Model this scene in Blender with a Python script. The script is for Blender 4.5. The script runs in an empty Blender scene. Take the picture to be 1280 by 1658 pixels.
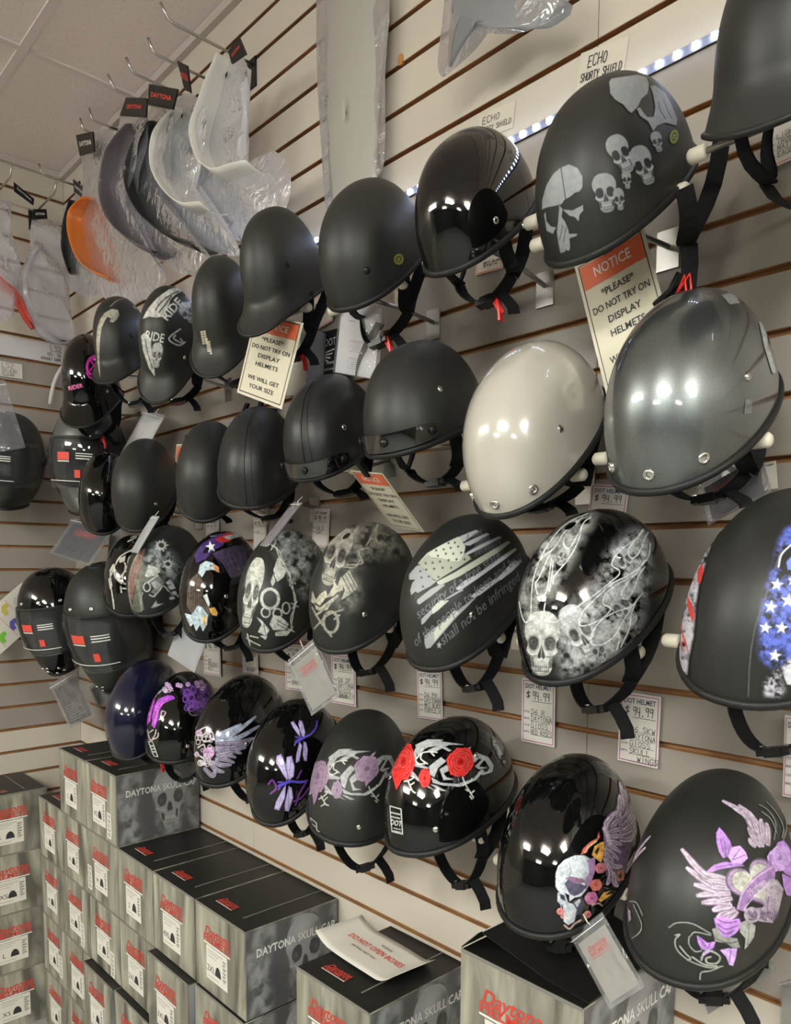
import bpy, math, random
import numpy as np
from mathutils import Matrix, Vector
D = bpy.data
SC = bpy.context.scene
COL = SC.collection
rnd = random.Random(11)
R = math.radians

# ------------------------------------------------------------------ camera, light, exposure
cam_d = D.cameras.new('camera'); cam = D.objects.new('camera', cam_d); COL.objects.link(cam); SC.camera = cam
cam_d.sensor_fit = 'AUTO'; cam_d.sensor_width = 36.0; cam_d.lens = 1238.42 * 36 / 1658
cam_d.shift_y = 196.457 / 1658; cam_d.shift_x = -0.492 / 1658; cam_d.clip_start = 0.02
cam.matrix_world = Matrix(((.67735929, -.06837317, .73246809, 2.72454817), (.73563798, .05673006, -.67499515, -.991801089),
                           (.0045986, .99604559, .08872454, 1.45152848), (0, 0, 0, 1)))
SC.view_settings.view_transform = 'Standard'; SC.view_settings.look = 'None'
SC.view_settings.gamma = 1.0; SC.view_settings.exposure = 0.0; SC.view_settings.use_curve_mapping = False
world = D.worlds.new('world'); SC.world = world; world.use_nodes = True
world.node_tree.nodes['Background'].inputs[0].default_value = (1.0, .9, .8, 1)
world.node_tree.nodes['Background'].inputs[1].default_value = 0.05
LAMP_WARM = (1.0, 1.05, .98)
HUNG_PANELS = [(.8, -3.3, 38), (3.45, -2.65, 38), (5.25, -1.0, 38), (3.3, -5.3, 24), (6.9, -3.6, 24)]
SC.cycles.max_bounces = 8; SC.cycles.transparent_max_bounces = 16
SC.cycles.sample_clamp_indirect = 4.0
ROOM_X, ROOM_Y, CEIL = 8.0, -6.5, 2.742

# ------------------------------------------------------------------ materials
MATS = {}
def nodes(name):
    m = D.materials.new(name); m.use_nodes = True
    return m, m.node_tree.nodes, m.node_tree.links, m.node_tree.nodes['Principled BSDF']
def mat(name, col, rough=.5, metal=0.0, coat=0.0, spec=.5, bump=0.0, bscale=60.0, var=0.0, vscale=4.0, emit=None, alpha=1.0):
    if name in MATS: return MATS[name]
    m, N, L, b = nodes(name)
    b.inputs['Base Color'].default_value = (*col, 1); b.inputs['Roughness'].default_value = rough
    b.inputs['Metallic'].default_value = metal; b.inputs['Coat Weight'].default_value = coat
    b.inputs['Coat Roughness'].default_value = .012; b.inputs['Specular IOR Level'].default_value = spec
    b.inputs['Alpha'].default_value = alpha
    if emit: b.inputs['Emission Color'].default_value = (*emit[0], 1); b.inputs['Emission Strength'].default_value = emit[1]
    tc = N.new('ShaderNodeTexCoord')
    if var > 0:
        n = N.new('ShaderNodeTexNoise'); n.inputs['Scale'].default_value = vscale; n.inputs['Detail'].default_value = 4
        r = N.new('ShaderNodeValToRGB')
        r.color_ramp.elements[0].position = .3; r.color_ramp.elements[1].position = .7
        r.color_ramp.elements[0].color = (*[c * (1 - var) for c in col], 1); r.color_ramp.elements[1].color = (*[min(1, c * (1 + var)) for c in col], 1)
        L.new(tc.outputs['Object'], n.inputs['Vector']); L.new(n.outputs['Fac'], r.inputs['Fac']); L.new(r.outputs['Color'], b.inputs['Base Color'])
    if bump > 0:
        n = N.new('ShaderNodeTexNoise'); n.inputs['Scale'].default_value = bscale; n.inputs['Detail'].default_value = 3
        p = N.new('ShaderNodeBump'); p.inputs['Strength'].default_value = bump; p.inputs['Distance'].default_value = .002
        L.new(tc.outputs['Object'], n.inputs['Vector']); L.new(n.outputs['Fac'], p.inputs['Height']); L.new(p.outputs['Normal'], b.inputs['Normal'])
    MATS[name] = m
    return m
def film(name, tint, white=.10, gloss=.25, rough=.08, bump=.6, bscale=30):
    """thin clear plastic: mostly transparent, a little milky, glossy on its creases"""
    if name in MATS: return MATS[name]
    m, N, L, b = nodes(name); N.remove(b); out = N['Material Output']
    tr = N.new('ShaderNodeBsdfTransparent'); tr.inputs[0].default_value = (*tint, 1)
    df = N.new('ShaderNodeBsdfDiffuse'); df.inputs[0].default_value = (.86, .86, .90, 1)
    gl = N.new('ShaderNodeBsdfGlossy'); gl.inputs['Roughness'].default_value = rough
    fr = N.new('ShaderNodeFresnel'); fr.inputs[0].default_value = 1.45
    tc = N.new('ShaderNodeTexCoord'); n = N.new('ShaderNodeTexNoise'); n.inputs['Scale'].default_value = bscale; n.inputs['Detail'].default_value = 3
    n.inputs['Distortion'].default_value = 1.0
    p = N.new('ShaderNodeBump'); p.inputs['Strength'].default_value = bump; p.inputs['Distance'].default_value = .01
    L.new(tc.outputs['Object'], n.inputs['Vector']); L.new(n.outputs['Fac'], p.inputs['Height'])
    L.new(p.outputs['Normal'], gl.inputs['Normal']); L.new(p.outputs['Normal'], fr.inputs['Normal'])
    tl = N.new('ShaderNodeBsdfTranslucent'); tl.inputs[0].default_value = (.88, .88, .92, 1); ds = N.new('ShaderNodeMixShader'); ds.inputs[0].default_value = .4; L.new(df.outputs[0], ds.inputs[1]); L.new(tl.outputs[0], ds.inputs[2])
    a = N.new('ShaderNodeMixShader'); a.inputs[0].default_value = white; L.new(tr.outputs[0], a.inputs[1]); L.new(ds.outputs[0], a.inputs[2])
    mu = N.new('ShaderNodeMath'); mu.operation = 'MULTIPLY_ADD'; mu.inputs[1].default_value = .55; mu.inputs[2].default_value = gloss * .25
    L.new(fr.outputs[0], mu.inputs[0])
    c = N.new('ShaderNodeMixShader'); L.new(mu.outputs[0], c.inputs[0]); L.new(a.outputs[0], c.inputs[1]); L.new(gl.outputs[0], c.inputs[2])
    L.new(c.outputs[0], out.inputs[0]); MATS[name] = m
    return m
def art_mat(name, rough, coat, spec=.42):
    if name in MATS: return MATS[name]
    m, N, L, b = nodes(name)
    a = N.new('ShaderNodeAttribute'); a.attribute_name = 'Paint'
    L.new(a.outputs['Color'], b.inputs['Base Color'])
    b.inputs['Roughness'].default_value = rough; b.inputs['Coat Weight'].default_value = coat; b.inputs['Coat Roughness'].default_value = .012; b.inputs['Specular IOR Level'].default_value = spec
    MATS[name] = m
    return m
MBLACK = mat('matte_black_paint', (.0135, .0140, .0125), .47, spec=.42)
GBLACK = mat('gloss_black_paint', (.003, .003, .003), .3, coat=1.0, spec=.0)
LEATHER = mat('black_leather', (.012, .012, .0125), .40, spec=.35, bump=.22, bscale=160)
GREYMET = mat('grey_metallic_paint', (.15, .165, .165), .36, metal=.9, coat=1.0, var=.16, vscale=900)
WHITEG = mat('white_gloss_paint', (.45, .42, .365), .2, coat=1.0)
NAVY = mat('dark_blue_gloss_paint', (.005, .006, .022), .3, coat=1.0, spec=.1)
RUBBER = mat('black_rubber', (.010, .010, .010), .5, spec=.3)
WEB = mat('black_webbing', (.006, .006, .007), .75, spec=.2, bump=.5, bscale=700)
PLAST = mat('black_plastic', (.006, .006, .006), .3, spec=.3)
FOAM = mat('black_lining', (.012, .012, .012), .9)
CHROME = mat('steel', (.62, .61, .58), .25, metal=1.0)
WIRE = mat('bright_wire', (.55, .53, .5), .3, metal=1.0)
CAPW = mat('white_vinyl_cap', (.72, .66, .54), .45)
RED = mat('red_plastic', (.72, .025, .02), .35)
PAPER = mat('white_paper', (.66, .62, .55), .7, var=.03)
CREAMP = mat('cream_paper', (.68, .62, .48), .65, var=.03)
YELP = mat('yellow_paper', (.70, .58, .22), .7)
INK = mat('black_ink', (.02, .02, .022), .6)
NAVYINK = mat('dark_blue_ink', (.03, .035, .10), .6)
PINKINK = mat('pink_violet_ink', (.42, .12, .30), .6)
REDINK = mat('red_ink', (.62, .06, .035), .55)
ORANGEINK = mat('orange_red_ink', (.70, .14, .055), .55)
WHITEINK = mat('white_ink', (.75, .73, .68), .6)
GREYINK = mat('grey_ink', (.28, .28, .28), .6)
BAG = film('clear_bag_film', (.96, .96, .97), .15, .08, .06, .9, 22)
BAGM = film('milky_bag_film', (.93, .93, .96), .46, .08, .06, .9, 22)
BAGL = film('lavender_bag_film', (.95, .94, .97), .30, .08, .06, .9, 22)
CLEARV = film('clear_visor', (.92, .92, .93), .03, .16, .02, .0, 10)
CLEARP = film('clear_shield_pinkish', (.88, .84, .88), .38, .1, .04, .3, 18)
SMOKEV = film('smoke_shield', (.08, .07, .07), .04, .1, .05, .3, 20)
TINTV = film('violet_smoke_shield', (.30, .22, .27), .14, .1, .05, .3, 20)
GREYT = film('grey_tinted_shield', (.60, .63, .63), .25, .05, .06, .2, 14)
AMBER = mat('amber_shield', (.78, .20, .015), .15, coat=.6, alpha=.86)
REDV = mat('red_shield', (.60, .05, .03), .2, coat=.5, alpha=.85)
WHITEV = mat('white_wrapped_shield', (.68, .65, .60), .35, var=.05, vscale=8, bump=.3, bscale=20)
SILVERF = mat('silver_foil', (.6, .6, .6), .25, metal=.85, bump=1.0, bscale=60)

# ------------------------------------------------------------------ mesh helpers
class MB:
    def __init__(s): s.v, s.f, s.m, s.mi = [], [], [], 0
    def add(s, vs, fs):
        o = len(s.v); s.v += [tuple(p) for p in vs]; s.f += [tuple(i + o for i in q) for q in fs]; s.m += [s.mi] * len(fs)
    def box(s, a, b):
        x0, y0, z0 = a; x1, y1, z1 = b
        s.add([(x0, y0, z0), (x1, y0, z0), (x1, y1, z0), (x0, y1, z0), (x0, y0, z1), (x1, y0, z1), (x1, y1, z1), (x0, y1, z1)],
              [(3, 2, 1, 0), (4, 5, 6, 7), (0, 1, 5, 4), (1, 2, 6, 5), (2, 3, 7, 6), (3, 0, 4, 7)])
    def tube(s, pts, r, n=8, cap=True):
        P = [Vector(p) for p in pts]; rs = r if isinstance(r, (list, tuple)) else [r] * len(P); vs, fs = [], []
        prev = None
        for i, p in enumerate(P):
            t = (P[min(i + 1, len(P) - 1)] - P[max(i - 1, 0)])
            if t.length < 1e-9: t = Vector((0, 0, 1))
            t.normalize()
            if prev is None:
                a = Vector((0, 0, 1)) if abs(t.z) < .9 else Vector((1, 0, 0)); u = t.cross(a).normalized()
            else:
                u = (prev - t * prev.dot(t)).normalized()
            prev = u; w = t.cross(u)
            for k in range(n):
                c = 2 * math.pi * k / n; vs.append(p + (u * math.cos(c) + w * math.sin(c)) * rs[i])
        for i in range(len(P) - 1):
            for k in range(n):
                a, b = i * n + k, i * n + (k + 1) % n; fs.append((a, b, b + n, a + n))
        if cap: fs.append(tuple(range(n))[::-1]); fs.append(tuple((len(P) - 1) * n + k for k in range(n)))
        s.add(vs, fs)
    def ribbon(s, pts, w, t, wd=(0, 1, 0)):
        """flat strap: width w along wd, thickness t"""
        P = [Vector(p) for p in pts]; wd = Vector(wd); vs, fs = [], []
        for i, p in enumerate(P):
            d = (P[min(i + 1, len(P) - 1)] - P[max(i - 1, 0)]).normalized()
            a = (wd - d * wd.dot(d))
            a = a.normalized() if a.length > 1e-4 else Vector((1, 0, 0)); n = d.cross(a).normalized()
            for q, r in ((-1, -1), (1, -1), (1, 1), (-1, 1)): vs.append(p + a * (q * w / 2) + n * (r * t / 2))
        for i in range(len(P) - 1):
            for k in range(4):
                a, b = i * 4 + k, i * 4 + (k + 1) % 4; fs.append((a, b, b + 4, a + 4))
        e = (len(P) - 1) * 4; fs += [(3, 2, 1, 0), (e, e + 1, e + 2, e + 3)]
        s.add(vs, fs)
    def disc(s, c, n, r, h, seg=12, dome=.0):
        c = Vector(c); n = Vector(n).normalized(); a = n.cross(Vector((0, 0, 1)) if abs(n.z) < .9 else Vector((1, 0, 0))).normalized(); b = n.cross(a)
        rings = [(r, 0), (r, h * .6), (r * .7, h), (r * .3, h * (1 + dome))]
        vs = [c + (a * math.cos(2 * math.pi * k / seg) + b * math.sin(2 * math.pi * k / seg)) * q + n * z for q, z in rings for k in range(seg)]
        fs = [(i * seg + k, i * seg + (k + 1) % seg, (i + 1) * seg + (k + 1) % seg, (i + 1) * seg + k) for i in range(len(rings) - 1) for k in range(seg)]
        fs.append(tuple((len(rings) - 1) * seg + k for k in range(seg))); fs.append(tuple(range(seg))[::-1])
        s.add(vs, fs)
    def ringd(s, c, n, r0, r1, h, seg=16):
        c = Vector(c); n = Vector(n).normalized(); a = n.cross(Vector((0, 0, 1)) if abs(n.z) < .9 else Vector((1, 0, 0))).normalized(); b = n.cross(a)
        pr = [(r1, 0), (r1, h), ((r0 + r1) / 2, h * 1.3), (r0, h), (r0, 0)]
        vs = [c + (a * math.cos(2 * math.pi * k / seg) + b * math.sin(2 * math.pi * k / seg)) * q + n * z for q, z in pr for k in range(seg)]
        s.add(vs, [(i * seg + k, i * seg + (k + 1) % seg, (i + 1) * seg + (k + 1) % seg, (i + 1) * seg + k) for i in range(len(pr) - 1) for k in range(seg)])
    def poly(s, pts, z0, z1):
        """2-D outline (x,y) extruded z0..z1"""
        n = len(pts); vs = [(x, y, z0) for x, y in pts] + [(x, y, z1) for x, y in pts]
        s.add(vs, [tuple(range(n))[::-1], tuple(range(n, 2 * n))] + [(i, (i + 1) % n, n + (i + 1) % n, n + i) for i in range(n)])
    def mesh(s, name, mats, smooth=False):
        me = D.meshes.new(name); me.from_pydata(s.v, [], s.f)
        for m in mats: me.materials.append(m)
        if len(mats) > 1: me.polygons.foreach_set('material_index', s.m)
        if smooth: me.polygons.foreach_set('use_smooth', [True] * len(me.polygons))
        me.update(); return me
def link(name, me, parent=None, loc=None):
    o = D.objects.new(name, me); COL.objects.link(o)
    if parent: o.parent = parent
    if loc: o.location = loc
    return o
def part(name, mb, m, parent=None, smooth=False, label=None):
    o = link(name, mb.mesh(name, m if isinstance(m, list) else [m], smooth), parent)
    if label: o['label'] = label
    return o
def thing(name, label, cat, loc=(0, 0, 0), rot=None, group=None):
    o = D.objects.new(name, None); COL.objects.link(o); o.empty_display_size = .03
    o.location = loc
    if rot is not None: o.rotation_euler = rot.to_euler() if isinstance(rot, Matrix) else rot
    o['label'] = label; o['category'] = cat
    if group: o['group'] = group
    return o
def struct(name, mb, m):
    o = part(name, mb, m); o['kind'] = 'structure'; return o
def grid_mesh(name, P, m, closed_u=False, smooth=True, paint=None, mask=None):
    """numpy grid (rows, cols, 3) -> mesh"""
    nv, nu = P.shape[:2]; idx = np.arange(nv * nu).reshape(nv, nu)
    nxt = np.roll(idx, -1, 1) if closed_u else idx[:, 1:]
    cur = idx if closed_u else idx[:, :-1]
    q = np.stack([cur[:-1], nxt[:-1], nxt[1:], cur[1:]], -1).reshape(-1, 4)
    if mask is not None: q = q[mask.reshape(-1)]
    used = np.zeros(nv * nu, bool); used[q.reshape(-1)] = True
    re = np.cumsum(used) - 1; q = re[q]; V = P.reshape(-1, 3)[used]
    me = D.meshes.new(name); me.vertices.add(len(V)); me.vertices.foreach_set('co', V.astype(np.float32).reshape(-1))
    me.loops.add(q.size); me.loops.foreach_set('vertex_index', q.reshape(-1).astype(np.int32))
    me.polygons.add(len(q)); me.polygons.foreach_set('loop_start', np.arange(0, q.size, 4, dtype=np.int32))
    me.polygons.foreach_set('use_smooth', np.full(len(q), smooth))
    me.update(calc_edges=True); me.validate()
    for k in (m if isinstance(m, list) else [m]): me.materials.append(k)
    if paint is not None:
        a = me.color_attributes.new('Paint', 'FLOAT_COLOR', 'POINT'); c = np.ones((len(V), 4), np.float32); c[:, :3] = paint.reshape(-1, 3)[used]
        a.data.foreach_set('color', c.reshape(-1))
    return me

# ---- lettering
TXT = {}
def text_polys(s, bold=0.0):
    """Blender's own letters, height about 1, centred -> list of triangles/polygons (2-D)"""
    k = (s, bold)
    if k not in TXT:
        cu = D.curves.new('lettering', 'FONT'); cu.body = s; cu.align_x = 'CENTER'; cu.align_y = 'CENTER'; cu.resolution_u = 2; cu.size = 1.35; cu.offset = bold
        cu.fill_mode = 'FRONT'
        ob = D.objects.new('lettering', cu); me = D.meshes.new_from_object(ob)
        vs = [(v.co.x, v.co.y) for v in me.vertices]; fs = [tuple(p.vertices) for p in me.polygons]
        D.objects.remove(ob); D.curves.remove(cu); D.meshes.remove(me)
        TXT[k] = (vs, fs)
    return TXT[k]
def put_text(mb, s, x, y, h, z=.0006, bold=0.0, wid=None, shear=0.0, rot=0.0, align='c'):
    vs, fs = text_polys(s, bold)
    if not vs: return
    w0 = max(v[0] for v in vs) - min(v[0] for v in vs); sx = h if wid is None else wid / max(w0, 1e-6)
    c, q = math.cos(rot), math.sin(rot); dx = 0 if align == 'c' else w0 * sx / 2
    mb.add([(x + dx + c * (a * sx + b * h * shear) - q * b * h, y + q * (a * sx) + c * b * h, z) for a, b in vs], fs)
GL = {}
def _gl():
    src = '''A 0,0 2,6 4,0|1,2.3 3,2.3;B 0,0 0,6 3,6 4,5 3,3.2 0,3.2|3,3.2 4,1.8 3,0 0,0;C 4,5 3,6 1,6 0,4.5 0,1.5 1,0 3,0 4,1;D 0,0 0,6 2.5,6 4,4 4,2 2.5,0 0,0;E 4,6 0,6 0,0 4,0|0,3.2 3,3.2;F 4,6 0,6 0,0|0,3.2 3,3.2
G 4,5 3,6 1,6 0,4.5 0,1.5 1,0 3,0 4,1.2 4,2.8 2.4,2.8;H 0,6 0,0|4,6 4,0|0,3 4,3;I 2,6 2,0;J 4,6 4,1 3,0 1,0 0,1;K 0,6 0,0|4,6 0,2.8 4,0;L 0,6 0,0 4,0;M 0,0 .4,6 2,2 3.6,6 4,0;N 0,0 0,6 4,0 4,6;O 2,6 .5,5 0,3 .5,1 2,0 3.5,1 4,3 3.5,5 2,6
P 0,0 0,6 3,6 4,4.6 3,3 0,3;Q 2,6 0,3 2,0 4,3 2,6|2.6,1.4 4.2,-.6;R 0,0 0,6 3,6 4,4.6 3,3 0,3|2,3 4,0;S 4,5 3,6 1,6 0,4.8 1,3.4 3,2.8 4,1.4 3,0 1,0 0,1;T 0,6 4,6|2,6 2,0;U 0,6 0,1.4 1,0 3,0 4,1.4 4,6;V 0,6 2,0 4,6;W 0,6 1,0 2,4 3,0 4,6;X 0,6 4,0|4,6 0,0;Y 0,6 2,3 4,6|2,3 2,0
0 2,6 .4,5 0,3 .4,1 2,0 3.6,1 4,3 3.6,5 2,6;1 1,5 2,6 2,0;2 0,5 1,6 3,6 4,4.8 0,0 4,0;3 0,6 4,6 2,3.6 4,2 3,0 1,0 0,1;4 .6,6 0,2.6 4,2.6|3.2,6 3.2,-.6;6 3.6,6 1,4 0,2 1,0 3,0 4,1.6 3,3 .6,2.6;7 0,6 4,6 1.4,0;9 4,4.6 3,6 1,6 .2,4.6 1,3.2 3.6,3.6 4,6|4,4.6 3.4,0;$ 4,4.8 2,5.4 0,4.4 4,1.6 2,.6 0,1.2|2,6.6 2,-.6;. 1.6,0 2.2,0 2.2,.5 1.6,.5 1.6,0;- .6,3 3.4,3;* 2,5 2,2|.6,4.4 3.4,2.6|.6,2.6 3.4,4.4
i 2,3.6 2,0|2,5 2,5.3;g 3.4,3.6 1,3.6 .6,1.6 3,1.2 3.4,3.6 3.2,-1.6 .8,-1.6;l 2,6 2,0;e .6,1.8 3.4,2 3,3.6 1,3.6 .4,1.6 1.4,0 3.2,.4;o 2,3.6 .4,1.8 2,0 3.6,1.8 2,3.6'''
    for e in src.replace('\n', ';').split(';'):
        c, st = e[0], e[2:]; GL[c] = [[tuple(float(q) for q in p.split(',')) for p in t.split()] for t in st.split('|')]
_gl()
def hand(mb, s, x, y, h, w=None, z=.0006, th=.0006, seed=1):
    """hand-written capitals, baseline y, left x"""
    rr = random.Random(seed + len(s)); adv = h * .92 if w is None else w / max(len(s), 1); gw = adv * .72
    for i, ch in enumerate(s):
        jy = rr.uniform(-.05, .05) * h; sh = rr.uniform(-.05, .12)
        for st in GL.get(ch, GL.get(ch.upper(), [])):
            pts = [(x + i * adv + (px / 4 + sh * py / 6) * gw, y + jy + py / 6 * h) for px, py in st]
            for (a, b), (c, d) in zip(pts, pts[1:]):
                l = math.hypot(c - a, d - b)
                if l < 1e-7: continue
                nx, ny = -(d - b) / l * th, (c - a) / l * th; ex, ey = (c - a) / l * th * .7, (d - b) / l * th * .7
                mb.add([(a - ex - nx, b - ey - ny, z), (c + ex - nx, d + ey - ny, z), (c + ex + nx, d + ey + ny, z), (a - ex + nx, b - ey + ny, z)], [(0, 1, 2, 3)])

# ---- painted graphics: a small 2-D painter; its colours go onto the paint mesh of a helmet or box
class Canvas:
    def __init__(s, x0, y0, x1, y1, res, bg):
        s.x0, s.y0, s.res = x0, y0, res; s.W = int((x1 - x0) / res) + 2; s.H = int((y1 - y0) / res) + 2
        s.rgb = np.zeros((s.H, s.W, 3)) + np.array(bg); s.a = np.zeros((s.H, s.W)); rs = np.random.RandomState(4); s.rs = rs
        s.nz = None
    def box(s, P, pad=1):
        i0 = max(0, int((P[:, 0].min() - s.x0) / s.res) - pad); i1 = min(s.W, int((P[:, 0].max() - s.x0) / s.res) + 2 + pad)
        j0 = max(0, int((P[:, 1].min() - s.y0) / s.res) - pad); j1 = min(s.H, int((P[:, 1].max() - s.y0) / s.res) + 2 + pad)
        return i0, i1, j0, j1
    def put(s, b, m, col):
        i0, i1, j0, j1 = b; sl = (slice(j0, j1), slice(i0, i1))
        s.rgb[sl] += (np.array(col) - s.rgb[sl]) * m[..., None]; s.a[sl] = 1 - (1 - s.a[sl]) * (1 - m)
    def mask(s, P, b):
        i0, i1, j0, j1 = b; X = s.x0 + np.arange(i0, i1) * s.res; Y = s.y0 + np.arange(j0, j1) * s.res
        ins = np.zeros((len(Y), len(X)), bool); Q = np.roll(P, -1, 0)
        for (ax, ay), (bx, by) in zip(P, Q):
            if ay == by: continue
            c = (Y >= min(ay, by)) & (Y < max(ay, by))
            if not c.any(): continue
            xs = ax + (Y[c] - ay) * (bx - ax) / (by - ay); ins[c] ^= X[None, :] < xs[:, None]
        return ins.astype(float)
    def fill(s, P, col, a=1.0):
        P = np.asarray(P, float).reshape(-1, 2); b = s.box(P)
        if b[0] < b[1] and b[2] < b[3]: s.put(b, s.mask(P, b) * a, col)
    def noise(s, f):
        if s.nz is None:
            s.nz = {}
        if f not in s.nz:
            t = np.zeros((s.H, s.W)); amp = 1.0; cell = 14.0 / f / s.res; tot = 0
            for o in range(4):
                c = max(cell, 1.2); h, w = int(s.H / c) + 3, int(s.W / c) + 3; g = s.rs.rand(h, w)
                y = np.arange(s.H) / c; x = np.arange(s.W) / c; yi, xi = y.astype(int), x.astype(int); fy, fx = (y - yi)[:, None], (x - xi)[None]
                fy, fx = fy * fy * (3 - 2 * fy), fx * fx * (3 - 2 * fx)
                t += amp * ((g[yi][:, xi] * (1 - fx) + g[yi][:, xi + 1] * fx) * (1 - fy) + (g[yi + 1][:, xi] * (1 - fx) + g[yi + 1][:, xi + 1] * fx) * fy)
                tot += amp; amp *= .6; cell /= 2
            s.nz[f] = t / tot
        return s.nz[f]
    def smoke(s, P, col, a, blur, f):
        P = np.asarray(P, float).reshape(-1, 2); k = max(1, int(blur / s.res)); b = s.box(P, 2 * k + 2)
        if b[0] >= b[1] or b[2] >= b[3]: return
        m = s.mask(P, b)
        for _ in range(2):
            for ax in (0, 1):
                c = np.cumsum(np.pad(m, [(k + 1, k) if q == ax else (0, 0) for q in (0, 1)]), ax); n = m.shape[ax]
                m = (np.take(c, np.arange(2 * k + 1, n + 2 * k + 1), ax) - np.take(c, np.arange(n), ax)) / (2 * k + 1)
        n = s.noise(f)[b[2]:b[3], b[0]:b[1]]; s.put(b, np.clip(m * np.clip((n - .34) * 3.4, 0, 1) * a, 0, 1), col)
    def line(s, P, col, w, a=1.0, smooth=True):
        P = np.asarray(P, float).reshape(-1, 2)
        if smooth and len(P) > 2: P = spline(P)
        w = max(w, s.res * 1.4)
        b = s.box(P, int(w / s.res) + 2); i0, i1, j0, j1 = b
        if i0 >= i1 or j0 >= j1: return
        d = np.full((j1 - j0, i1 - i0), 1e9)
        for p, q in zip(P, P[1:]):
            bb = s.box(np.array([p, q]), int(w / s.res) + 2); k0, k1, l0, l1 = bb
            if k0 >= k1 or l0 >= l1: continue
            X = (s.x0 + np.arange(k0, k1) * s.res)[None] - p[0]; Y = (s.y0 + np.arange(l0, l1) * s.res)[:, None] - p[1]; v = q - p; L = max(v @ v, 1e-9)
            t = np.clip((X * v[0] + Y * v[1]) / L, 0, 1); dd = np.hypot(X - t * v[0], Y - t * v[1])
            sl = (slice(l0 - j0, l1 - j0), slice(k0 - i0, k1 - i0)); d[sl] = np.minimum(d[sl], dd)
        s.put(b, np.clip((w / 2 - d) / s.res + .5, 0, 1) * a, col)
    def soften(s, n=1):
        for _ in range(n):
            for A in (s.rgb, s.a):
                for ax in (0, 1): A[:] = (np.roll(A, 1, ax) + 2 * A + np.roll(A, -1, ax)) / 4
def spline(P, n=5):
    A = np.vstack([2 * P[0] - P[1], P, 2 * P[-1] - P[-2]]); out = []
    for i in range(1, len(A) - 2):
        p0, p1, p2, p3 = A[i - 1:i + 3]
        for t in np.linspace(0, 1, n, endpoint=False):
            out.append(.5 * (2 * p1 + (p2 - p0) * t + (2 * p0 - 5 * p1 + 4 * p2 - p3) * t * t + (3 * p1 - p0 - 3 * p2 + p3) * t ** 3))
    return np.array(out + [A[-2]])
class Fr:
    def __init__(s, p): p = np.asarray(p, float).reshape(3, 2); s.o = p[0]; s.M = np.stack([p[1] - p[0], p[2] - p[0]]); s.k = math.sqrt(abs(np.linalg.det(s.M)))
    def __call__(s, *a): return s.o + np.asarray(a, float).reshape(-1, 2) @ s.M
def circ(n, r=1.0, cx=0.0, cy=0.0, ry=None):
    t = np.linspace(0, 2 * math.pi, n, endpoint=False); return np.stack([cx + r * np.cos(t), cy + (ry or r) * np.sin(t)], 1).reshape(-1)
mix = lambda a, b, t: tuple(x + (y - x) * t for x, y in zip(a, b))
def g_skull(c, F, li, dk, st=1):
    k = F.k; M2 = lambda t: mix(li, dk, t)
    cran = (-.60, -.02, -.76, .22, -.78, .52, -.62, .80, -.32, .97, 0, 1.0, .32, .97, .62, .80, .78, .52, .76, .22, .60, -.02, .68, -.20, .62, -.36, .47, -.46, .46, -.80, .30, -1.0, 0, -1.05, -.30, -1.0, -.46, -.80, -.47, -.46, -.62, -.36, -.68, -.20)
    P = spline(F(*cran), 3); c.fill(P, li)
    if st:
        for sx in (-1, 1):
            c.smoke(F(*(sx * .50, .90, sx * .84, .5, sx * .80, .05, sx * .58, .0, sx * .62, .40)), M2(.75), .9, k * .10, 2.0)
            c.smoke(F(*(sx * .30, -.34, sx * .60, -.30, sx * .52, -.55, sx * .30, -.52)), M2(.6), .8, k * .06, 2.0)
        c.smoke(F(-.5, .35, .5, .35, .4, .18, -.4, .18), M2(.5), .7, k * .06, 3.0); c.smoke(F(-.2, .9, .25, .9, .2, .5, -.2, .5), mix(li, (1, 1, 1), .25), .6, k * .12, 1.5)
    for sx in (-1, 1):
        c.fill(spline(F(*(sx * .10, .0, sx * .14, .20, sx * .36, .28, sx * .58, .18, sx * .63, -.06, sx * .48, -.24, sx * .24, -.24, sx * .10, -.12)), 3), M2(.55) if st else dk)
        c.fill(spline(F(*(sx * .14, -.02, sx * .18, .15, sx * .36, .22, sx * .54, .14, sx * .58, -.05, sx * .46, -.20, sx * .25, -.20)), 3), dk)
        if st: c.smoke(F(*circ(10, .17, sx * .40, -.02)), M2(.62), .8, k * .04, 2)
        c.line(F(sx * .66, -.24, sx * .46, -.36, sx * .20, -.34), mix(li, (1, 1, 1), .2), k * .06); c.line(F(sx * .64, -.32, sx * .46, -.43, sx * .24, -.42), M2(.7), k * .05)
        c.fill(F(sx * .52, -.44, sx * .34, -.50, sx * .36, -.80, sx * .45, -.76), M2(.8))
    c.fill(spline(F(0, -.02, .08, -.20, .17, -.42, .09, -.50, 0, -.44, -.09, -.50, -.17, -.42, -.08, -.20), 3), dk); c.line(F(0, -.06, 0, -.42), M2(.5), k * .03)
    c.fill(F(-.36, -.58, .36, -.58, .33, -.93, -.33, -.93), M2(.85))
    n = 7
    for i in range(n):
        x = -.33 + .66 * i / n; w = .66 / n * .80
        c.fill(F(x, -.585, x + w, -.585, x + w, -.73, x + w * .5, -.75, x, -.73), mix(li, (1, 1, 1), .12)); c.fill(F(x, -.765, x + w, -.765, x + w * .92, -.90, x + w * .08, -.90), li)
    if st:
        c.line(F(-.1, .9, -.14, .6, -.05, .4), M2(.4), k * .02); c.line(F(.3, .8, .35, .5, .28, .35), M2(.35), k * .02); c.line(F(-.3, -.98, 0, -1.0, .3, -.98), M2(.5), k * .04)
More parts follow.
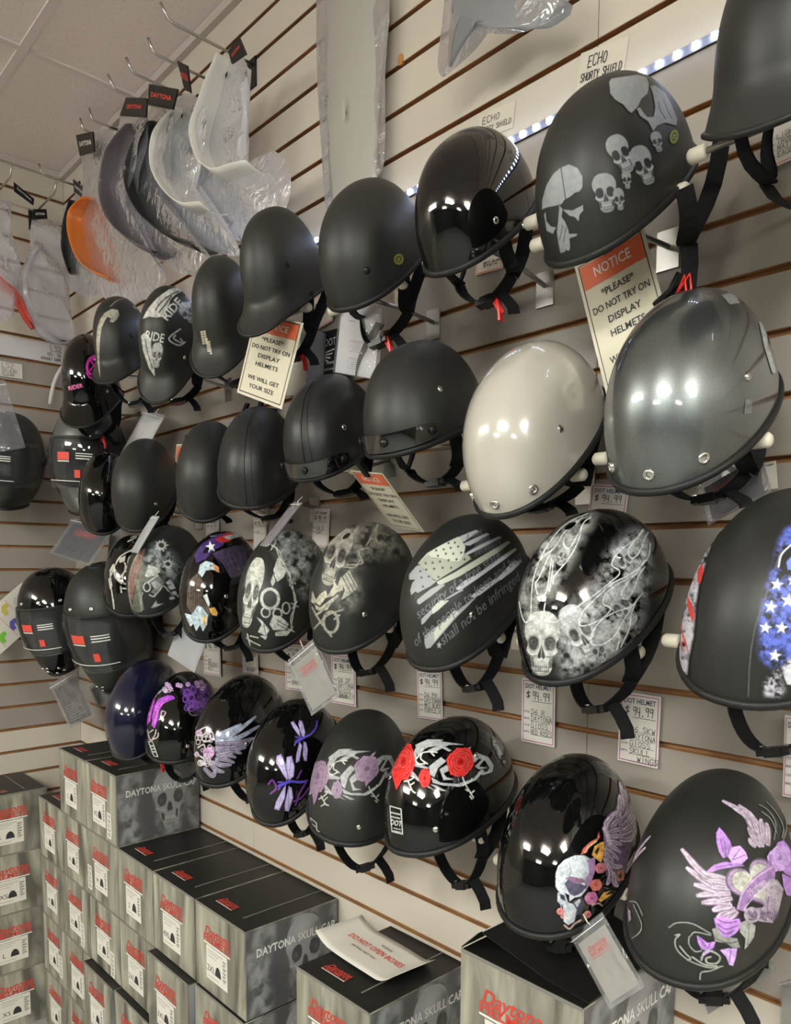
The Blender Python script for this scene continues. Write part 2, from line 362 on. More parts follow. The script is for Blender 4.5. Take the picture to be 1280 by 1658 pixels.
def g_rose(c, F, col, dk):
    hi = mix(col, (1, 1, 1), .12); sh = mix(col, dk, .45)
    def petal(a, r0, r1, wd, cc):
        q = np.linspace(-1, 1, 9); th = a + q * wd; rr = r1 * (1 - .16 * np.abs(q) ** 2.2 + .04 * np.cos(q * 9)); P = np.vstack([np.stack([rr * np.cos(th), rr * np.sin(th)], 1), np.stack([r0 * np.cos(th[::-1]), r0 * np.sin(th[::-1])], 1)])
        c.fill(F(*(P * 1.03).reshape(-1)), dk); c.fill(F(*P.reshape(-1)), cc); rr2 = rr * .93; c.line(F(*np.stack([rr2 * np.cos(th), rr2 * np.sin(th)], 1).reshape(-1)), hi, F.k * .045, .7)
        rr3 = rr * .74; c.line(F(*np.stack([rr3 * np.cos(th), rr3 * np.sin(th)], 1)[2:7].reshape(-1)), sh, F.k * .05, .7)
    for j, (r0, r1, n) in enumerate(((.3, 1.0, 6), (.2, .78, 5), (.1, .58, 4), (.02, .38, 3))):
        for i in range(n): petal(i * 6.283 / n + j * .7, r0, r1 * (1 + .05 * math.sin(i * 2.3 + j)), 3.6 / n, mix(col, sh, .25 * (i % 2) + .12 * j))
    q = np.linspace(0, 8, 14); c.fill(F(*circ(10, .19)), sh); c.line(F(*np.stack([.02 * q * np.cos(q), .02 * q * np.sin(q)], 1).reshape(-1)), dk, F.k * .06)
def g_star(c, F, col):
    p = []
    for i in range(10):
        r = 1 if i % 2 == 0 else .4; a = math.pi / 2 + i * math.pi / 5; p += [r * math.cos(a), r * math.sin(a)]
    c.fill(F(*p), col)
def g_ring(c, F, col):
    c.line(F(*circ(18), 1, 0), col, F.k * .32, 1, False)
def g_dot(c, F, col): c.fill(F(*circ(12)), col)
def g_badge(c, F):
    c.fill(F(*circ(20)), (.30, .30, .04)); c.fill(F(*circ(20, .82)), (.01, .01, .01)); c.line(F(*circ(20, .68), .68, 0), (.3, .3, .05), F.k * .1, 1, False)
    c.fill(F(-.3, .3, .3, .3, .3, .05, -.3, .05), (.3, .32, .08)); c.fill(F(-.35, -.1, .35, -.1, .35, -.35, -.35, -.35), (.25, .27, .08))
def g_burst(c, F, li, dk):
    p = []
    for i in range(20):
        r = (.95 if i % 4 == 0 else .75) if i % 2 == 0 else .5; a = i * math.pi / 10; p += [r * math.cos(a), r * math.sin(a)]
    c.fill(F(*p), li); c.fill(F(*circ(14, .33, .02, .03)), dk); c.line(F(*circ(14, .36), .36, 0), mix(li, dk, .5), F.k * .06, 1, False)
def g_flower(c, F, col):
    for i in range(5): c.fill(F(*circ(8, .42, .6 * math.cos(i * 1.257), .6 * math.sin(i * 1.257))), col)
    c.fill(F(*circ(8, .22)), (.12, .04, .2))
def g_feather(c, P, li, dk, w):
    P = np.asarray(P, float).reshape(-1, 2); S = spline(P, 6); n = len(S); T = np.gradient(S, axis=0); T /= np.linalg.norm(T, axis=1, keepdims=True) + 1e-9
    N = np.stack([-T[:, 1], T[:, 0]], 1); t = np.linspace(0, 1, n); pr = np.sqrt(np.clip(np.sin(np.pi * np.clip(t * .78 + .16, 0, 1)), 0, 1))[:, None]
    for k, col in ((1.0, dk), (.72, li)):
        c.fill(np.vstack([S + N * pr * w * k, (S - N * pr * w * k)[::-1]]), col)
    c.line(S[int(n * .1):int(n * .85)], mix(li, dk, .75), w * .28)
def g_wing(c, F, li, dk, n=9, side=1): pass
def g_heart(c, P, li, mid, dk):
    P = np.asarray(P, float).reshape(-1, 2); o = P.mean(0)
    # point list: left lobe, lower left tip, lower right, top lobe -> heart drawn in that frame
    tip = (P[1] + P[2]) / 2 + (P[2] - P[1]) * .45; up = P[0] * .5 + P[3] * .5 - tip; L = np.linalg.norm(up); up /= L; sd = np.array([up[1], -up[0]])
    t = np.linspace(0, 2 * math.pi, 40, endpoint=False); hx = 16 * np.sin(t) ** 3 / 17; hy = (13 * np.cos(t) - 5 * np.cos(2 * t) - 2 * np.cos(3 * t) - np.cos(4 * t)) / 17
    H = lambda k: tip + up * L * .68 + (sd * hx[:, None] + up * hy[:, None]) * L * .72 * k
    c.fill(H(1.08), dk); c.fill(H(1.0), mid); c.fill(H(.86), dk); c.fill(H(.83), li); c.smoke(H(.8), mix(li, dk, .4), .6, L * .08, 3)
GEN = dict(skull=g_skull, rose=g_rose, star=g_star, ring=g_ring, dot=g_dot, badge=g_badge, burst=g_burst, flower=g_flower)
def paint(c, ops, ink=0.0):
    for o in ops:
        if o[0] == 'f': c.fill(o[3], o[1], o[2])
        elif o[0] == 'l': c.line(o[5], o[1], o[2], o[3], bool(o[4]))
        elif o[0] == 'm': c.smoke(o[5], o[1], o[2], o[3], o[4])
        elif o[0] == 't':
            F = Fr(o[4]); vs, fs = text_polys(o[1], o[3])
            V = F(*np.asarray(vs).reshape(-1))
            for f in fs: c.fill(V[list(f)], o[2])
        elif o[0] == 'g':
            if o[1] == 'feather': g_feather(c, o[2], *o[3])
            elif o[1] == 'heart': g_heart(c, o[2], *o[3])
            elif o[1] in GEN: GEN[o[1]](c, Fr(o[2]), *o[3])
    if ink:      # airbrushed print: the ink itself is mottled, light and dark
        n = .55 * c.noise(2.6) + .45 * c.noise(7.0); k = 1 + ink * np.clip((n - .5) * 5.2, -1, 1) * (c.a > .3); c.rgb *= k[..., None]; np.clip(c.rgb, 0, .95, out=c.rgb)
    c.soften(1)

ART = {
 2: ((.8553,.3204,-.4073),(.269,.3971,.8774),(.4429,-.86,.2535),.656,[
  ('f',(.23,.24,.25),1,[-84.7,-2.1,-85,7,-81.4,20.9,-75.3,30.5,-67.9,36.5,-63.8,22.5,-59.4,7.8,-62.8,2.9,-70.8,1.3,-79.2,-.1]),
  ('f',(.23,.24,.25),1,[-66.7,36.7,-59.2,39.2,-49.9,35.7,-43.8,28,-42.6,18.4,-45,14.5,-49.3,13.6,-54.4,9.7,-58.3,7.8,-62,20.5]),
  ('f',(.23,.24,.25),1,[-65,1.9,-61.1,-2,-61.5,-9,-57.7,-13,-53,-21,-51.9,-25.1,-42.8,-25,-43.7,-27,-50.8,-29.2,-49.5,-38.6,-50.4,-41.7,-54,-40.8,-55,-43,-59.7,-44.2,-62.9,-33.7,-65.4,-23.3,-64.7,-13.1,-64.7,-5]),
  ('f',(.23,.24,.25),1,[-81.6,-7.2,-80.1,-4.1,-78.1,-13.3,-72.7,-18.3,-66.5,-19.2,-68.6,-22.4,-69.6,-25.5,-77.4,-22.6]),
  ('f',(.23,.24,.25),1,[-61.1,-2,-50.7,-3,-40.2,1.9,-39.2,-3,-42.5,-6.9,-42.9,-12.9,-47.4,-8.9,-52.5,-8]),
  ('l',(.02,.02,.02),.79,1,1,[-59.6,-17.1,-60.5,-25.3,-61.9,-31.6]),
  ('l',(.02,.02,.02),.79,1,1,[-55.5,-19,-56.6,-27.3,-57,-33.5]),
  ('g','skull',[-8.1,48.7,3.8,54.3,-18.9,64.9],((.23,.24,.25),(.018,.018,.02),0)),
  ('g','skull',[16.4,39.1,28.6,43.6,7,56],((.23,.24,.25),(.018,.018,.02),0)),
  ('g','skull',[-18.9,13.5,-4,15.5,-24,30.8],((.23,.24,.25),(.018,.018,.02),0)),
  ('g','skull',[27.8,61.3,34.6,63.4,23.8,70.2],((.23,.24,.25),(.018,.018,.02),0)),
  ('g','skull',[-3.8,7.7,2.9,8.8,-7,17.5],((.23,.24,.25),(.018,.018,.02),0)),
  ('g','skull',[1.4,25.2,7.2,26,-1,33.1],((.23,.24,.25),(.018,.018,.02),0)),
  ('f',(.23,.24,.25),1,[-29.3,116.8,-27.7,120.5,-13.7,123.1,-.6,126.4,8.8,124.4,12.4,116,11.8,106.7,5.8,100.6,3.5,93.1,-2.2,86.5,-5.7,88.4,-11.9,94.3,-20,98.1,-26.3,104.4]),
  ('f',(.23,.24,.25),1,[2.7,90.9,5.8,92.2,9.8,87.3,14.7,83.2,21.4,84.2,21.7,94.7,17.9,107.4,13.9,115,18.9,116.7,31.6,110.1,40.1,97.5,47.6,85.3,47,78.7,34.6,80.3,25.8,76.3,22.4,71,16.3,79.6,6.9,84]),
  ('l',(.02,.02,.02),1.05,1,1,[24.2,99.4,27.5,91.2,34.3,83.5]),
  ('l',(.02,.02,.02),.92,1,1,[29.8,102.4,35.7,92.3,41.4,84.4]),
  ('g','badge',[45.9,67.5,50.5,67.3,46.4,74.2],())]),
 4: ((.8715,.358,-.3351),(.1818,.3988,.8989),(.4554,-.8443,.2825),.927,[
  ('g','badge',[28.3,16.1,35.5,16.3,28.4,23.2],())]),
 6: ((.9525,.2747,-.1317),(.0179,.3813,.9243),(.3041,-.8827,.3583),1.172,[
  ('f',(.5,.45,.33),1,[-53.9,3.4,-49.4,4.2,-49.4,1.3,-53.5,.8]),
  ('f',(.5,.45,.33),1,[-53.5,-.7,-49.1,.2,-49,-2.7,-53.1,-3.3]),
  ('f',(.5,.45,.33),1,[-53.1,-4.7,-48.7,-3.9,-48.7,-6.8,-52.8,-7.4]),
  ('f',(.5,.45,.33),1,[-52.8,-8.8,-48.3,-7.9,-48.3,-10.8,-52.4,-11.4]),
  ('f',(.5,.45,.33),1,[-52.4,-12.9,-47.9,-12,-47.9,-14.9,-52.1,-15.6]),
  ('f',(.5,.45,.33),1,[-52.1,-17,-47.6,-16.1,-47.5,-19,-51.7,-19.7]),
  ('f',(.5,.45,.33),1,[-48.5,4.2,-44.1,5.1,-44.1,2.2,-48.1,1.6]),
  ('f',(.5,.45,.33),1,[-48.1,.2,-43.7,1.1,-43.7,-1.8,-47.8,-2.4]),
  ('f',(.5,.45,.33),1,[-47.8,-3.9,-43.4,-3,-43.3,-5.9,-47.4,-6.5]),
  ('f',(.5,.45,.33),1,[-47.4,-7.9,-43,-7.1,-42.9,-10,-47,-10.6]),
  ('f',(.5,.45,.33),1,[-47,-12,-42.6,-11.1,-42.6,-14,-46.6,-14.6]),
  ('f',(.5,.45,.33),1,[-46.6,-16.1,-42.2,-15.2,-42.2,-18.1,-46.3,-18.7]),
  ('f',(.5,.45,.33),1,[-45.8,-9.7,-41.4,-8.8,-41.4,-11.7,-45.5,-12.3]),
  ('f',(.5,.45,.33),1,[-45.5,-13.8,-41.1,-12.9,-41,-15.8,-45.1,-16.4]),
  ('f',(.5,.45,.33),1,[-45.1,-17.9,-40.7,-17,-40.7,-19.9,-44.7,-20.5]),
  ('f',(.5,.45,.33),1,[-44.7,-22,-40.3,-21.1,-40.3,-24,-44.3,-24.6]),
  ('f',(.5,.45,.33),1,[-44.3,-26.1,-39.9,-25.2,-39.9,-28.1,-43.9,-28.7]),
  ('f',(.5,.45,.33),1,[-43.9,-30.2,-39.5,-29.3,-39.4,-32.2,-43.5,-32.8]),
  ('f',(.5,.45,.33),1,[-41.9,-14,-37.6,-13.2,-37.5,-16.1,-41.6,-16.7]),
  ('f',(.5,.45,.33),1,[-41.6,-18.1,-37.2,-17.2,-37.1,-20.2,-41.2,-20.8]),
  ('f',(.5,.45,.33),1,[-41.2,-22.2,-36.8,-21.3,-36.8,-24.3,-40.8,-24.9]),
  ('f',(.5,.45,.33),1,[-40.8,-26.3,-36.4,-25.5,-36.3,-28.4,-40.4,-29]),
  ('f',(.5,.45,.33),1,[-40.4,-30.4,-36,-29.6,-35.9,-32.5,-40,-33.1]),
  ('f',(.5,.45,.33),1,[-39.9,-34.5,-35.5,-33.6,-35.4,-36.6,-39.5,-37.2])]),
 7: ((.928,.3441,-.1431),(-.058,.5127,.8566),(.3681,-.7866,.4957),1.287,[
  ('f',(.55,.54,.5),.9,[-60.1,69.3,-48.1,88.4,-26.3,111.5,-1.5,129.6,26.8,141.4,51.7,141.5,33,133,11,120,0,109,-8.5,88.7,-18.1,73.9,-33.1,72.1,-46.1,73.7]),
  ('l',(.03,.03,.03),2.57,1,1,[-31.7,86.6,-20.5,101.4,-2.8,115.6,18.6,128.1]),
  ('l',(.03,.03,.03),2.57,1,1,[-25.6,81.8,-10.9,98.4,2.3,115.9]),
  ('t','RIDE',(.55,.54,.5),.03,[2.1,89.2,15.5,103.3,-10.6,100.9]),
  ('t','on',(.55,.54,.5),.02,[39.2,123,50.3,131.6,30.8,133]),
  ('g','skull',[33.9,85.4,52.1,97.5,24.5,103.1],((.42,.42,.42),(.02,.02,.02),1)),
  ('l',(.45,.45,.45),2.83,1,1,[14.6,50.8,-10.8,30.8,8.1,18,22.4,24.8]),
  ('l',(.45,.45,.45),2.83,1,1,[3.2,37.5,-.8,30.9,18.7,21.5,12.7,31.2]),
  ('t','RIDE',(.55,.54,.5),.02,[-39.2,33.8,-25.8,31.1,-33.5,51.5]),
  ('g','skull',[-37.9,-1.3,-24.3,-2.5,-33.2,22.9],((.45,.44,.42),(.03,.03,.03),1)),
  ('f',(.55,.54,.5),.8,[-66.8,37.2,-55.8,43.4,-47.1,30.5,-48.3,4.8,-46.9,-28,-47.1,-44.7,-57.2,-28,-65.3,4.8]),
  ('l',(.05,.05,.05),1.93,1,1,[-58.9,30.6,-56.7,4.8,-50.3,-28])]),
 8: ((.9252,.3503,-.1462),(.0759,.2067,.9754),(.3719,-.9135,.1647),1.408,[
  ('f',(.34,.32,.25),1,[-67.2,44.8,-61.6,70.1,-53.6,89,-42.4,103.4,-25.4,113.4,-11.3,110.7,-10.3,99.3,-16.8,89.4,-25.5,82.7,-32.3,84.2,-29.2,92.2,-36.9,95.3,-43.6,85.7,-52.5,69.9,-58.6,44.6,-65.1,6.5,-68,-38.1,-71.1,-6.3]),
  ('f',(.34,.32,.25),.6,[-31.5,116.6,-14,132.5,10,144.7,33.2,144.1,69.5,140.4,72.7,138.2,51.3,122,26.9,116,18.1,127.1,2,130.3,-15,122.1]),
  ('f',(.02,.02,.02),1,[-26.5,118.3,-10.7,132.7,13.2,143.2,29.4,139.2,26.3,125,3.6,115,-16,112.1])]),
 9: ((.9681,.2381,-.0778),(.0139,.259,.9658),(.2501,-.9361,.2475),1.508,[
  ('t','RIDER',(.8,.2,.42),.02,[-42.3,29.9,-32.6,32,-43.3,40.1]),
  ('g','ring',[4.3,82.8,17.3,81.1,10.2,104],((.75,.05,.45),)),
  ('l',(.75,.05,.45),3.77,1,1,[-.1,96.2,7.3,83,14.9,71.2]),
  ('l',(.75,.05,.45),3.02,1,1,[-2.8,70.6,17.6,95.7]),
  ('f',(.75,.05,.45),1,[.7,103.8,14.7,110.8,21.3,102.1,17.2,92.6,5.6,95]),
  ('l',(.75,.05,.45),3.32,1,1,[-12.3,64.4,-4.8,52.6,10,52.9])]),
 21: ((.8711,.4208,-.2532),(-.0178,.5424,.8399),(.4908,-.7271,.48),.707,[
  ('m',(.42,.43,.44),.95,6.4,1.3,[-6.4,37.6,13.5,78.9,38,107.2,51.2,111.3,57.6,105.3,55.5,52,45.9,-.1,31.1,-23.9,16.7,-36.9,-17.4,-57.3,-40.3,-63.6,-42.5,-14.6,-36.9,2.8,-17.4,20.1]),
  ('m',(.38,.38,.37),.9,5.7,1.2,[-83.1,-.1,-89.2,30.4,-76.5,51.1,-69.9,85.2,-43.4,112.4,-19.5,127.8,-7.4,133.7,-7.1,122.5,-23.9,84.4,-37.5,55.4,-48.4,28.9,-57,20.3,-71.9,-.1]),
  ('m',(.3,.3,.3),.8,4.9,1.5,[-56.9,7.2,-36.9,11.5,-6.3,36.2,7.7,58.7,2,61.5,-6.4,43.5,-28.6,23,-42.6,14.4]),
  ('g','skull',[-62.7,-26,-36.6,-26.6,-61.3,10.1],((.5,.5,.48),(.04,.04,.04),2)),
  ('g','skull',[-20.6,-13.2,-3.5,-3,-36.6,15.2],((.46,.47,.48),(.05,.05,.05),2)),
  ('g','skull',[24,15.8,35.7,26,9.1,33.7],((.42,.43,.45),(.05,.05,.05),1)),
  ('g','skull',[28.4,68.7,39,77.1,18.9,82.7],((.4,.41,.43),(.05,.05,.05),1)),
  ('g','skull',[-39.8,73.3,-32.6,70.3,-36.4,84.5],((.42,.43,.43),(.06,.06,.06),1)),
  ('g','skull',[-62.5,81.1,-55.9,78,-59.9,91.6],((.42,.43,.43),(.06,.06,.06),1)),
  ('g','skull',[-.7,-34.1,9.4,-30.4,-5.3,-21],((.3,.31,.33),(.02,.02,.02),1)),
  ('l',(.75,.76,.76),1.06,1,1,[-90.7,21.3,-86.5,5.9,-82.2,-2.3,-78.1,-.9,-75,5.8,-74.6,29.6,-71.7,53.8,-59.7,85,-40.4,113.9,-13.4,129.3]),
  ('l',(.75,.76,.76),1.06,1,1,[-58.5,18.9,-59.6,10.1,-56.1,1.3,-48.2,-2.4,-39.7,2.8,-28.5,11.4,-6.3,27.4,13.4,43.9,21.3,51.6,21.4,56.9,16.3,59.8,13.4,63.4,16.3,71.3,25.3,82.8,40.7,95.5,51.2,111.3]),
  ('l',(.75,.76,.76),1.06,1,1,[51.9,109.5,40.7,93.9,32.8,83.3,32.6,75.4,36.3,71.7,42.5,76.1,48.3,86.4,51.9,97,57.8,108.1]),
  ('l',(.75,.76,.76),1.06,1,1,[59.2,93,56.9,77.6,47.7,63.9,30.9,50.6,13.4,40.9,-4.9,23.1,-17.4,10,-21.5,-.1,-20.1,-5.9,-11.7,-5.2,2.2,1.3,11.3,10.1,11.3,14.5,5,17.3,4.2,23.2,7.8,30.5,20.6,41.1,39.9,53.3,51,70.5]),
  ('l',(.75,.76,.76),1.06,1,1,[41.4,53.4,32.3,44.6,24.9,32.3,25.2,25.7,28.6,23.8,35.2,29.7,40.6,41.9,43.7,51.2,51.7,62.7]),
  ('l',(.75,.76,.76),1.06,1,1,[48.9,31.6,35.2,16.2,16.3,8.7,2.2,-.1,-6.1,-11.7,-8.9,-21.8,-6.1,-27.4,5.2,-26.4,16.5,-17.7,25,-3,36.7,16.3,45.8,28.5]),
  ('l',(.75,.76,.76),1.06,1,1,[42.8,25.4,35.3,7.3,33.2,-9,23.8,-30.4]),
  ('l',(.75,.76,.76),1.06,1,1,[20.8,-13.3,22.3,-20.7,19.5,-33.3]),
  ('l',(.75,.76,.76),1.06,1,1,[-70.8,63.2,-63.4,72.1,-48.9,85.6,-39.5,103.9,-19.3,123.3]),
  ('l',(.75,.76,.76),1.06,1,1,[-67.7,29.4,-70.3,41.4,-65.3,50.3,-55.9,74.7,-50.4,84.1]),
  ('l',(.75,.76,.76),1.06,1,1,[-63.1,26.6,-57.2,32,-54.8,49.8,-52.7,71.3]),
  ('l',(.75,.76,.76),1.06,1,1,[-50.1,40.7,-48.9,49.6,-34.9,67.4,-24,89.3,-18.9,113.4,-10.2,122.6]),
  ('l',(.75,.76,.76),1.06,1,1,[-39.4,89.9,-36.8,81.6,-31.1,84.6,-24.3,99.3,-18.9,113.4]),
  ('l',(.75,.76,.76),1.06,1,1,[-39,96.7,-40,86.6,-35.4,81.5]),
  ('l',(.75,.76,.76),1.06,1,1,[-54.3,32,-51.8,49.7,-51,68])]),
 22: ((.8526,.4367,-.287),(-.0352,.5959,.8023),(.5214,-.674,.5234),.849,[
  ('f',(.52,.54,.46),1,[-72.5,62.1,-59.1,77.1,-42.1,87,-18.2,99.8,-13.9,97.5,-10.9,89.8,-8.1,85.4,-10.8,72,-16.3,64.6,-24.6,64.5,-37.3,68.9,-53,70.7,-57.5,73.9,-64.5,66.8]),
  ('f',(.33,.34,.28),1,[-71.8,62.8,-57.6,75.4,-51.5,69.9,-37.3,68.9,-24.6,64.2,-16.3,63.9,-9.4,76.4,-2.4,72.2,.5,69.4,-16.2,57.4,-36.8,44.5,-45,39,-50.7,41.8,-53.6,47.5,-60.8,49.1,-64,56.5,-67.2,61]),
  ('f',(.3,.31,.32),1,[-83.6,48.8,-73.2,59.9,-66.4,61,-63.2,53.5,-53.6,47.5,-50.7,40.4,-45,38.3,-53.3,32,-70.4,23.2,-73.4,25.3,-79.3,20.5,-81,26.9,-78.2,36.8,-73.8,41,-83.1,41.4]),
  ('g','star',[-30.8,90.5,-28.3,91,-31.3,93.2],((.03,.03,.03),)),
  ('g','star',[-22.3,91.2,-19.8,91.2,-22.3,93.9],((.03,.03,.03),)),
  ('g','star',[-46.9,80.3,-44.4,80.4,-47.2,82.9],((.03,.03,.03),)),
  ('g','star',[-36.9,81.5,-34.4,81.2,-36.8,84.1],((.03,.03,.03),)),
  ('g','star',[-27.8,83.6,-25.3,83.4,-27.6,86.2],((.03,.03,.03),)),
  ('g','star',[-17.9,85.5,-15.6,86.3,-18.7,88],((.03,.03,.03),)),
  ('g','star',[-44.4,72.7,-42.1,73.5,-45.3,75.1],((.03,.03,.03),)),
  ('g','star',[-33.9,75.4,-31.5,74.8,-33.4,78],((.03,.03,.03),)),
  ('g','star',[-24.1,75.4,-21.7,75.9,-24.5,78],((.03,.03,.03),)),
  ('g','star',[-13.6,77,-11.2,77.6,-14.1,79.6],((.03,.03,.03),)),
  ('g','star',[-19.8,67.7,-17.5,66.9,-19,70.1],((.03,.03,.03),)),
  ('g','star',[-30.2,66.6,-27.8,66.7,-30.3,69.2],((.03,.03,.03),)),
  ('g','star',[-41.4,64.5,-39,63.9,-40.9,67],((.03,.03,.03),)),
  ('g','star',[-51.2,63.3,-48.8,63.3,-51.4,65.8],((.03,.03,.03),)),
  ('g','star',[-60.6,62.9,-58.1,62.5,-60.5,65.5],((.03,.03,.03),)),
  ('g','star',[-59.6,54.1,-57.1,54.7,-60.3,56.6],((.03,.03,.03),)),
  ('g','star',[-48.9,54.9,-46.4,54.6,-48.7,57.4],((.03,.03,.03),)),
  ('g','star',[-37.7,56.2,-35.3,55.5,-37.1,58.6],((.03,.03,.03),)),
  ('g','star',[-26.6,56.2,-24.2,56.1,-26.6,58.7],((.03,.03,.03),)),
  ('g','star',[-9.3,67.9,-6.9,67.6,-8.9,70.4],((.03,.03,.03),)),
  ('g','star',[-.9,70.8,1.5,70.6,-.7,73.3],((.03,.03,.03),)),
  ('g','star',[-55.7,44.7,-53.4,45.4,-56.5,47.1],((.03,.03,.03),)),
  ('g','star',[-43,43.9,-40.6,43.4,-42.6,46.3],((.03,.03,.03),)),
  ('g','star',[-67.5,52.2,-65,52,-67.5,54.8],((.03,.03,.03),)),
  ('g','star',[-65.8,43.6,-63.2,43.8,-66.2,46],((.03,.03,.03),)),
  ('g','star',[-63.3,31.5,-60.9,32.2,-64.1,33.8],((.03,.03,.03),)),
  ('f',(.42,.44,.46),1,[-16.8,99.8,6.2,110.8,10.5,108.6,-10.9,92.1]),
  ('f',(.42,.44,.46),1,[-10.9,89.8,20.8,107,25.2,105.4,-2.4,87.1,-9.5,87.6]),
  ('f',(.42,.44,.46),1,[-8,76.4,9,87.6,38.8,103.8,41.8,101.8,11.8,83.2,-6.6,73.5]),
  ('f',(.42,.43,.36),1,[-45,37.6,-21.7,50.2,6.1,68.1,38.4,89.6,51.1,98.2,54.2,96.1,41.3,83.7,11.8,62.5,-16.1,44.7,-38.1,34,-43.6,34.1]),
  ('f',(.3,.31,.32),1,[-71,14.1,-53.3,27.8,-39.4,34.7,-33.9,33.3,-53.2,18.1,-68,7.8,-71,9.9]),
  ('f',(.42,.44,.46),1,[-20.1,29.2,-9.2,39.1,11.8,51,41.2,74.6,62.1,89.3,63.7,86.3,47.3,72.1,26.2,55.9,6.1,40.9,-13.3,27.2,-18.8,27.1]),
  ('f',(.3,.31,.32),1,[-65.2,-11,-50.3,2.9,-29.7,18.1,-11.9,29.3,-10.5,26.5,-37.9,11.2,-61.6,-16.6,-65.2,-18.7]),
  ('f',(.5,.52,.45),1,[-51,2.9,-40.6,13.2,-29,13.2,-43.4,.1,-50.3,-4.7]),
  ('f',(.42,.44,.46),1,[-2.2,18.2,18.9,34.1,40.9,49.4,56.6,65.3,70,74.4,71.5,69.9,56.4,54.7,34.9,38.9,11.8,21.2,3.4,16.9]),
  ('f',(.3,.31,.32),1,[-61.2,-33.4,-43.4,-19.3,-15.9,1.5,7.6,19.7,3.4,14.1,-21.4,-11,-53.6,-49,-59.4,-50.5,-61.4,-43.4]),
  ('f',(.5,.52,.45),1,[-49,-26.3,-33.7,-12.4,-21.4,.8,-15.9,-2.7,-26.9,-15.1,-47.8,-40.3]),
  ('f',(.55,.57,.62),1,[33.4,43.2,47.1,57.1,58.2,70,71.6,70.7,56.4,54.7,39.4,41.3]),
  ('f',(.52,.54,.58),1,[24.7,55.8,35.1,68.2,53.7,81.8,62.1,87.6,47.3,72.1]),
  ('t','security of a free state',(.135,.14,.155),0,[-16,36.2,-7,43.1,-19.9,49.6]),
  ('t','of the people to keep and bear',(.135,.14,.155),0,[-2.2,18.9,6.5,26.3,-6.8,31.9]),
  ('t','shall not be infringed',(.135,.14,.155),0,[14,4.3,23.3,12.2,8.9,18.1]),
  ('t','necessary',(.135,.14,.155),0,[22,86.1,29,90.1,21.1,95.7]),
  ('t','militia',(.135,.14,.155),0,[14.8,95.5,21.2,99.1,14.1,104.5]),
  ('t','A well',(.135,.14,.155),0,[3.3,103.5,9.7,106.7,3,112.8]),
  ('g','star',[-42,-45.3,-38,-45.3,-41.9,-39.5],((.33,.34,.36),))]),
 23: ((.8839,.3908,-.2569),(-.0045,.5563,.8309),(.4677,-.7333,.4935),.989,[
  ('m',(.16,.155,.135),.9,7.9,1.2,[-70.8,91.9,-46.7,122,-15.3,136.7,23.5,136.9,56.4,113.3,61.4,81.8,15.8,71.4,-14.2,58,-31.8,45.8,-49.2,-1.2,-31.7,-12.9,-14.2,-1.2,-8.3,22.4,-20,40]),
  ('g','skull',[-48.8,79.2,-25.5,69.3,-35.1,125.7],((.27,.26,.22),(.02,.02,.02),2)),
  ('l',(.25,.24,.2),2.17,1,1,[-31.9,60.8,-8.3,64.3,-14.4,82.7,.6,89.6]),
  ('l',(.25,.24,.2),2.17,1,1,[-2.4,92.6,10,116.9,16.7,132.9,13,103.4,28.5,94.7]),
  ('l',(.25,.24,.2),2.17,1,1,[-37.8,57.8,-20.1,57.9,-11.3,70.3]),
  ('l',(.25,.24,.2),2.17,1,1,[-32.8,102.2,-20.9,116,-15,127.4]),
  ('f',(.33,.32,.27),1,[-42.9,38.4,-28.3,53.3,-14.8,26.7,-30.2,13.4,-40.4,7.6,-34.6,22.2]),
  ('l',(.04,.04,.035),1.29,1,1,[-30.3,49.4,-17.1,24.7]),
  ('l',(.04,.04,.035),1.29,1,1,[-34.4,45.7,-21.2,20.9]),
  ('l',(.04,.04,.035),1.29,1,1,[-38.5,41.9,-25.3,17.2]),
  ('f',(.36,.34,.26),1,[-86.5,22.8,-79.6,7.7,-73.3,16.5,-64.2,22.3,-61.1,13.5,-52.2,28.1,-52.3,40,-46.3,28.1,-40.5,42.9,-37.5,22.2,-46.3,19.3,-52.2,13.4,-64.1,10.6,-73.3,-1.2,-82.9,4.7]),
  ('f',(.36,.34,.26),1,[-86.4,19.8,-88,4.8,-73.3,-4.1,-49.2,13.4,-61.2,-7.1,-70.3,-10,-79.7,-7.1]),
  ('l',(.25,.24,.2),3.56,1,1,[-79.9,-16.1,-64.2,-4.1,-46.3,13.4]),
  ('l',(.25,.24,.2),2.97,1,1,[-86.3,-4.2,-73.7,-24.9,-55.9,-48.6]),
  ('l',(.25,.24,.2),2.37,1,1,[-84.1,-37.4,-61.3,-15.9,-37.5,-7.1]),
  ('g','ring',[-56.6,-26.6,-45.2,-26.6,-56.4,-10.6],((.25,.24,.2),)),
  ('l',(.25,.24,.2),2.97,1,1,[-43.4,-15.8,-50.9,-21.7])]),
 24: ((.9105,.3235,-.2576),(-.0213,.6587,.7521),(.413,-.6793,.6066),1.114,[
  ('m',(.36,.38,.37),1,8.9,1.2,[-38.7,112.2,-10.8,127.9,25.4,137.9,62,126.3,73.5,104.7,45.3,74.3,37.5,45.1,33.5,-3.9,23.1,23.7,2.8,50.7,-10.6,85.5]),
  ('g','skull',[-60.9,19.9,-42,15.8,-49.1,80.4],((.5,.5,.45),(.02,.02,.02),2)),
  ('g','ring',[-29.9,7,-15.1,7,-29.9,24.1],((.5,.5,.47),)),
  ('g','ring',[-37.5,-16.6,-30.1,-16.7,-37.4,-8.1],((.45,.45,.42),)),
  ('g','ring',[-17.4,-18.9,-10,-18.9,-17.3,-10.2],((.45,.45,.42),)),
  ('g','ring',[-2.4,-9.2,4,-9.2,-2.4,.5],((.45,.45,.42),)),
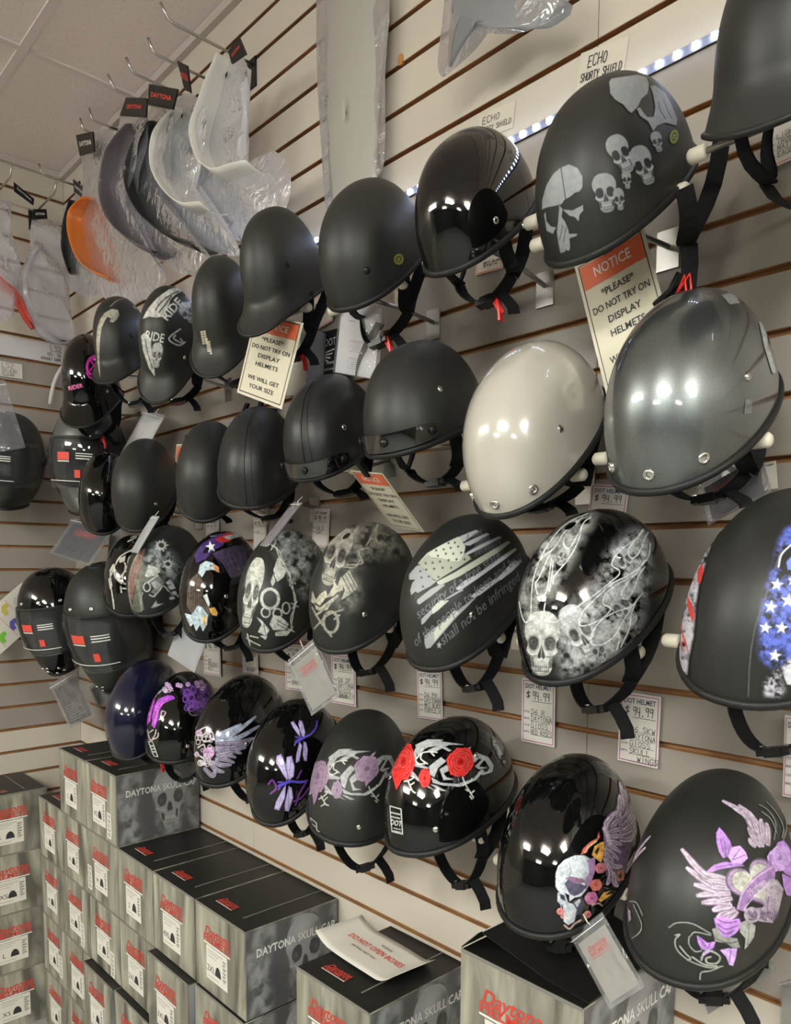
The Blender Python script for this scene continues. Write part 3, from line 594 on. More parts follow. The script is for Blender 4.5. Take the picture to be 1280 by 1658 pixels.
  ('f',(.5,.5,.47),1,[-54.3,-24,-44.5,-37.5,-51.5,-51.2,-38.2,-58.1,-31.3,-47.7,-44.4,-30.7]),
  ('f',(.5,.5,.47),1,[-24.3,-20.6,-11.1,-24.1,2.3,-37.9,-4.5,-48.1,-24.6,-47.8,-31.1,-37.5]),
  ('f',(.5,.5,.47),1,[-21.3,-51.3,2.2,-48.3,9.1,-45,-1.2,-58.7,-21.4,-58.2]),
  ('f',(.5,.5,.47),1,[-48.3,-58.2,-38.4,-65.1,-34.8,-58.1]),
  ('l',(.04,.04,.04),1.34,1,1,[-41.1,-35.8,-38.1,-54.6]),
  ('l',(.04,.04,.04),1.34,1,1,[-17.8,-30.8,-1.1,-41.3]),
  ('l',(.04,.04,.04),1.34,1,1,[-17.8,-37.6,-4.5,-44.7]),
  ('l',(.04,.04,.04),1.34,1,1,[-11.1,-24.1,2.3,-36.2]),
  ('l',(.5,.5,.46),1.78,1,1,[-38.4,104.2,-24.4,101.9,-12.3,89.1,-7.3,71.3,2.8,50.7,7.8,37.1,11,16.6,12.6,-3.8,9.1,-24.3,5.6,-48.4]),
  ('l',(.5,.5,.46),1.56,1,1,[-38.3,101.7,-21.3,99.5,-16,86.7,-6.1,69.1,5,48.6,3.9,34.8,13.3,14.5,13.8,-6,5.5,-26.5,8.7,-50.7]),
  ('l',(.5,.5,.46),1.56,1,1,[-31.1,105.7,-17.8,98.3]),
  ('l',(.5,.5,.46),1.56,1,1,[-20.1,109.3,-28.7,94.7]),
  ('l',(.5,.5,.46),1.56,1,1,[-13.7,74.6,-.8,68.2]),
  ('l',(.5,.5,.46),1.56,1,1,[-2.9,78.3,-11.6,64.5]),
  ('l',(.5,.5,.46),1.56,1,1,[1.3,40.2,14.3,34]),
  ('l',(.5,.5,.46),1.56,1,1,[12.2,43.8,3.4,30.4]),
  ('l',(.5,.5,.46),1.56,1,1,[6.1,-.6,19.2,-7.2]),
  ('l',(.5,.5,.46),1.56,1,1,[17,2.7,8.2,-10.4]),
  ('l',(.5,.5,.46),1.56,1,1,[-.9,-44.9,12.2,-52]),
  ('l',(.5,.5,.46),1.56,1,1,[10,-41.9,1.2,-55]),
  ('f',(.5,.5,.46),1,[-24,57.1,-17.4,78.2,-12.3,85.4,-10.7,67.7,-.6,57.6,-7.4,43.6,-17.4,36.7,-20.7,43.4]),
  ('f',(.5,.5,.46),1,[-29,36.6,-24,50.2,-20.7,36.6,-25.7,28.1]),
  ('l',(.5,.5,.46),2.23,1,1,[-73.2,-62.7,-62.6,-69.2,-48.9,-75.9,-55.7,-72.5]),
  ('l',(.5,.5,.46),2.23,1,1,[-70.8,-55.3,-66.8,-76.9]),
  ('l',(.5,.5,.46),2.23,1,1,[-65.6,-58.6,-51.8,-61.7]),
  ('l',(.6,.6,.58),1.78,1,1,[53.4,90.1,52.2,105.6,62.6,111.9,69.8,108.3,77,106.5])]),
 25: ((.9207,.3003,-.2491),(-.0423,.7116,.7013),(.3879,-.6352,.6679),1.233,[
  ('f',(.055,.03,.14),1,[-55.9,81.5,-41,106.1,-14.1,123.2,9.4,132.4,1.2,101.9,-21.6,89,-32.9,72.9,-51.7,65.1]),
  ('f',(.05,.03,.12),1,[50.2,124.8,66.2,120.9,74.4,108.8,49.1,106]),
  ('f',(.06,.045,.085),1,[-21.6,84.9,24.5,103.3,66.5,108.8,70.1,79,39.2,43.4,15.6,34.7,.8,61.6]),
  ('l',(.03,.02,.05),1.73,1,1,[-17.9,81,.7,53.8]),
  ('l',(.03,.02,.05),1.73,1,1,[-7.3,83.2,10.1,52.5]),
  ('l',(.03,.02,.05),1.73,1,1,[3.3,85.6,19.7,51.3]),
  ('l',(.03,.02,.05),1.73,1,1,[14.1,88.1,29.4,50.1]),
  ('l',(.03,.02,.05),1.73,1,1,[25,90.8,39.3,48.9]),
  ('l',(.03,.02,.05),1.73,1,1,[36.2,93.8,49.4,47.9]),
  ('l',(.03,.02,.05),1.73,1,1,[47.9,97.1,59.9,46.8]),
  ('f',(.45,.03,.03),1,[-16,114.2,3.5,128.2,21.5,133.9,29.3,125.9,12.9,110.9,-2.6,108]),
  ('f',(.45,.46,.48),1,[-.5,121.1,29.6,131,35.4,124.5,13,115.2]),
  ('f',(.45,.46,.48),1,[17.4,133.2,41.9,134.6,58.1,126.9,37.5,124.9]),
  ('g','star',[-23.6,98.5,-12.8,100.6,-25.8,111.9],((.75,.76,.8),)),
  ('f',(.1,.075,.06),1,[-60.9,34.2,-47.7,45.6,-36.7,22.6,-40.6,-3.9,-29.8,-19.1,-26.4,-38.2,-41.7,-57.5,-59.9,-38.2,-70.9,-19.2,-68.5,11.3]),
  ('l',(.03,.022,.02),1.6,1,1,[-64.7,34.2,-66.8,-3.9]),
  ('l',(.03,.022,.02),1.6,1,1,[-60.9,30.3,-62.3,-9.2]),
  ('l',(.03,.022,.02),1.6,1,1,[-57.1,26.5,-57.9,-14.5]),
  ('l',(.03,.022,.02),1.6,1,1,[-53.4,22.7,-53.5,-19.8]),
  ('l',(.03,.022,.02),1.6,1,1,[-49.7,18.9,-49.1,-25.1]),
  ('l',(.03,.022,.02),1.6,1,1,[-46,15.1,-44.8,-30.5]),
  ('l',(.03,.022,.02),1.6,1,1,[-42.3,11.3,-40.4,-35.8]),
  ('l',(.03,.022,.02),1.6,1,1,[-38.6,7.5,-36.1,-41.2]),
  ('l',(.03,.022,.02),1.6,1,1,[-35,3.7,-31.7,-46.7]),
  ('f',(.5,.6,.66),1,[-47.7,45.6,-44.1,61.1,-32.9,68.9,-19.8,65.1,-6.8,53.6,-10.6,48.9,-21.7,51.4,-32.8,49.4,-40.3,36]),
  ('f',(.7,.3,.12),1,[-19.8,63.1,-8.6,57.5,-6.9,45.9,-12.4,47.7,-16.1,51.5]),
  ('f',(.02,.02,.02),1,[-25.4,60.3,-21.7,61.1,-21.7,58,-24.6,57.2]),
  ('f',(.55,.66,.72),1,[-75.4,-34.7,-61.8,-38.3,-48.3,-19.1,-40.9,-22.9,-30.1,-38.2,-32.3,-57.6,-40.2,-71.4,-45.4,-57.5,-53.5,-71.5,-58.6,-55.7,-64.6,-61.8,-70,-50.1]),
  ('l',(.3,.38,.44),1.48,1,1,[-61.8,-38.3,-55,-61.6]),
  ('l',(.3,.38,.44),1.48,1,1,[-50.3,-26.7,-45.4,-57.5]),
  ('l',(.3,.38,.44),1.48,1,1,[-41,-26.7,-37.9,-57.5]),
  ('f',(.7,.72,.74),1,[-38.7,-.1,-31.3,3.7,-26,-15.3,-28,-22.9]),
  ('f',(.75,.45,.1),1,[-28,-24.8,-16.9,-22.9,-10.7,-34.5,-13.4,-40.3,-20.8,-38.3,-24.5,-34.4]),
  ('f',(.75,.42,.1),1,[-41.3,-42,-35.6,-38.2,-33.4,-55.6,-37.9,-57.5])]),
 26: ((.8632,.4038,-.3029),(.0087,.588,.8088),(.5047,-.7008,.5041),1.356,[
  ('m',(.3,.34,.34),1,9.5,1.2,[-59.2,39.7,-52.1,65.4,-38.1,82.3,-10,82.9,7.4,66.5,24.7,33.4,28,14.9,-.9,3.6,-24.8,25.3,-45.5,25.2]),
  ('f',(.18,.1,.075),1,[-86.3,14.5,-73.3,47.2,-61,71.1,-50.4,76.7,-55.6,54.3,-61,32.5,-68.3,10.8,-76.2,-21.8,-80.7,-40.2,-87.6,-27.5]),
  ('f',(.1,.11,.08),1,[-59.2,37.9,-45.4,37,-50.9,14.4,-32,10.8,-39,3.6,-56.3,0,-62.1,-66,-77.2,-68.8,-81.9,-55.4,-68.5,3.6]),
  ('g','burst',[-16.2,83.6,2.4,84.3,-16,101],((.52,.55,.52),(.03,.03,.03))),
  ('g','burst',[-2.8,41.2,13.3,41.5,-2.5,55.6],((.52,.55,.52),(.03,.03,.03))),
  ('f',(.45,.47,.42),1,[-51.7,14.4,-43.6,39.7,-24.7,32.6,-19.7,23.6,-31.9,14.4,-45.7,12.2]),
  ('f',(.16,.17,.16),1,[-45.9,1.8,-24.9,18.1,-11.4,0,-16.9,-14.6,-29.3,-27.2,-39.6,-21.7,-32.5,-12.7,-39.1,-1.8]),
  ('f',(.34,.36,.35),1,[-39.1,-1.8,-32.1,3.6,-16.7,-3.7,-25.6,-16.3,-32.5,-14.5]),
  ('l',(.48,.5,.47),2.98,1,1,[-46,0,-25,16.3]),
  ('l',(.48,.5,.47),2.44,1,1,[-32.9,-30.9,-22.2,-18.2,-13.3,-7.3,-1.3,-20.2]),
  ('g','ring',[-47.9,-10,-40.8,-10,-47.7,-.4],((.45,.47,.45),)),
  ('l',(.42,.44,.42),2.44,1,1,[-43.1,-27.2,-34.6,-30.8,-29.3,-23.6]),
  ('l',(.32,.34,.3),1.36,1,1,[-60.7,-60.3,-55.3,-59.3]),
  ('l',(.32,.34,.3),1.36,1,1,[-61.4,-56.4,-56,-55.4]),
  ('l',(.32,.34,.3),1.36,1,1,[-62.1,-52.5,-56.6,-51.5]),
  ('l',(.32,.34,.3),1.36,1,1,[-62.9,-48.6,-57.3,-47.6]),
  ('l',(.32,.34,.3),1.36,1,1,[-63.6,-44.7,-57.9,-43.8]),
  ('l',(.32,.34,.3),1.36,1,1,[-64.3,-40.9,-58.6,-39.9]),
  ('l',(.32,.34,.3),1.36,1,1,[-65.1,-37,-59.2,-36.1]),
  ('l',(.32,.34,.3),1.36,1,1,[-65.8,-33.2,-59.9,-32.3]),
  ('l',(.32,.34,.3),1.36,1,1,[-66.6,-29.4,-60.6,-28.4]),
  ('l',(.32,.34,.3),1.36,1,1,[-67.3,-25.6,-61.2,-24.6]),
  ('l',(.32,.34,.3),1.36,1,1,[-68.1,-21.7,-61.9,-20.8]),
  ('l',(.32,.34,.3),1.36,1,1,[-68.8,-17.9,-62.6,-17]),
  ('l',(.32,.34,.3),1.36,1,1,[-69.6,-14.1,-63.3,-13.2]),
  ('l',(.32,.34,.3),1.36,1,1,[-70.4,-10.3,-64,-9.4]),
  ('l',(.32,.34,.3),1.36,1,1,[-71.2,-6.5,-64.7,-5.6]),
  ('l',(.32,.34,.3),1.36,1,1,[-72,-2.7,-65.4,-1.8]),
  ('l',(.32,.34,.3),1.36,1,1,[-72.8,1.1,-66.1,1.9]),
  ('l',(.32,.34,.3),1.36,1,1,[-73.6,4.8,-66.8,5.7]),
  ('l',(.3,.31,.28),2.03,1,1,[-61.1,-64.1,-60.8,-36.3,-56.9,-21.7]),
  ('f',(.42,.45,.47),1,[-7.9,0,1,7.3,7.9,-1.9,-2.8,-5.5]),
  ('f',(.42,.45,.47),1,[-4.6,-9.2,7.9,-1.9,13,-13,2.3,-16.6]),
  ('f',(.42,.45,.47),1,[.4,-22,12.9,-18.5,16.4,-26,5.6,-31.3]),
  ('f',(.42,.45,.47),1,[-1.6,-33.1,10.9,-31.4,10.8,-37,.1,-38.7]),
  ('f',(.42,.45,.47),1,[12.8,-27.8,20,-27.9,18.1,-33.5]),
  ('l',(.04,.04,.04),2.71,1,1,[-1.2,-16.5,10.9,-33.3]),
  ('f',(.35,.36,.36),1,[-40.5,-56.5,-29.6,-40,-26.3,-47.4,-12.4,-46.7,-33.5,-55.7]),
  ('g','ring',[70.4,104.2,75.7,107.5,66,111.7],((.5,.55,.6),)),
  ('l',(.3,.24,.2),2.71,1,1,[-61,71.1,-73.3,50.8,-84.3,18.1,-87.3,-21.9,-80.9,-67.1])]),
 27: ((.994,.0972,-.0497),(-.0153,.5753,.8178),(.108,-.8122,.5733),1.453,[
  ('l',(.55,.53,.47),2.91,1,1,[7.8,79.6,-5.5,73.2,-11.4,60.9,-7.9,47,-2.3,45]),
  ('l',(.55,.53,.47),2.91,1,1,[-4.2,41,-19.3,35,-25.1,21.2,-21.6,7.4,-12.3,7.4]),
  ('l',(.55,.53,.47),2.91,1,1,[-12,25.2,-15.8,21.2,-10.3,15.3]),
  ('l',(.55,.53,.47),2.91,1,1,[-30.7,21.2,-19.2,37,-17.1,52.9,-19.8,56.9]),
  ('l',(.55,.53,.47),2.91,1,1,[-27.5,-4.4,-12.6,-5.4]),
  ('l',(.55,.53,.47),2.91,1,1,[-39.6,53,-31.9,69.1,-16.7,81.3,12.1,96.6]),
  ('l',(.55,.53,.47),2.91,1,1,[-53.2,37.3,-43.5,53.1,-41.9,25.2,-27.2,7.4]),
  ('l',(.55,.53,.47),2.91,1,1,[-55.5,13.4,-50.2,-10.3,-45.8,-54.3]),
  ('l',(.55,.53,.47),2.91,1,1,[-41.7,41,-30.8,13.3]),
  ('l',(.55,.53,.47),2.91,1,1,[-29.2,-.4,-27.7,-14.2]),
  ('l',(.55,.53,.47),2.91,1,1,[-10.7,111.4,8.9,123.4]),
  ('f',(.55,.53,.47),.8,[-33.9,67.1,-16.8,75.1,-18.9,60.9,-30.2,56.9]),
  ('f',(.55,.53,.47),.8,[-53.2,37.3,-43.5,51.1,-43.6,37.1,-53.4,21.3]),
  ('f',(.55,.53,.47),.8,[-57.4,17.4,-51.4,25.3,-48,1.5,-54,-6.4]),
  ('f',(.55,.53,.47),.8,[-39.9,29.1,-25.2,13.3,-25.4,5.5,-36.4,13.3]),
  ('f',(.55,.53,.47),.8,[-50.3,-14.3,-45.1,-34.1,-44.1,-58.3,-49,-34.1]),
  ('f',(.55,.53,.47),.8,[-19,50.9,-9.7,49.9,-15.4,40.9,-20.1,38.9]),
  ('f',(.55,.53,.47),.8,[-6.7,120.6,13.2,138,21.2,140.2,8.9,123.4])]),
 20: ((.9607,.2713,.0589),(-.1712,.412,.895),(.2185,-.8699,.4422),.528,[
  ('m',(.1,.14,.55),1.3,2.6,3,[38.3,114.7,3.3,94.6,-5.4,59.5,-11.4,36.1,-15.1,10.2,-15.2,-17,-9.1,-26.6,1.9,-27.9,43.7,-6.2,54.3,55.1]),
  ('m',(.13,.18,.75),1,4.2,.8,[10.4,39.9,-.5,12.9,-1.8,-14.2,11.5,-11.5,15.3,53.7]),
  ('g','star',[-2.3,44.8,3.1,43.9,-1.5,51],((.62,.63,.66),)),
  ('g','star',[-7.1,25.1,-1.4,24.1,-6.4,31.5],((.62,.63,.66),)),
  ('g','star',[6.5,30.4,12.5,29.4,7.4,37.1],((.62,.63,.66),)),
  ('g','star',[-11.2,6.8,-6.1,6,-10.4,12.4],((.62,.63,.66),)),
  ('g','star',[1.3,6.7,6.6,5.9,2,12.8],((.62,.63,.66),)),
  ('g','star',[-3.9,-17.6,1.6,-18.5,-3.2,-11.4],((.62,.63,.66),)),
  ('g','star',[10.4,48.1,15.2,47.4,11.2,53.6],((.62,.63,.66),)),
  ('g','star',[12.7,12.8,18.1,12,13.5,18.8],((.62,.63,.66),)),
  ('g','star',[16.4,26.3,21.8,25.5,17.2,32.4],((.62,.63,.66),)),
  ('g','star',[23.7,40,29.1,39.2,24.5,45.9],((.62,.63,.66),)),
  ('g','star',[23.7,10.1,29,9.4,24.4,16.1],((.62,.63,.66),)),
  ('g','star',[32.3,23.8,37.4,23.1,33,29.4],((.62,.63,.66),)),
  ('g','star',[33.6,47,38.6,46.4,34.4,52.6],((.62,.63,.66),)),
  ('g','star',[19.1,63.5,23.9,62.7,19.8,69.1],((.62,.63,.66),)),
  ('f',(.01,.01,.01),1,[-1.7,60.9,.8,73.7,7,80.8,10.7,82.2,10.4,50.9,3.2,55.1]),
  ('l',(.6,.62,.7),1.32,1,1,[-1.1,60.8,1.4,72.2,9.4,81.5]),
  ('f',(.12,.18,.7),1,[5.1,65,10.6,72,10.5,57.9,6.3,57.9]),
  ('m',(.5,.48,.55),1.3,1.6,4,[-12.9,-41.9,-6.7,-34.8,3.1,-25.1,10.4,-19.6,10.4,-27.9,.6,-38.9,4.3,-50.2,-.6,-54.5,-11.7,-53.9]),
  ('f',(.55,.55,.6),1,[3.1,-36.1,5.5,-26.5,11.6,-22.4,11.7,-44.6,5.6,-43.1]),
  ('m',(.5,.48,.54),1.6,1.3,2.2,[-60.6,94.6,-64.9,69.8,-69.8,51.4,-72.4,28.8,-74,-.7,-79.2,-21.6,-81.7,-40,-90.2,-28.9,-92.1,5.5,-91.3,27.5,-85.6,57.1,-77,82,-69.8,102.1,-61.5,110,-56,119.5,-53.3,118.1]),
  ('f',(.55,.035,.03),1,[-90.2,24.3,-86.3,5.4,-80.7,-6.7,-77.7,-18.5,-79,-15.6,-85.9,-.7,-91,14.9]),
  ('f',(.55,.035,.03),1,[-84.2,54,-83.2,41.5,-75,29,-72.4,18.4,-74.2,11.1,-80.4,26.5,-85.8,46.2]),
  ('f',(.55,.035,.03),1,[-73.1,65.8,-67.8,70.7,-65.6,61.7,-67.9,49.5,-71.6,51.8]),
  ('f',(.55,.035,.03),1,[-77,82,-71.3,96,-67.2,102.3,-65.9,97.6,-71.6,83.7,-75.1,77.4]),
  ('f',(.55,.035,.03),1,[-90.4,-.8,-82.7,-18.8,-84.7,-15.9,-90.8,-7]),
  ('f',(.08,.02,.03),1,[-78,94.3,-82.7,64.9,-85,52.4,-81.7,52.5,-78.5,74.3]),
  ('f',(.08,.02,.03),1,[-64.2,113.1,-69.9,97.6,-72.8,89.8,-70.1,91.4,-63,107]),
  ('l',(.6,.58,.6),.95,1,1,[-67.1,100.6,-74.4,78.9,-75.2,71.2,-71.7,77.4,-64.6,96.1]),
  ('l',(.075,.075,.075),1.06,1,1,[3.3,85.4,-5.3,53.9,-13.9,26.5,-20,4.8,-23.8,-22.6,-25.5,-55])]),
 30: ((.9387,.3269,.1093),(-.2838,.553,.7834),(.1957,-.7664,.6119),.616,[
  ('l',(.28,.28,.26),.86,1,1,[60.8,95.4,69,90.4,75.1,77.6,69.7,58.8]),
  ('l',(.28,.28,.26),.86,1,1,[69.4,100.3,77.9,90.3,83.8,74.2,79.1,61.6]),
  ('l',(.28,.28,.26),.86,1,1,[61.8,87.6,70.4,80.2,74.5,65.8]),
  ('l',(.28,.28,.26),.86,1,1,[91.1,94.2,88.6,75.6,80.7,60.2]),
  ('g','wing',[58.8,62.9,76.8,49.8,95.8,104.3],((.5,.42,.5),(.2,.13,.22),9,1)),
  ('g','wing',[16.9,17.5,-24.6,22.2,8.7,-17.7],((.5,.42,.5),(.2,.13,.22),11,-1)),
  ('g','feather',[22.5,-11.2,17.7,-15.4,11.5,-19.7],((.5,.42,.5),(.2,.13,.22),3.77)),
  ('g','feather',[21.3,-9.7,12.4,-12.6,3.3,-18.2],((.5,.42,.5),(.2,.13,.22),3.77)),
  ('g','feather',[18.8,-6.9,8.8,-8.3,0,-11.1],((.5,.42,.5),(.2,.13,.22),3.77)),
  ('g','feather',[17.8,-4,5.3,-2.6,-9,-4],((.5,.42,.5),(.2,.13,.22),3.77)),
  ('g','feather',[16.9,.2,3.3,4.5,-13.1,2.4],((.5,.42,.5),(.2,.13,.22),3.77)),
  ('g','feather',[15.9,3.1,1.1,8.8,-14,13.2],((.5,.42,.5),(.2,.13,.22),3.77)),
  ('g','feather',[14.9,6,-1,14.6,-19.3,29.4],((.5,.42,.5),(.2,.13,.22),3.77)),
  ('g','feather',[13.8,8.9,-3.2,20.4,-14,37.6],((.5,.42,.5),(.2,.13,.22),3.77)),
  ('g','feather',[14,10.3,-5.5,24.8,-21.8,47.7],((.5,.42,.5),(.2,.13,.22),3.77)),
  ('g','feather',[17.8,17.5,8.2,20.4,-2.8,23.3],((.5,.42,.5),(.2,.13,.22),2.93)),
  ('g','feather',[18.6,13.2,9.1,16,-2.2,16.8],((.5,.42,.5),(.2,.13,.22),2.93)),
  ('g','feather',[19.5,8.9,9.8,10.3,1.3,10.3],((.5,.42,.5),(.2,.13,.22),2.93)),
  ('g','feather',[18.9,4.5,11.8,4.5,3.2,3.1],((.5,.42,.5),(.2,.13,.22),2.93)),
  ('g','feather',[19.7,.3,12.5,-1.1,5.3,-2.6],((.5,.42,.5),(.2,.13,.22),2.93)),
  ('g','feather',[52.6,54.2,43.5,82.6,23.7,97.9],((.5,.42,.5),(.2,.13,.22),3.35)),
  ('g','feather',[53.4,54.3,46,79.4,33.2,89.8],((.5,.42,.5),(.2,.13,.22),3.35)),
  ('g','feather',[55,54.4,50.7,79.7,39.1,93.5],((.5,.42,.5),(.2,.13,.22),3.35)),
  ('g','feather',[57.1,53,55.4,70.3,48.7,86.3],((.5,.42,.5),(.2,.13,.22),3.35)),
  ('g','feather',[58.7,53.1,58.6,70.6,59.5,79.7],((.5,.42,.5),(.2,.13,.22),3.35)),
  ('g','feather',[61.7,51.7,64.3,66.3,64.5,76.1],((.5,.42,.5),(.2,.13,.22),3.35)),
  ('g','feather',[50.5,51,46.4,63.3,44.4,69.5],((.5,.42,.5),(.2,.13,.22),2.51)),
  ('g','feather',[53.4,49.6,50.3,58.8,46.9,66.5],((.5,.42,.5),(.2,.13,.22),2.51)),
  ('g','feather',[56.6,49.8,54.7,57.5,53.2,66.9],((.5,.42,.5),(.2,.13,.22),2.51)),
  ('g','feather',[48.8,49.4,44.9,53.8,44.1,58.4],((.5,.42,.5),(.2,.13,.22),2.51)),
  ('f',(.44,.22,.62),1,[13,62.5,16.7,68.8,21,62.5,25,54.8,26.1,47.1,20.7,39.5,16.2,38,13.4,44,12.2,53.1]),
  ('f',(.58,.36,.78),1,[20.7,39.5,26.4,48.7,33.9,50.3,38.2,44.4,39.5,38.4,32.8,32.3,24.2,33.7]),
  ('f',(.44,.22,.62),1,[-1.2,24.8,6.8,31.4,17.2,34.3,27.1,33.7,35.5,30.9,23.6,29.2,13.4,27.7,4.5,24.8]),
  ('l',(.1,.05,.13),.74,1,1,[18.6,39.5,15.8,56.2]),
  ('l',(.1,.05,.13),.74,1,1,[19.3,39.5,19.9,54.7]),
  ('l',(.1,.05,.13),.74,1,1,[20.7,39.5,24.4,50.1]),
  ('l',(.1,.05,.13),.74,1,1,[24.7,36.6,33.5,47.3]),
  ('l',(.1,.05,.13),.74,1,1,[24.6,35.9,37,41.3]),
  ('l',(.1,.05,.13),.74,1,1,[24.1,32.1,9.3,29.1]),
  ('f',(.44,.22,.62),1,[69.1,46.1,72.6,55.9,80.5,59.4,85.6,54.5,88.9,48.7,84,22.4,76.2,25,70.4,33.8]),
  ('f',(.44,.22,.62),1,[72.5,24.7,83.8,20.9,84.9,1.9,75,3.4,72.5,12.5]),
  ('g','rose',[72.9,40.2,85.9,39.8,78.3,54.5],((.58,.36,.78),(.16,.06,.24))),
  ('f',(.33,.28,.34),1,[57.1,18.1,66.2,18.3,72,9.4,63.8,-11.8,55.6,-23.5,43.2,-21.6,31.7,-18.4,28.5,-9.8,47.9,-8.5]),
  ('l',(.1,.05,.13),.92,1,1,[32.8,-9.8,34.8,-17,38.3,-12.8]),
  ('l',(.1,.05,.13),.92,1,1,[34.6,-11.8,36.6,-18.4,40.1,-12.8]),
  ('l',(.1,.05,.13),.92,1,1,[36.4,-13.9,38.3,-19.7,41.9,-12.8]),
  ('l',(.1,.05,.13),.92,1,1,[39,-9.9,40.1,-21.1,43.7,-12.8]),
  ('l',(.1,.05,.13),.92,1,1,[40.8,-11.9,42.5,-17.2,45.5,-12.8]),
  ('l',(.1,.05,.13),.92,1,1,[42.6,-14,44.3,-18.5,47.4,-12.9]),
  ('l',(.1,.05,.13),.92,1,1,[45.3,-10,46.2,-19.9,49.2,-12.9]),
  ('l',(.1,.05,.13),.92,1,1,[47.2,-12,48,-21.3,51.1,-13]),
  ('l',(.1,.05,.13),.92,1,1,[49.1,-14.1,50.6,-17.4,53,-13]),
  ('l',(.1,.05,.13),.92,1,1,[51.8,-10,52.4,-18.8,54.9,-13]),
  ('l',(.1,.05,.13),.92,1,1,[53.7,-12.1,54.4,-20.2,56.9,-13.1]),
  ('l',(.1,.05,.13),.92,1,1,[55.7,-14.3,56.4,-21.6,58.9,-13.1]),
  ('l',(.1,.05,.13),.92,1,1,[58.6,-10.1,59,-17.6,60.9,-13.2]),
  ('l',(.1,.05,.13),.92,1,1,[60.6,-12.3,61.1,-19.1,62.9,-13.3]),
  ('g','heart',[19.5,8.9,33,-8.4,52.8,-7.1,56.9,42.2],((.5,.5,.43),(.34,.24,.38),(.12,.07,.14))),
  ('f',(.3,.17,.38),1,[22,-9.8,29.1,6,42.9,20.7,58.4,31.6,63.6,33.4,65.9,27.4,62.9,18.2,47.3,9,33.7,-2.6,28.2,-11.9]),
  ('l',(.55,.42,.6),1.11,1,1,[23.4,-9.7,29.6,4.6,43.3,18.5,62.3,30.3]),
  ('l',(.55,.42,.6),.98,1,1,[29,-11.2,34.3,-4.1,47.8,7.6,63.6,17.5]),
  ('t','Mothers',(.55,.5,.52),0,[44.4,10.5,48.4,13.1,41.5,16.4]),
  ('f',(.3,.17,.38),1,[58.6,33.1,61.9,43.2,65.1,42.7,62.7,33.3]),
  ('g','rose',[58.7,10.4,64.6,9.7,61.4,19.3],((.45,.4,.45),(.1,.05,.13))),
  ('f',(.44,.22,.62),1,[.5,-18.2,9.2,-16.1,17.2,-19.7,23.8,-18.3,25,-25.5,18.4,-32.5,10.8,-36.7,5.3,-35.3,1.9,-29.6]),
  ('l',(.1,.05,.13),.98,1,1,[4.5,-19.6,11.2,-22.5,21.3,-21.1]),
  ('l',(.1,.05,.13),.98,1,1,[3.3,-23.9,10.4,-28.2,20.7,-25.4]),
  ('l',(.1,.05,.13),.98,1,1,[3.5,-28.1,9.9,-32.5,17.3,-29.7]),
  ('f',(.35,.35,.33),1,[23.9,-22.6,31.5,-19.8,38.2,-25.8,35.4,-35.9,28.5,-44.4,25.2,-47.2,27.2,-37.1,22.9,-31.2]),
  ('l',(.15,.15,.15),.86,1,1,[32.6,-22.7,28.7,-42.9]),
  ('g','ring',[36.2,-15.3,42.8,-15.4,37,-9],((.4,.33,.42),)),
  ('f',(.26,.26,.25),1,[-2.2,-28.1,2.2,-26.7,6.7,-35.3,19.3,-36.9,21.1,-45.6,14,-45.4,8.9,-41,-.8,-39.5]),
  ('l',(.05,.05,.05),.98,1,1,[-.5,-36.6,10.3,-41,18.9,-39.8]),
  ('f',(.44,.22,.62),1,[-16.9,-33.9,-13,-36.7,-8,-40.9,-.8,-39.5,-2.9,-45.2,-8.9,-48.1,-14.3,-46.7,-17,-39.6]),
  ('f',(.44,.22,.62),1,[-16.8,-55.3,-11.9,-49.5,-3.1,-46.7,-12.2,-52.4]),
  ('f',(.58,.36,.78),1,[2.4,-47.4,9.6,-46,18.1,-46.2,16.7,-52.7,12.6,-62.9,9.2,-61.3,7.3,-53.9]),
  ('l',(.1,.05,.13),.8,1,1,[-8.7,-46.6,-14.5,-36.7]),
  ('l',(.1,.05,.13),.8,1,1,[-8.7,-46.6,-5.2,-40.9]),
  ('l',(.1,.05,.13),.8,1,1,[12.2,-48.2,9.4,-59.8]),
  ('l',(.3,.31,.28),.92,1,1,[-42,-27.2,-34.1,-22.8,-19.8,-23.3,-4.1,-32.4]),
  ('l',(.3,.31,.28),.92,1,1,[-23.5,-35.4,-18,-31.1,-4.3,-33.8]),
  ('l',(.3,.31,.28),.92,1,1,[-24.2,-35.4,-25.1,-42.6,-20.2,-48.9,-14.5,-48.1]),
  ('l',(.3,.31,.28),1.11,1,1,[-37,-34.3,-32.5,-33.5,-37.5,-38.6,-37.2,-47.2,-29.7,-55.7,-19,-61.2,-8.1,-64,3.4,-62.6]),
  ('l',(.3,.31,.28),1.23,1,1,[-33.9,-44.3,-29.1,-51.3,-25.4,-55.5,-28.4,-57.1]),
  ('l',(.3,.31,.28),1.11,1,1,[-19.4,-75.2,-17.1,-68.5,-8.4,-66.9,2,-62.6]),
  ('l',(.3,.31,.28),1.35,1,1,[-23.7,-54.1,-13.3,-61.1,-2.3,-62.5]),
  ('l',(.3,.31,.28),1.54,1,1,[-15.6,-56.8,-11.9,-49.5,-4.7,-48.8,1.6,-53.8,-1.9,-59.6,-10.3,-59.6,-11.2,-55.3,-6.8,-53.8]),
  ('l',(.3,.31,.28),.8,1,1,[-81.4,-2.9,-72.7,-4.3,-67.1,-16.2]),
  ('l',(.3,.31,.28),.8,1,1,[-82.8,-39.9,-72.5,-32.9,-69.6,-23.7,-76.6,-5.9]),
  ('l',(.3,.31,.28),.8,1,1,[-84.4,-9.2,-82.2,-21.4]),
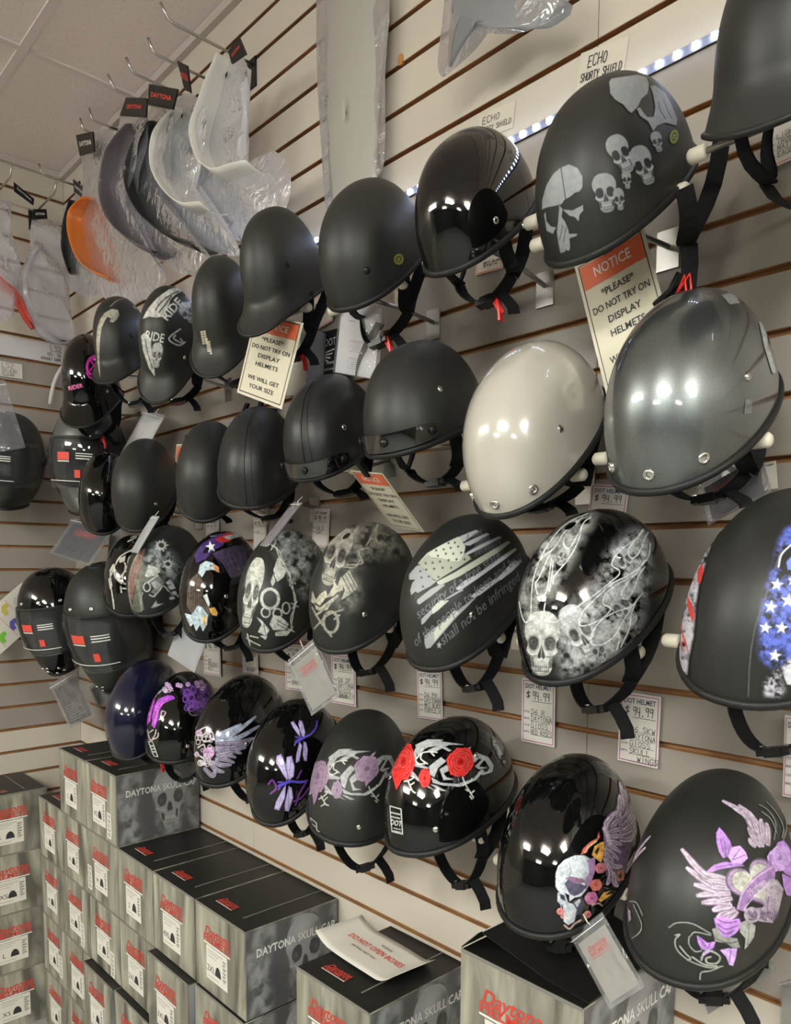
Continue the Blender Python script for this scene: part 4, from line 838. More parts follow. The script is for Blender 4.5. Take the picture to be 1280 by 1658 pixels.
  ('f',(.3,.22,.3),1,[-84.5,-10.7,-81.2,-12.1,-81.2,-21.3,-84.7,-23.2]),
  ('g','feather',[-80.8,36.2,-66,51.3,-52,63.7],((.5,.42,.5),(.2,.13,.22),1.67)),
  ('g','feather',[-82,32.9,-68,44.7,-58.2,51.8],((.5,.42,.5),(.2,.13,.22),1.67)),
  ('g','feather',[-82.8,29.6,-75.6,39.5,-63.9,47.5],((.5,.42,.5),(.2,.13,.22),1.67)),
  ('g','feather',[-76.6,59.4,-70.3,72.9,-55.4,93.6],((.5,.42,.5),(.2,.13,.22),1.67))]),
 31: ((.9326,.3585,-.0413),(-.1848,.5728,.7986),(.3099,-.7371,.6005),.758,[
  ('f',(.7,.16,.13),1,[13,10.2,16.4,17.3,24.2,24.5,33.5,29,36.5,37.9,36.7,30.6,31.7,24.7,22.3,18.8,20.5,13.1]),
  ('f',(.8,.42,.1),1,[26.1,10.3,29.9,20.3,37.7,24.8,45.6,26.5,41.8,17.6,39.5,7.5,36,1.8,28.9,7.4]),
  ('f',(.05,.02,.01),1,[29.3,13.1,34.4,20.4,35.6,17.5,32.1,10.3]),
  ('l',(.8,.6,.25),1.52,1,1,[17.6,13,23.9,20.2,32.5,26.1]),
  ('f',(.16,.1,.18),1,[44.2,47.1,58.7,63.4,68.1,85.5,69.2,105,79.9,88.1,88.8,73.7,90.1,52.1,80.3,31.3,77,15.7,66.1,-7.1,58.3,-21.8,46.7,-22.8,41.2,-11.2,41.3,11.9,41.6,35.1]),
  ('g','feather',[55.9,35.8,73.3,69.9,70.9,103.6],((.5,.4,.5),(.1,.05,.11),4.64)),
  ('g','feather',[57.6,35.9,78.9,69.2,77.1,94.5],((.5,.4,.5),(.1,.05,.11),4.64)),
  ('g','feather',[59.3,36,84.3,63.7,84.2,86.2],((.5,.4,.5),(.1,.05,.11),4.64)),
  ('g','feather',[60.8,34.5,87.6,54.6,89,75.4],((.5,.4,.5),(.1,.05,.11),4.64)),
  ('g','feather',[56.5,41.8,65.7,65.8,68.1,85.5],((.5,.4,.5),(.1,.05,.11),4.64)),
  ('g','feather',[62.2,31.6,83.4,41,91.7,58.9],((.5,.4,.5),(.1,.05,.11),4.64)),
  ('g','feather',[62,28.6,78.3,31.1,85.6,41.3],((.5,.4,.5),(.1,.05,.11),4.64)),
  ('g','feather',[46.6,38.3,57.1,47.9,71,58.4],((.5,.4,.5),(.1,.05,.11),4.13)),
  ('g','feather',[46.3,35.3,59.7,40.5,70.2,42.8],((.5,.4,.5),(.1,.05,.11),4.13)),
  ('g','feather',[45.9,30.9,59,33,67.4,31.9],((.5,.4,.5),(.1,.05,.11),4.13)),
  ('g','feather',[44,26.4,55,25.3,64.9,22.7],((.5,.4,.5),(.1,.05,.11),4.13)),
  ('g','feather',[47,42.8,52.9,55.2,63.8,63.9],((.5,.4,.5),(.1,.05,.11),4.13)),
  ('g','feather',[45.3,41.2,47.5,48.8,58.3,60.3],((.5,.4,.5),(.1,.05,.11),4.13)),
  ('g','feather',[43.7,22,52.9,19.4,62.4,13.7],((.5,.4,.5),(.1,.05,.11),4.13)),
  ('g','feather',[41.8,17.6,50.7,12,58.3,4.8],((.5,.4,.5),(.1,.05,.11),4.13)),
  ('g','feather',[41.4,13.3,48.6,4.7,54.3,-5.5],((.5,.4,.5),(.1,.05,.11),4.13)),
  ('g','feather',[41,7.5,44.9,-2.6,47.4,-12.7],((.5,.4,.5),(.1,.05,.11),4.13)),
  ('g','feather',[42.3,4.7,52.9,-2.6,62.9,-2.6],((.5,.4,.5),(.1,.05,.11),4.13)),
  ('g','feather',[43.6,.3,47.5,-11.2,41.9,-24.1],((.5,.4,.5),(.1,.05,.11),4.13)),
  ('g','feather',[50.7,-9.8,51.6,-21.5,56.4,-26.2],((.5,.4,.5),(.1,.05,.11),4.13)),
  ('g','dot',[43.7,41.1,46.8,41.3,43.9,43.6],((.58,.47,.58),)),
  ('g','dot',[44.8,37.5,47.9,37.6,45,39.9],((.58,.47,.58),)),
  ('g','dot',[45.9,33.8,49,33.9,46.1,36.3],((.58,.47,.58),)),
  ('g','dot',[47,30.2,50.1,30.3,47.2,32.7],((.58,.47,.58),)),
  ('g','dot',[48.1,26.6,51.2,26.7,48.3,29],((.58,.47,.58),)),
  ('g','dot',[49.2,22.9,52.4,23,49.4,25.4],((.58,.47,.58),)),
  ('g','feather',[80.3,31.3,95.2,52.4,104.7,67.1],((.48,.44,.46),(.1,.05,.11),2.58)),
  ('g','feather',[70.1,-2.7,89.9,19.5,106.9,36.1],((.48,.44,.46),(.1,.05,.11),2.58)),
  ('g','feather',[68.9,-7.2,82.9,8.2,95.1,22.9],((.48,.44,.46),(.1,.05,.11),2.58)),
  ('g','feather',[67.8,-10.2,76,.4,90.6,14.7],((.48,.44,.46),(.1,.05,.11),2.58)),
  ('f',(.62,.66,.72),1,[-17.7,-24.7,-16.8,-10.8,-13.5,-2.5,-6,4.5,5.8,9.5,17.3,9.5,25.7,4.6,28.1,-3.9,26,-13.8,17.7,-27.7,10,-36,2.8,-37.3,-3.2,-41.4,-2.8,-34.4,-8.3,-31.6,-13.9,-31.6]),
  ('f',(.38,.22,.42),1,[19.9,4.5,28.9,7.4,29.5,-5.3,24.2,-18,16.1,-30.5,15.5,-17.9,21.8,-9.5]),
  ('f',(.1,.09,.15),1,[-7.6,-21.9,-1.5,-15,6.7,-20.6,17.9,-25,11.7,-31.9,2.8,-35.9,-2.7,-33.1]),
  ('f',(.25,.14,.22),1,[-7.3,-16.3,0,-13.6,12.7,-16.5,18.2,-20.7,6.6,-22,-1.7,-17.8]),
  ('l',(.3,.3,.35),.91,1,1,[-.4,1.7,.3,-9.4,-3,-16.4]),
  ('l',(.4,.35,.4),.91,1,1,[11.3,-16.4,15.6,-16.5,18.2,-20.7]),
  ('f',(.5,.53,.6),1,[-16,-31.6,-8.3,-31.6,-4.7,-42.8,.9,-44.3,4.7,-51.4,1,-64.2,-6.3,-68.2,-11.1,-63.9,-11.7,-52.5,-14,-44.1,-16.7,-41.3]),
  ('f',(.03,.03,.05),1,[-14,-33,-8.4,-34.4,-7.5,-41.4,-12.9,-38.6]),
  ('f',(.03,.03,.05),1,[-13.3,-44.1,-11.3,-45.5,-10.2,-51.1,-12.3,-49.7]),
  ('f',(.04,.04,.07),1,[-.4,-41.5,11.3,-37.4,13.8,-44.6,8.7,-55.8,2.9,-57,4.8,-50]),
  ('f',(.66,.67,.66),1,[-10.3,-54.7,-8.6,-54.2,-8.9,-58.2,-10.3,-58.6]),
  ('f',(.58,.6,.6),1,[-9.8,-59.6,-8.2,-59.3,-8.6,-62.5,-9.9,-62.7]),
  ('f',(.66,.67,.66),1,[-8.1,-54.2,-6.4,-53.9,-6.7,-57.8,-8.1,-58.2]),
  ('f',(.58,.6,.6),1,[-7.8,-59.2,-6.2,-59,-6.5,-62.1,-7.8,-62.3]),
  ('f',(.66,.67,.66),1,[-6,-53.9,-4.3,-53.5,-4.5,-57.4,-6,-57.8]),
  ('f',(.58,.6,.6),1,[-5.7,-58.8,-4.2,-58.6,-4.5,-61.7,-5.8,-61.9]),
  ('f',(.66,.67,.66),1,[-3.8,-53.5,-2.1,-53.1,-2.4,-57,-3.8,-57.4]),
  ('f',(.58,.6,.6),1,[-3.7,-58.4,-2.1,-58.2,-2.5,-61.3,-3.8,-61.6]),
  ('f',(.66,.67,.66),1,[-1.7,-53.1,0,-52.7,-.2,-56.7,-1.6,-57.1]),
  ('f',(.58,.6,.6),1,[-1.7,-58,-.1,-57.8,-.5,-60.9,-1.8,-61.2]),
  ('f',(.66,.67,.66),1,[.5,-52.7,2.2,-52.3,2,-56.3,.5,-56.7]),
  ('f',(.58,.6,.6),1,[.3,-57.7,1.9,-57.4,1.5,-60.6,.3,-60.8]),
  ('f',(.45,.48,.55),1,[2.4,-42.9,8.4,-38.8,9.6,-41.7,4.9,-48.6]),
  ('g','rose',[35.5,-4.6,42.3,-4.7,36,1.6],((.72,.22,.24),(.16,.02,.03))),
  ('g','rose',[28.6,-23.8,35.8,-23.9,29,-17],((.68,.16,.12),(.16,.02,.03))),
  ('g','rose',[22.2,-38.5,29.9,-38.8,22.6,-31.1],((.62,.18,.42),(.16,.02,.03))),
  ('g','rose',[-14.5,-52.5,-10.6,-52.6,-14.3,-48.6],((.72,.2,.18),(.16,.02,.03))),
  ('g','rose',[16.7,-56.8,21.1,-57.1,16.9,-52.5],((.7,.2,.2),(.16,.02,.03))),
  ('g','rose',[-12.1,-58.2,-9.8,-58.2,-12,-55.9],((.7,.22,.2),(.16,.02,.03))),
  ('f',(.8,.42,.1),1,[30.2,-40.9,36.8,-32.6,46.2,-30.8,38.1,-35.5,47.7,-34.6,39.4,-39.9,33.1,-43.2]),
  ('l',(.5,.35,.3),1.82,1,1,[22.4,-46.3,30,-44.5,34.4,-47.7]),
  ('l',(.5,.35,.3),1.82,1,1,[-10.7,-68.2,-5.2,-72.6,.9,-67,8.3,-63]),
  ('f',(.55,.2,.14),1,[52.7,-17.2,56.6,-8.5,66.1,-7.1,63.7,-19,56.7,-20.2]),
  ('f',(.02,.01,.01),1,[56.2,-13.6,61.6,-10,62.1,-16,58.5,-17.4])]),
 32: ((.8667,.4791,-.139),(-.0949,.4317,.897),(.4898,-.7642,.4196),.903,[
  ('f',(.42,.43,.44),1,[-53.5,84.2,-58.9,70.3,-52.8,58.5,-35.7,54.5,-24.5,65.9,-33.8,56.4,-43.3,60.2,-51,66.1,-51.3,76,-39.9,85.7,-9.2,89.7,17.8,90.9,-9.2,93.8,-32.4,96.9,-47.8,90.1]),
  ('f',(.42,.43,.44),1,[-53.8,90.5,-36.3,98.1,-13,97.5,-24.6,91.6,-39.8,83.7,-49.3,73.9]),
  ('f',(.42,.43,.44),1,[-24.5,89.5,-5.5,79.8,-1.7,81.9,-20.7,91.6]),
  ('f',(.42,.43,.44),1,[-35.9,81.6,-13.1,91.7,-1.5,92,-28.3,77.5]),
  ('f',(.42,.43,.44),1,[-30.1,43.3,-17.2,36,5,34.5,28.2,42.6,40.5,56.6,44.5,54.8,32,40.8,8.7,30.9,-13.6,32.4,-28.3,35.9]),
  ('f',(.42,.43,.44),1,[-33.8,58.2,-16.9,71.7,-9.5,66.1,-20.8,56.4,-26.4,43.3,-32,47]),
  ('f',(.42,.43,.44),1,[-18.9,54.6,-9.5,60.4,-2.1,54.9,-13.4,49,-9.7,43.5,1.4,40.9,-13.5,39.7]),
  ('f',(.42,.43,.44),1,[25.2,75.3,37.3,79.1,51.6,75.2,59.4,63.8,56.9,53.7,42.2,48,34.3,52.4,48.5,53.1,52.9,59.3,47.1,68.8,37,72.1,30.8,65.8,25,67.4]),
  ('f',(.42,.43,.44),1,[30.6,59.9,43.1,72.5,45.1,70.6,36.6,60.2,50.8,59.2,36.5,56.4]),
  ('f',(.42,.43,.44),1,[-58.5,54.8,-48.8,43.4,-35.7,32.3,-24.7,25,-39.4,32.2,-50.6,39.7,-58.3,47.3]),
  ('f',(.42,.43,.44),1,[-32,34.1,-17.4,25,-10,25.1,-24.6,32.3]),
  ('f',(.42,.43,.44),1,[17.7,84.8,26.7,88.4,21.5,82]),
  ('l',(.72,.72,.68),1.72,1,1,[-51.1,70.1,-43.6,77.7,-32.1,79.5,-22.6,78.5]),
  ('l',(.72,.72,.68),1.72,1,1,[-43.6,77.7,-45.3,69.9,-39.5,64,-41.4,62.1]),
  ('l',(.72,.72,.68),1.72,1,1,[-32.1,79.5,-26.4,73.6]),
  ('l',(.72,.72,.68),1.72,1,1,[-53,68.2,-49,62.2,-39.5,62.1]),
  ('l',(.72,.72,.68),1.72,1,1,[-35.7,62.1,-41.4,65.9]),
  ('l',(.72,.72,.68),1.72,1,1,[-67.9,38.1,-60.1,39.8,-54.5,43.5,-58.3,45.4]),
  ('l',(.72,.72,.68),1.72,1,1,[-64,41.8,-60.1,32.4,-56.2,25,-52.5,22.3]),
  ('l',(.72,.72,.68),1.72,1,1,[-60.1,32.4,-54.4,36]),
  ('l',(.72,.72,.68),1.72,1,1,[-58.1,26.9,-63.8,25.1]),
  ('l',(.72,.72,.68),1.72,1,1,[12.8,44,16.4,34.7,21.9,25.6,27.5,16.4]),
  ('l',(.72,.72,.68),1.72,1,1,[16.4,34.7,12.6,32.8]),
  ('l',(.72,.72,.68),1.72,1,1,[16.4,34.7,24.2,38.7,26.2,42.5]),
  ('l',(.72,.72,.68),1.72,1,1,[20,25.5,17.2,27.3]),
  ('l',(.72,.72,.68),1.72,1,1,[23.8,21.9,28.7,25.7]),
  ('l',(.72,.72,.68),1.72,1,1,[22.7,18.1,25.5,14.5]),
  ('l',(.72,.72,.68),1.72,1,1,[-96.4,41.8,-89.1,44.9,-92.5,47.6]),
  ('l',(.72,.72,.68),1.72,1,1,[-99.4,37.9,-96.4,34.1]),
  ('g','rose',[-70.8,67.1,-53.4,63.8,-69.8,96.2],((.66,.025,.02),(.22,0,0))),
  ('g','rose',[10.4,65.7,28.9,62.7,15.5,87.6],((.66,.025,.02),(.22,0,0))),
  ('g','rose',[-39.4,42.4,-31.2,42.9,-40.4,55.8],((.66,.025,.02),(.22,0,0))),
  ('f',(.66,.025,.02),1,[-90.7,57.4,-66.3,55.1,-71.8,40.1,-79.5,26.3,-84.2,40.6]),
  ('f',(.66,.025,.02),1,[5.4,55.1,16.8,51.6,8.1,43.8]),
  ('f',(.66,.025,.02),1,[-40.4,56.4,-36.6,54.5,-37.5,47]),
  ('f',(.66,.025,.02),1,[-39.4,34.1,-35.7,35.9,-39.4,29.5]),
  ('l',(.6,.6,.58),1.17,1,0,[-89,4.9,-72.5,.6,-70.6,-32.8,-86.3,-29.6,-89,4.9]),
  ('t','DOT',(.6,.6,.58),.01,[-79.9,-18.4,-74.4,-19.4,-78.1,-11.1]),
  ('l',(.6,.6,.58),1.44,.8,1,[-87.1,-3.9,-74.4,-6.6]),
  ('l',(.6,.6,.58),1.44,.8,1,[-87.2,-9.4,-74.5,-12]),
  ('l',(.6,.6,.58),1.08,.7,1,[-83.7,-24.9,-73.4,-26.9]),
  ('l',(.6,.6,.58),1.08,.7,1,[-83.8,-28.5,-73.5,-30.5]),
  ('m',(.34,.35,.36),1.3,.9,4,[60.2,107.6,68.6,96.7,79.5,73.8,78.8,64.2,69.2,77.2,60.3,95.5])]),
 33: ((.9848,.1731,.0158),(-.0978,.4771,.8734),(.1436,-.8617,.4867),1.021,[
  ('f',(.33,.33,.33),1,[-52.2,56.5,-57.6,40.5,-51.2,28.2,-34.1,27.7,-23.8,43.4,-32.4,30.3,-41.6,33.8,-49.6,38.9,-49.9,48.9,-38.7,62.7,-10.1,68.3,15.3,72.2,-10.1,72.4,-31.8,74.4,-46.6,64.4]),
  ('f',(.33,.33,.33),1,[-52.5,62.7,-35.5,75.3,-13.8,75.9,-24.4,69.5,-38.6,60.7,-47.9,47.5]),
  ('f',(.33,.33,.33),1,[-24.3,67.5,-6.4,58.4,-2.8,60.7,-20.8,69.7]),
  ('f',(.33,.33,.33),1,[-34.9,58.8,-13.7,70.1,-3,70.8,-27.6,55.1]),
  ('f',(.33,.33,.33),1,[-28.6,13.2,-16.2,6.7,4.7,6.3,26.8,19.6,38.4,41,42.3,39.9,30.6,19.2,8.2,3.1,-12.7,3.5,-26.7,6.1]),
  ('f',(.33,.33,.33),1,[-32.5,32.8,-16.9,49.7,-9.7,44.2,-20.1,31,-25,13.4,-30.4,18]),
  ('f',(.33,.33,.33),1,[-18.3,28.6,-9.6,36.7,-2.5,29.7,-12.9,21.6,-9.4,14.4,1.1,12.1,-12.8,10.3]),
  ('f',(.33,.33,.33),1,[23,58.8,34.6,66.3,48.7,66.8,54.7,55,54.5,41.9,40.3,30.3,32.5,33.8,46.3,38.8,50.4,48.1,44.5,58.9,34.6,59.1,28.7,50.3,22.9,50.7]),
  ('f',(.33,.33,.33),1,[28.7,42.6,40.5,61.4,42.5,60.2,34.5,44.7,48.4,47.4,34.5,39.6]),
  ('f',(.33,.33,.33),1,[-56.9,21.3,-46.8,9.5,-33.6,2.2,-23.1,-4,-37.2,2,-48.7,5,-56.6,11.3]),
  ('f',(.33,.33,.33),1,[-30.2,4.1,-16.1,-3.6,-9.2,-3.1,-23.2,2.9]),
  ('f',(.33,.33,.33),1,[15.3,66.1,24,72.5,19.1,64.4]),
  ('l',(.5,.5,.45),1.65,1,1,[-49.7,42.9,-42.2,53.4,-31.2,56.9,-22.3,56.4]),
  ('l',(.5,.5,.45),1.65,1,1,[-42.2,53.4,-43.9,44.7,-38,40.1,-39.8,36.9]),
  ('l',(.5,.5,.45),1.65,1,1,[-31.2,56.9,-25.8,51.2]),
  ('l',(.5,.5,.45),1.65,1,1,[-51.6,40.3,-47.5,34.5,-37.9,37.6]),
  ('l',(.5,.5,.45),1.65,1,1,[-34.3,37.7,-40,42]),
  ('l',(.5,.5,.45),1.65,1,1,[-66.4,-2.5,-58.4,1.8,-52.6,7.6,-56.6,8.8]),
  ('l',(.5,.5,.45),1.65,1,1,[-62.4,2.2,-58.2,-5.1,-54.2,-10.7,-50.3,-12]),
  ('l',(.5,.5,.45),1.65,1,1,[-58.2,-5.1,-52.4,.3]),
  ('l',(.5,.5,.45),1.65,1,1,[-56.2,-9.6,-62.1,-13.4]),
  ('l',(.5,.5,.45),1.65,1,1,[11.8,16.6,15.6,8.8,21.2,2.1,26.9,-4.7]),
  ('l',(.5,.5,.45),1.65,1,1,[15.6,8.8,11.9,5.9]),
  ('l',(.5,.5,.45),1.65,1,1,[15.6,8.8,23,14.8,24.9,19]),
  ('l',(.5,.5,.45),1.65,1,1,[19.3,1.5,16.5,2.3]),
  ('l',(.5,.5,.45),1.65,1,1,[23.1,-.7,27.8,4.3]),
  ('l',(.5,.5,.45),1.65,1,1,[22.2,-4.5,25.1,-7.2]),
  ('l',(.5,.5,.45),1.65,1,1,[-86.7,5.2,-81.1,7.4,-83.1,10.7]),
  ('l',(.5,.5,.45),1.65,1,1,[-88.5,2.4,-86.2,-2.1]),
  ('g','rose',[-69.8,33,-51.4,30,-67.4,59.9],((.26,.17,.26),(.06,.03,.06))),
  ('g','rose',[8.8,44.3,27.6,40.7,13.3,65.8],((.26,.17,.26),(.06,.03,.06))),
  ('g','rose',[-37.3,11.4,-28.9,11.9,-38.6,25],((.26,.17,.26),(.06,.03,.06))),
  ('f',(.26,.17,.26),1,[-82.5,23.3,-64.9,18.8,-69.7,-.9,-74.7,-12,-77.9,2.3]),
  ('f',(.26,.17,.26),1,[4.5,30.2,15.5,27.8,7.2,15.5]),
  ('f',(.26,.17,.26),1,[-38.7,29.7,-35,27.7,-35.7,17.7]),
  ('f',(.26,.17,.26),1,[-37.2,3.7,-33.7,5.6,-37.1,-.6]),
  ('l',(.45,.45,.43),1.33,1,0,[-81.3,-32.1,-69.9,-39.5,-68.2,-70.8,-78,-63.7,-81.3,-32.1]),
  ('t','DOT',(.45,.45,.43),.01,[-74.6,-55.2,-68.1,-56.1,-72.8,-46.6]),
  ('l',(.45,.45,.43),1.63,.8,1,[-80.1,-40.5,-71.3,-45.6]),
  ('l',(.45,.45,.43),1.63,.8,1,[-79.7,-45.4,-71.4,-50.7]),
  ('l',(.45,.45,.43),1.23,.7,1,[-76.6,-60.1,-70.1,-64.5]),
  ('l',(.45,.45,.43),1.23,.7,1,[-76.5,-63.4,-70.1,-67.9])]),
 34: ((.8763,.3594,-.3208),(-.0792,.7644,.6399),(.4752,-.5354,.6983),1.128,[
  ('f',(.46,.36,.68),1,[-17.1,-18.7,-36.2,11.4,-35.9,23.2,-28.3,26.6,-21.1,11.5,-15.4,-15.4]),
  ('f',(.58,.52,.8),1,[-19.2,-13.7,-33.6,10.4,-33.4,19.8,-27.6,22.5,-22.3,10.5,-18,-11]),
  ('l',(.25,.18,.5),1.02,1,1,[-17.1,-18.7,-25.7,6.4,-28.3,26.6]),
  ('f',(.46,.36,.68),1,[-13.7,-18.7,-19.4,8.1,-18,21.6,-9.6,23.4,-4.1,4.8,-5.4,-12.1]),
  ('f',(.58,.52,.8),1,[-13.2,-14.1,-17.5,7.4,-16.5,18.2,-10.2,19.6,-6,4.7,-7,-8.8]),
  ('l',(.25,.18,.5),1.02,1,1,[-13.7,-18.7,-11.7,4.5,-9.6,23.4]),
  ('f',(.46,.36,.68),1,[-18.6,-25.4,-34.8,-55.5,-38,-69.2,-29.5,-70.9,-19.8,-48.9]),
  ('f',(.58,.52,.8),1,[-21,-31.1,-33.1,-55.2,-35.5,-66.1,-29.1,-67.5,-21.9,-49.9]),
  ('l',(.25,.18,.5),1.02,1,1,[-18.6,-25.4,-28.1,-53.9,-29.5,-70.9]),
  ('f',(.46,.36,.68),1,[-13.5,-28.8,-19.6,-59.1,-19.4,-72.2,-12.6,-73.1,-5.6,-49.2,-8.4,-32.3]),
  ('f',(.58,.52,.8),1,[-13.4,-33.5,-18,-57.8,-17.8,-68.2,-12.7,-68.9,-7.5,-49.8,-9.6,-36.3]),
  ('l',(.25,.18,.5),1.02,1,1,[-13.5,-28.8,-13.1,-52.3,-12.6,-73.1]),
  ('f',(.46,.36,.68),1,[5,56.4,-7.5,73.8,-13,84.5,-7.8,86.4,3,70.5]),
  ('f',(.58,.52,.8),1,[2.8,59.9,-6.6,73.9,-10.7,82.4,-6.9,84,1.3,71.2]),
  ('l',(.25,.18,.5),1.02,1,1,[5,56.4,-4,74.2,-7.8,86.4]),
  ('f',(.46,.36,.68),1,[8.5,56.5,1.1,81.2,2.6,89.3,8,86.9,13.6,67.3,12,56.6]),
  ('f',(.58,.52,.8),1,[8.3,59.8,2.7,79.5,3.9,86,7.9,84.1,12.1,68.4,10.9,59.9]),
  ('l',(.25,.18,.5),1.02,1,1,[8.5,56.5,7.6,72.9,8,86.9]),
  ('f',(.46,.36,.68),1,[3.5,49.4,-1.2,25.2,-1.9,11.6,4.2,15,8.1,42.5]),
  ('f',(.58,.52,.8),1,[3.2,45.2,-.2,25.9,-.8,15,3.8,17.7,6.7,39.7]),
  ('l',(.25,.18,.5),1.02,1,1,[3.5,49.4,2.5,28.6,4.2,15]),
  ('f',(.46,.36,.68),1,[11.1,49.6,10.2,25.3,12.8,15.8,17.3,15.1,18.7,35.9,15.7,48]),
  ('f',(.58,.52,.8),1,[11.9,46,11.2,26.6,13.2,18.9,16.6,18.4,17.6,35,15.3,44.7]),
  ('l',(.25,.18,.5),1.02,1,1,[11.1,49.6,14.3,31.5,17.3,15.1]),
  ('l',(.1,.07,.55),5.08,1,1,[-30.2,-28.7,-20.3,-23.7,-10.3,-20.4]),
  ('l',(.12,.08,.6),3.84,1,1,[-10.3,-20.4,5,-22.3,17.1,-20.8]),
  ('l',(.1,.07,.55),5.08,1,1,[-1.7,49.2,6.8,54.7,11,56.6]),
  ('l',(.12,.08,.6),3.16,1,1,[11,56.6,24.3,64.2,33.2,75.5,35.7,88.6]),
  ('l',(.2,.12,.6),1.58,1,1,[-28.5,-32,-31.8,-35.3]),
  ('l',(.2,.12,.6),1.58,1,1,[-25.3,-22,-32,-22]),
  ('l',(.2,.12,.6),1.58,1,1,[-3.4,47.5,-5,42.2]),
  ('l',(.2,.12,.6),1.58,1,1,[1.6,56.3,-3.6,57.9]),
  ('l',(.16,.05,.26),2.82,1,1,[-48.7,-25.3,-42.1,-18.6,-35.2,-32,-45,-42]),
  ('l',(.16,.05,.26),2.82,1,1,[-4.5,-56.1,9.1,-49.7,22.6,-32.9]),
  ('l',(.16,.05,.26),2.82,1,1,[-.9,-63.1,5.5,-42.7,18.8,-19.1]),
  ('l',(.16,.05,.26),2.82,1,1,[4.7,-8.8,8,-2,1.4,-15.5])]),
 35: ((.868,.4212,-.263),(-.0668,.6239,.7786),(.4921,-.6583,.5697),1.228,[
  ('g','feather',[-53.7,7.1,-18.5,18.3,22.6,51.8],((.2,.3,.38),(.42,.38,.5),4.17)),
  ('l',(.42,.38,.5),1.47,1,1,[-53.7,7.1,-18.5,18.3,22.6,51.8]),
  ('g','feather',[-53.9,12.6,-26.9,23.8,-5.3,35.3],((.2,.3,.38),(.42,.38,.5),4.17)),
  ('l',(.42,.38,.5),1.47,1,1,[-53.9,12.6,-26.9,23.8,-5.3,35.3]),
  ('g','feather',[-53.5,1.6,-10.1,10,30.3,33.2],((.2,.3,.38),(.42,.38,.5),4.17)),
  ('l',(.42,.38,.5),1.47,1,1,[-53.5,1.6,-10.1,10,30.3,33.2]),
  ('g','feather',[-53.4,-1.2,-4.3,1.6,20.8,8.7],((.1,.08,.13),(.42,.38,.5),4.17)),
  ('l',(.42,.38,.5),1.47,1,1,[-53.4,-1.2,-4.3,1.6,20.8,8.7]),
  ('g','feather',[-53.1,-9.4,-15,-9.5,12.4,1.6],((.1,.08,.13),(.42,.38,.5),4.17)),
  ('l',(.42,.38,.5),1.47,1,1,[-53.1,-9.4,-15,-9.5,12.4,1.6]),
  ('g','feather',[-53,-15,-17.7,-12.3,4.3,-9.6],((.1,.08,.13),(.42,.38,.5),4.17)),
  ('l',(.42,.38,.5),1.47,1,1,[-53,-15,-17.7,-12.3,4.3,-9.6]),
  ('g','feather',[-51.4,-23.2,-23,-16.4,-3.7,-20.8],((.1,.08,.13),(.42,.38,.5),4.17)),
  ('l',(.42,.38,.5),1.47,1,1,[-51.4,-23.2,-23,-16.4,-3.7,-20.8]),
  ('g','feather',[-49.9,-28.8,-31,-23.3,-14.5,-29],((.1,.08,.13),(.42,.38,.5),4.17)),
  ('l',(.42,.38,.5),1.47,1,1,[-49.9,-28.8,-31,-23.3,-14.5,-29]),
  ('g','feather',[-52.6,-31.5,-36.2,-31.6,-17,-38.7],((.1,.08,.13),(.42,.38,.5),4.17)),
  ('l',(.42,.38,.5),1.47,1,1,[-52.6,-31.5,-36.2,-31.6,-17,-38.7]),
  ('g','feather',[-57.9,-37.1,-41.4,-42.7,-22.3,-42.8],((.1,.08,.13),(.42,.38,.5),4.17)),
  ('l',(.42,.38,.5),1.47,1,1,[-57.9,-37.1,-41.4,-42.7,-22.3,-42.8]),
  ('g','feather',[-63.5,-37.1,-52.2,-51,-35.7,-56.7],((.1,.08,.13),(.42,.38,.5),4.17)),
  ('l',(.42,.38,.5),1.47,1,1,[-63.5,-37.1,-52.2,-51,-35.7,-56.7]),
  ('g','feather',[-74.5,-48.4,-57.6,-63.7,-52.2,-51],((.1,.08,.13),(.42,.38,.5),4.17)),
  ('l',(.42,.38,.5),1.47,1,1,[-74.5,-48.4,-57.6,-63.7,-52.2,-51]),
  ('l',(.55,.48,.52),2.46,1,1,[-85.3,24,-71.2,29.4,-59.6,18.2,-56.4,7.1]),
  ('l',(.55,.48,.52),2.46,1,1,[-81.8,12.7,-70.7,18.2,-62.1,12.6]),
  ('l',(.55,.48,.52),2.46,1,1,[-75.7,1.6,-61.8,4.3,-64.9,12.6]),
  ('l',(.55,.48,.52),2.46,1,1,[-86.8,-9.5,-75.5,-4,-72.2,-20.6]),
  ('l',(.55,.48,.52),2.46,1,1,[-86.4,-23.5,-74.7,-31.7,-71.8,-42.8,-80.3,-40.1]),
  ('l',(.55,.48,.52),2.46,1,1,[-77.5,-37.3,-68.9,-45.5]),
  ('g','rose',[-65.3,-19.1,-54.3,-19.1,-65.6,-8.1],((.5,.24,.48),(.12,.03,.12))),
  ('g','rose',[-86.5,18.4,-79.5,18.3,-86.9,25.1],((.45,.26,.42),(.12,.03,.12))),
  ('g','rose',[-89.4,-23.5,-84.1,-23.4,-89.5,-18.5],((.4,.25,.38),(.12,.03,.12))),
  ('g','rose',[-69.1,-31.6,-64.7,-31.6,-69.2,-27.2],((.45,.22,.42),(.12,.03,.12))),
  ('g','ring',[-69.7,-25.5,-65.2,-25.5,-69.8,-20.5],((.5,.45,.48),)),
  ('g','ring',[-65.8,-37.5,-63.2,-37.5,-65.9,-33.6],((.5,.45,.48),)),
  ('g','ring',[-60,-19.3,-55.4,-19.3,-60.1,-16.2],((.5,.45,.48),)),
  ('g','ring',[-75.4,7.3,-71.5,7.3,-75.6,11.6],((.5,.45,.48),)),
  ('g','ring',[-90.1,9.4,-86.6,9.4,-90.4,14.5],((.5,.45,.48),)),
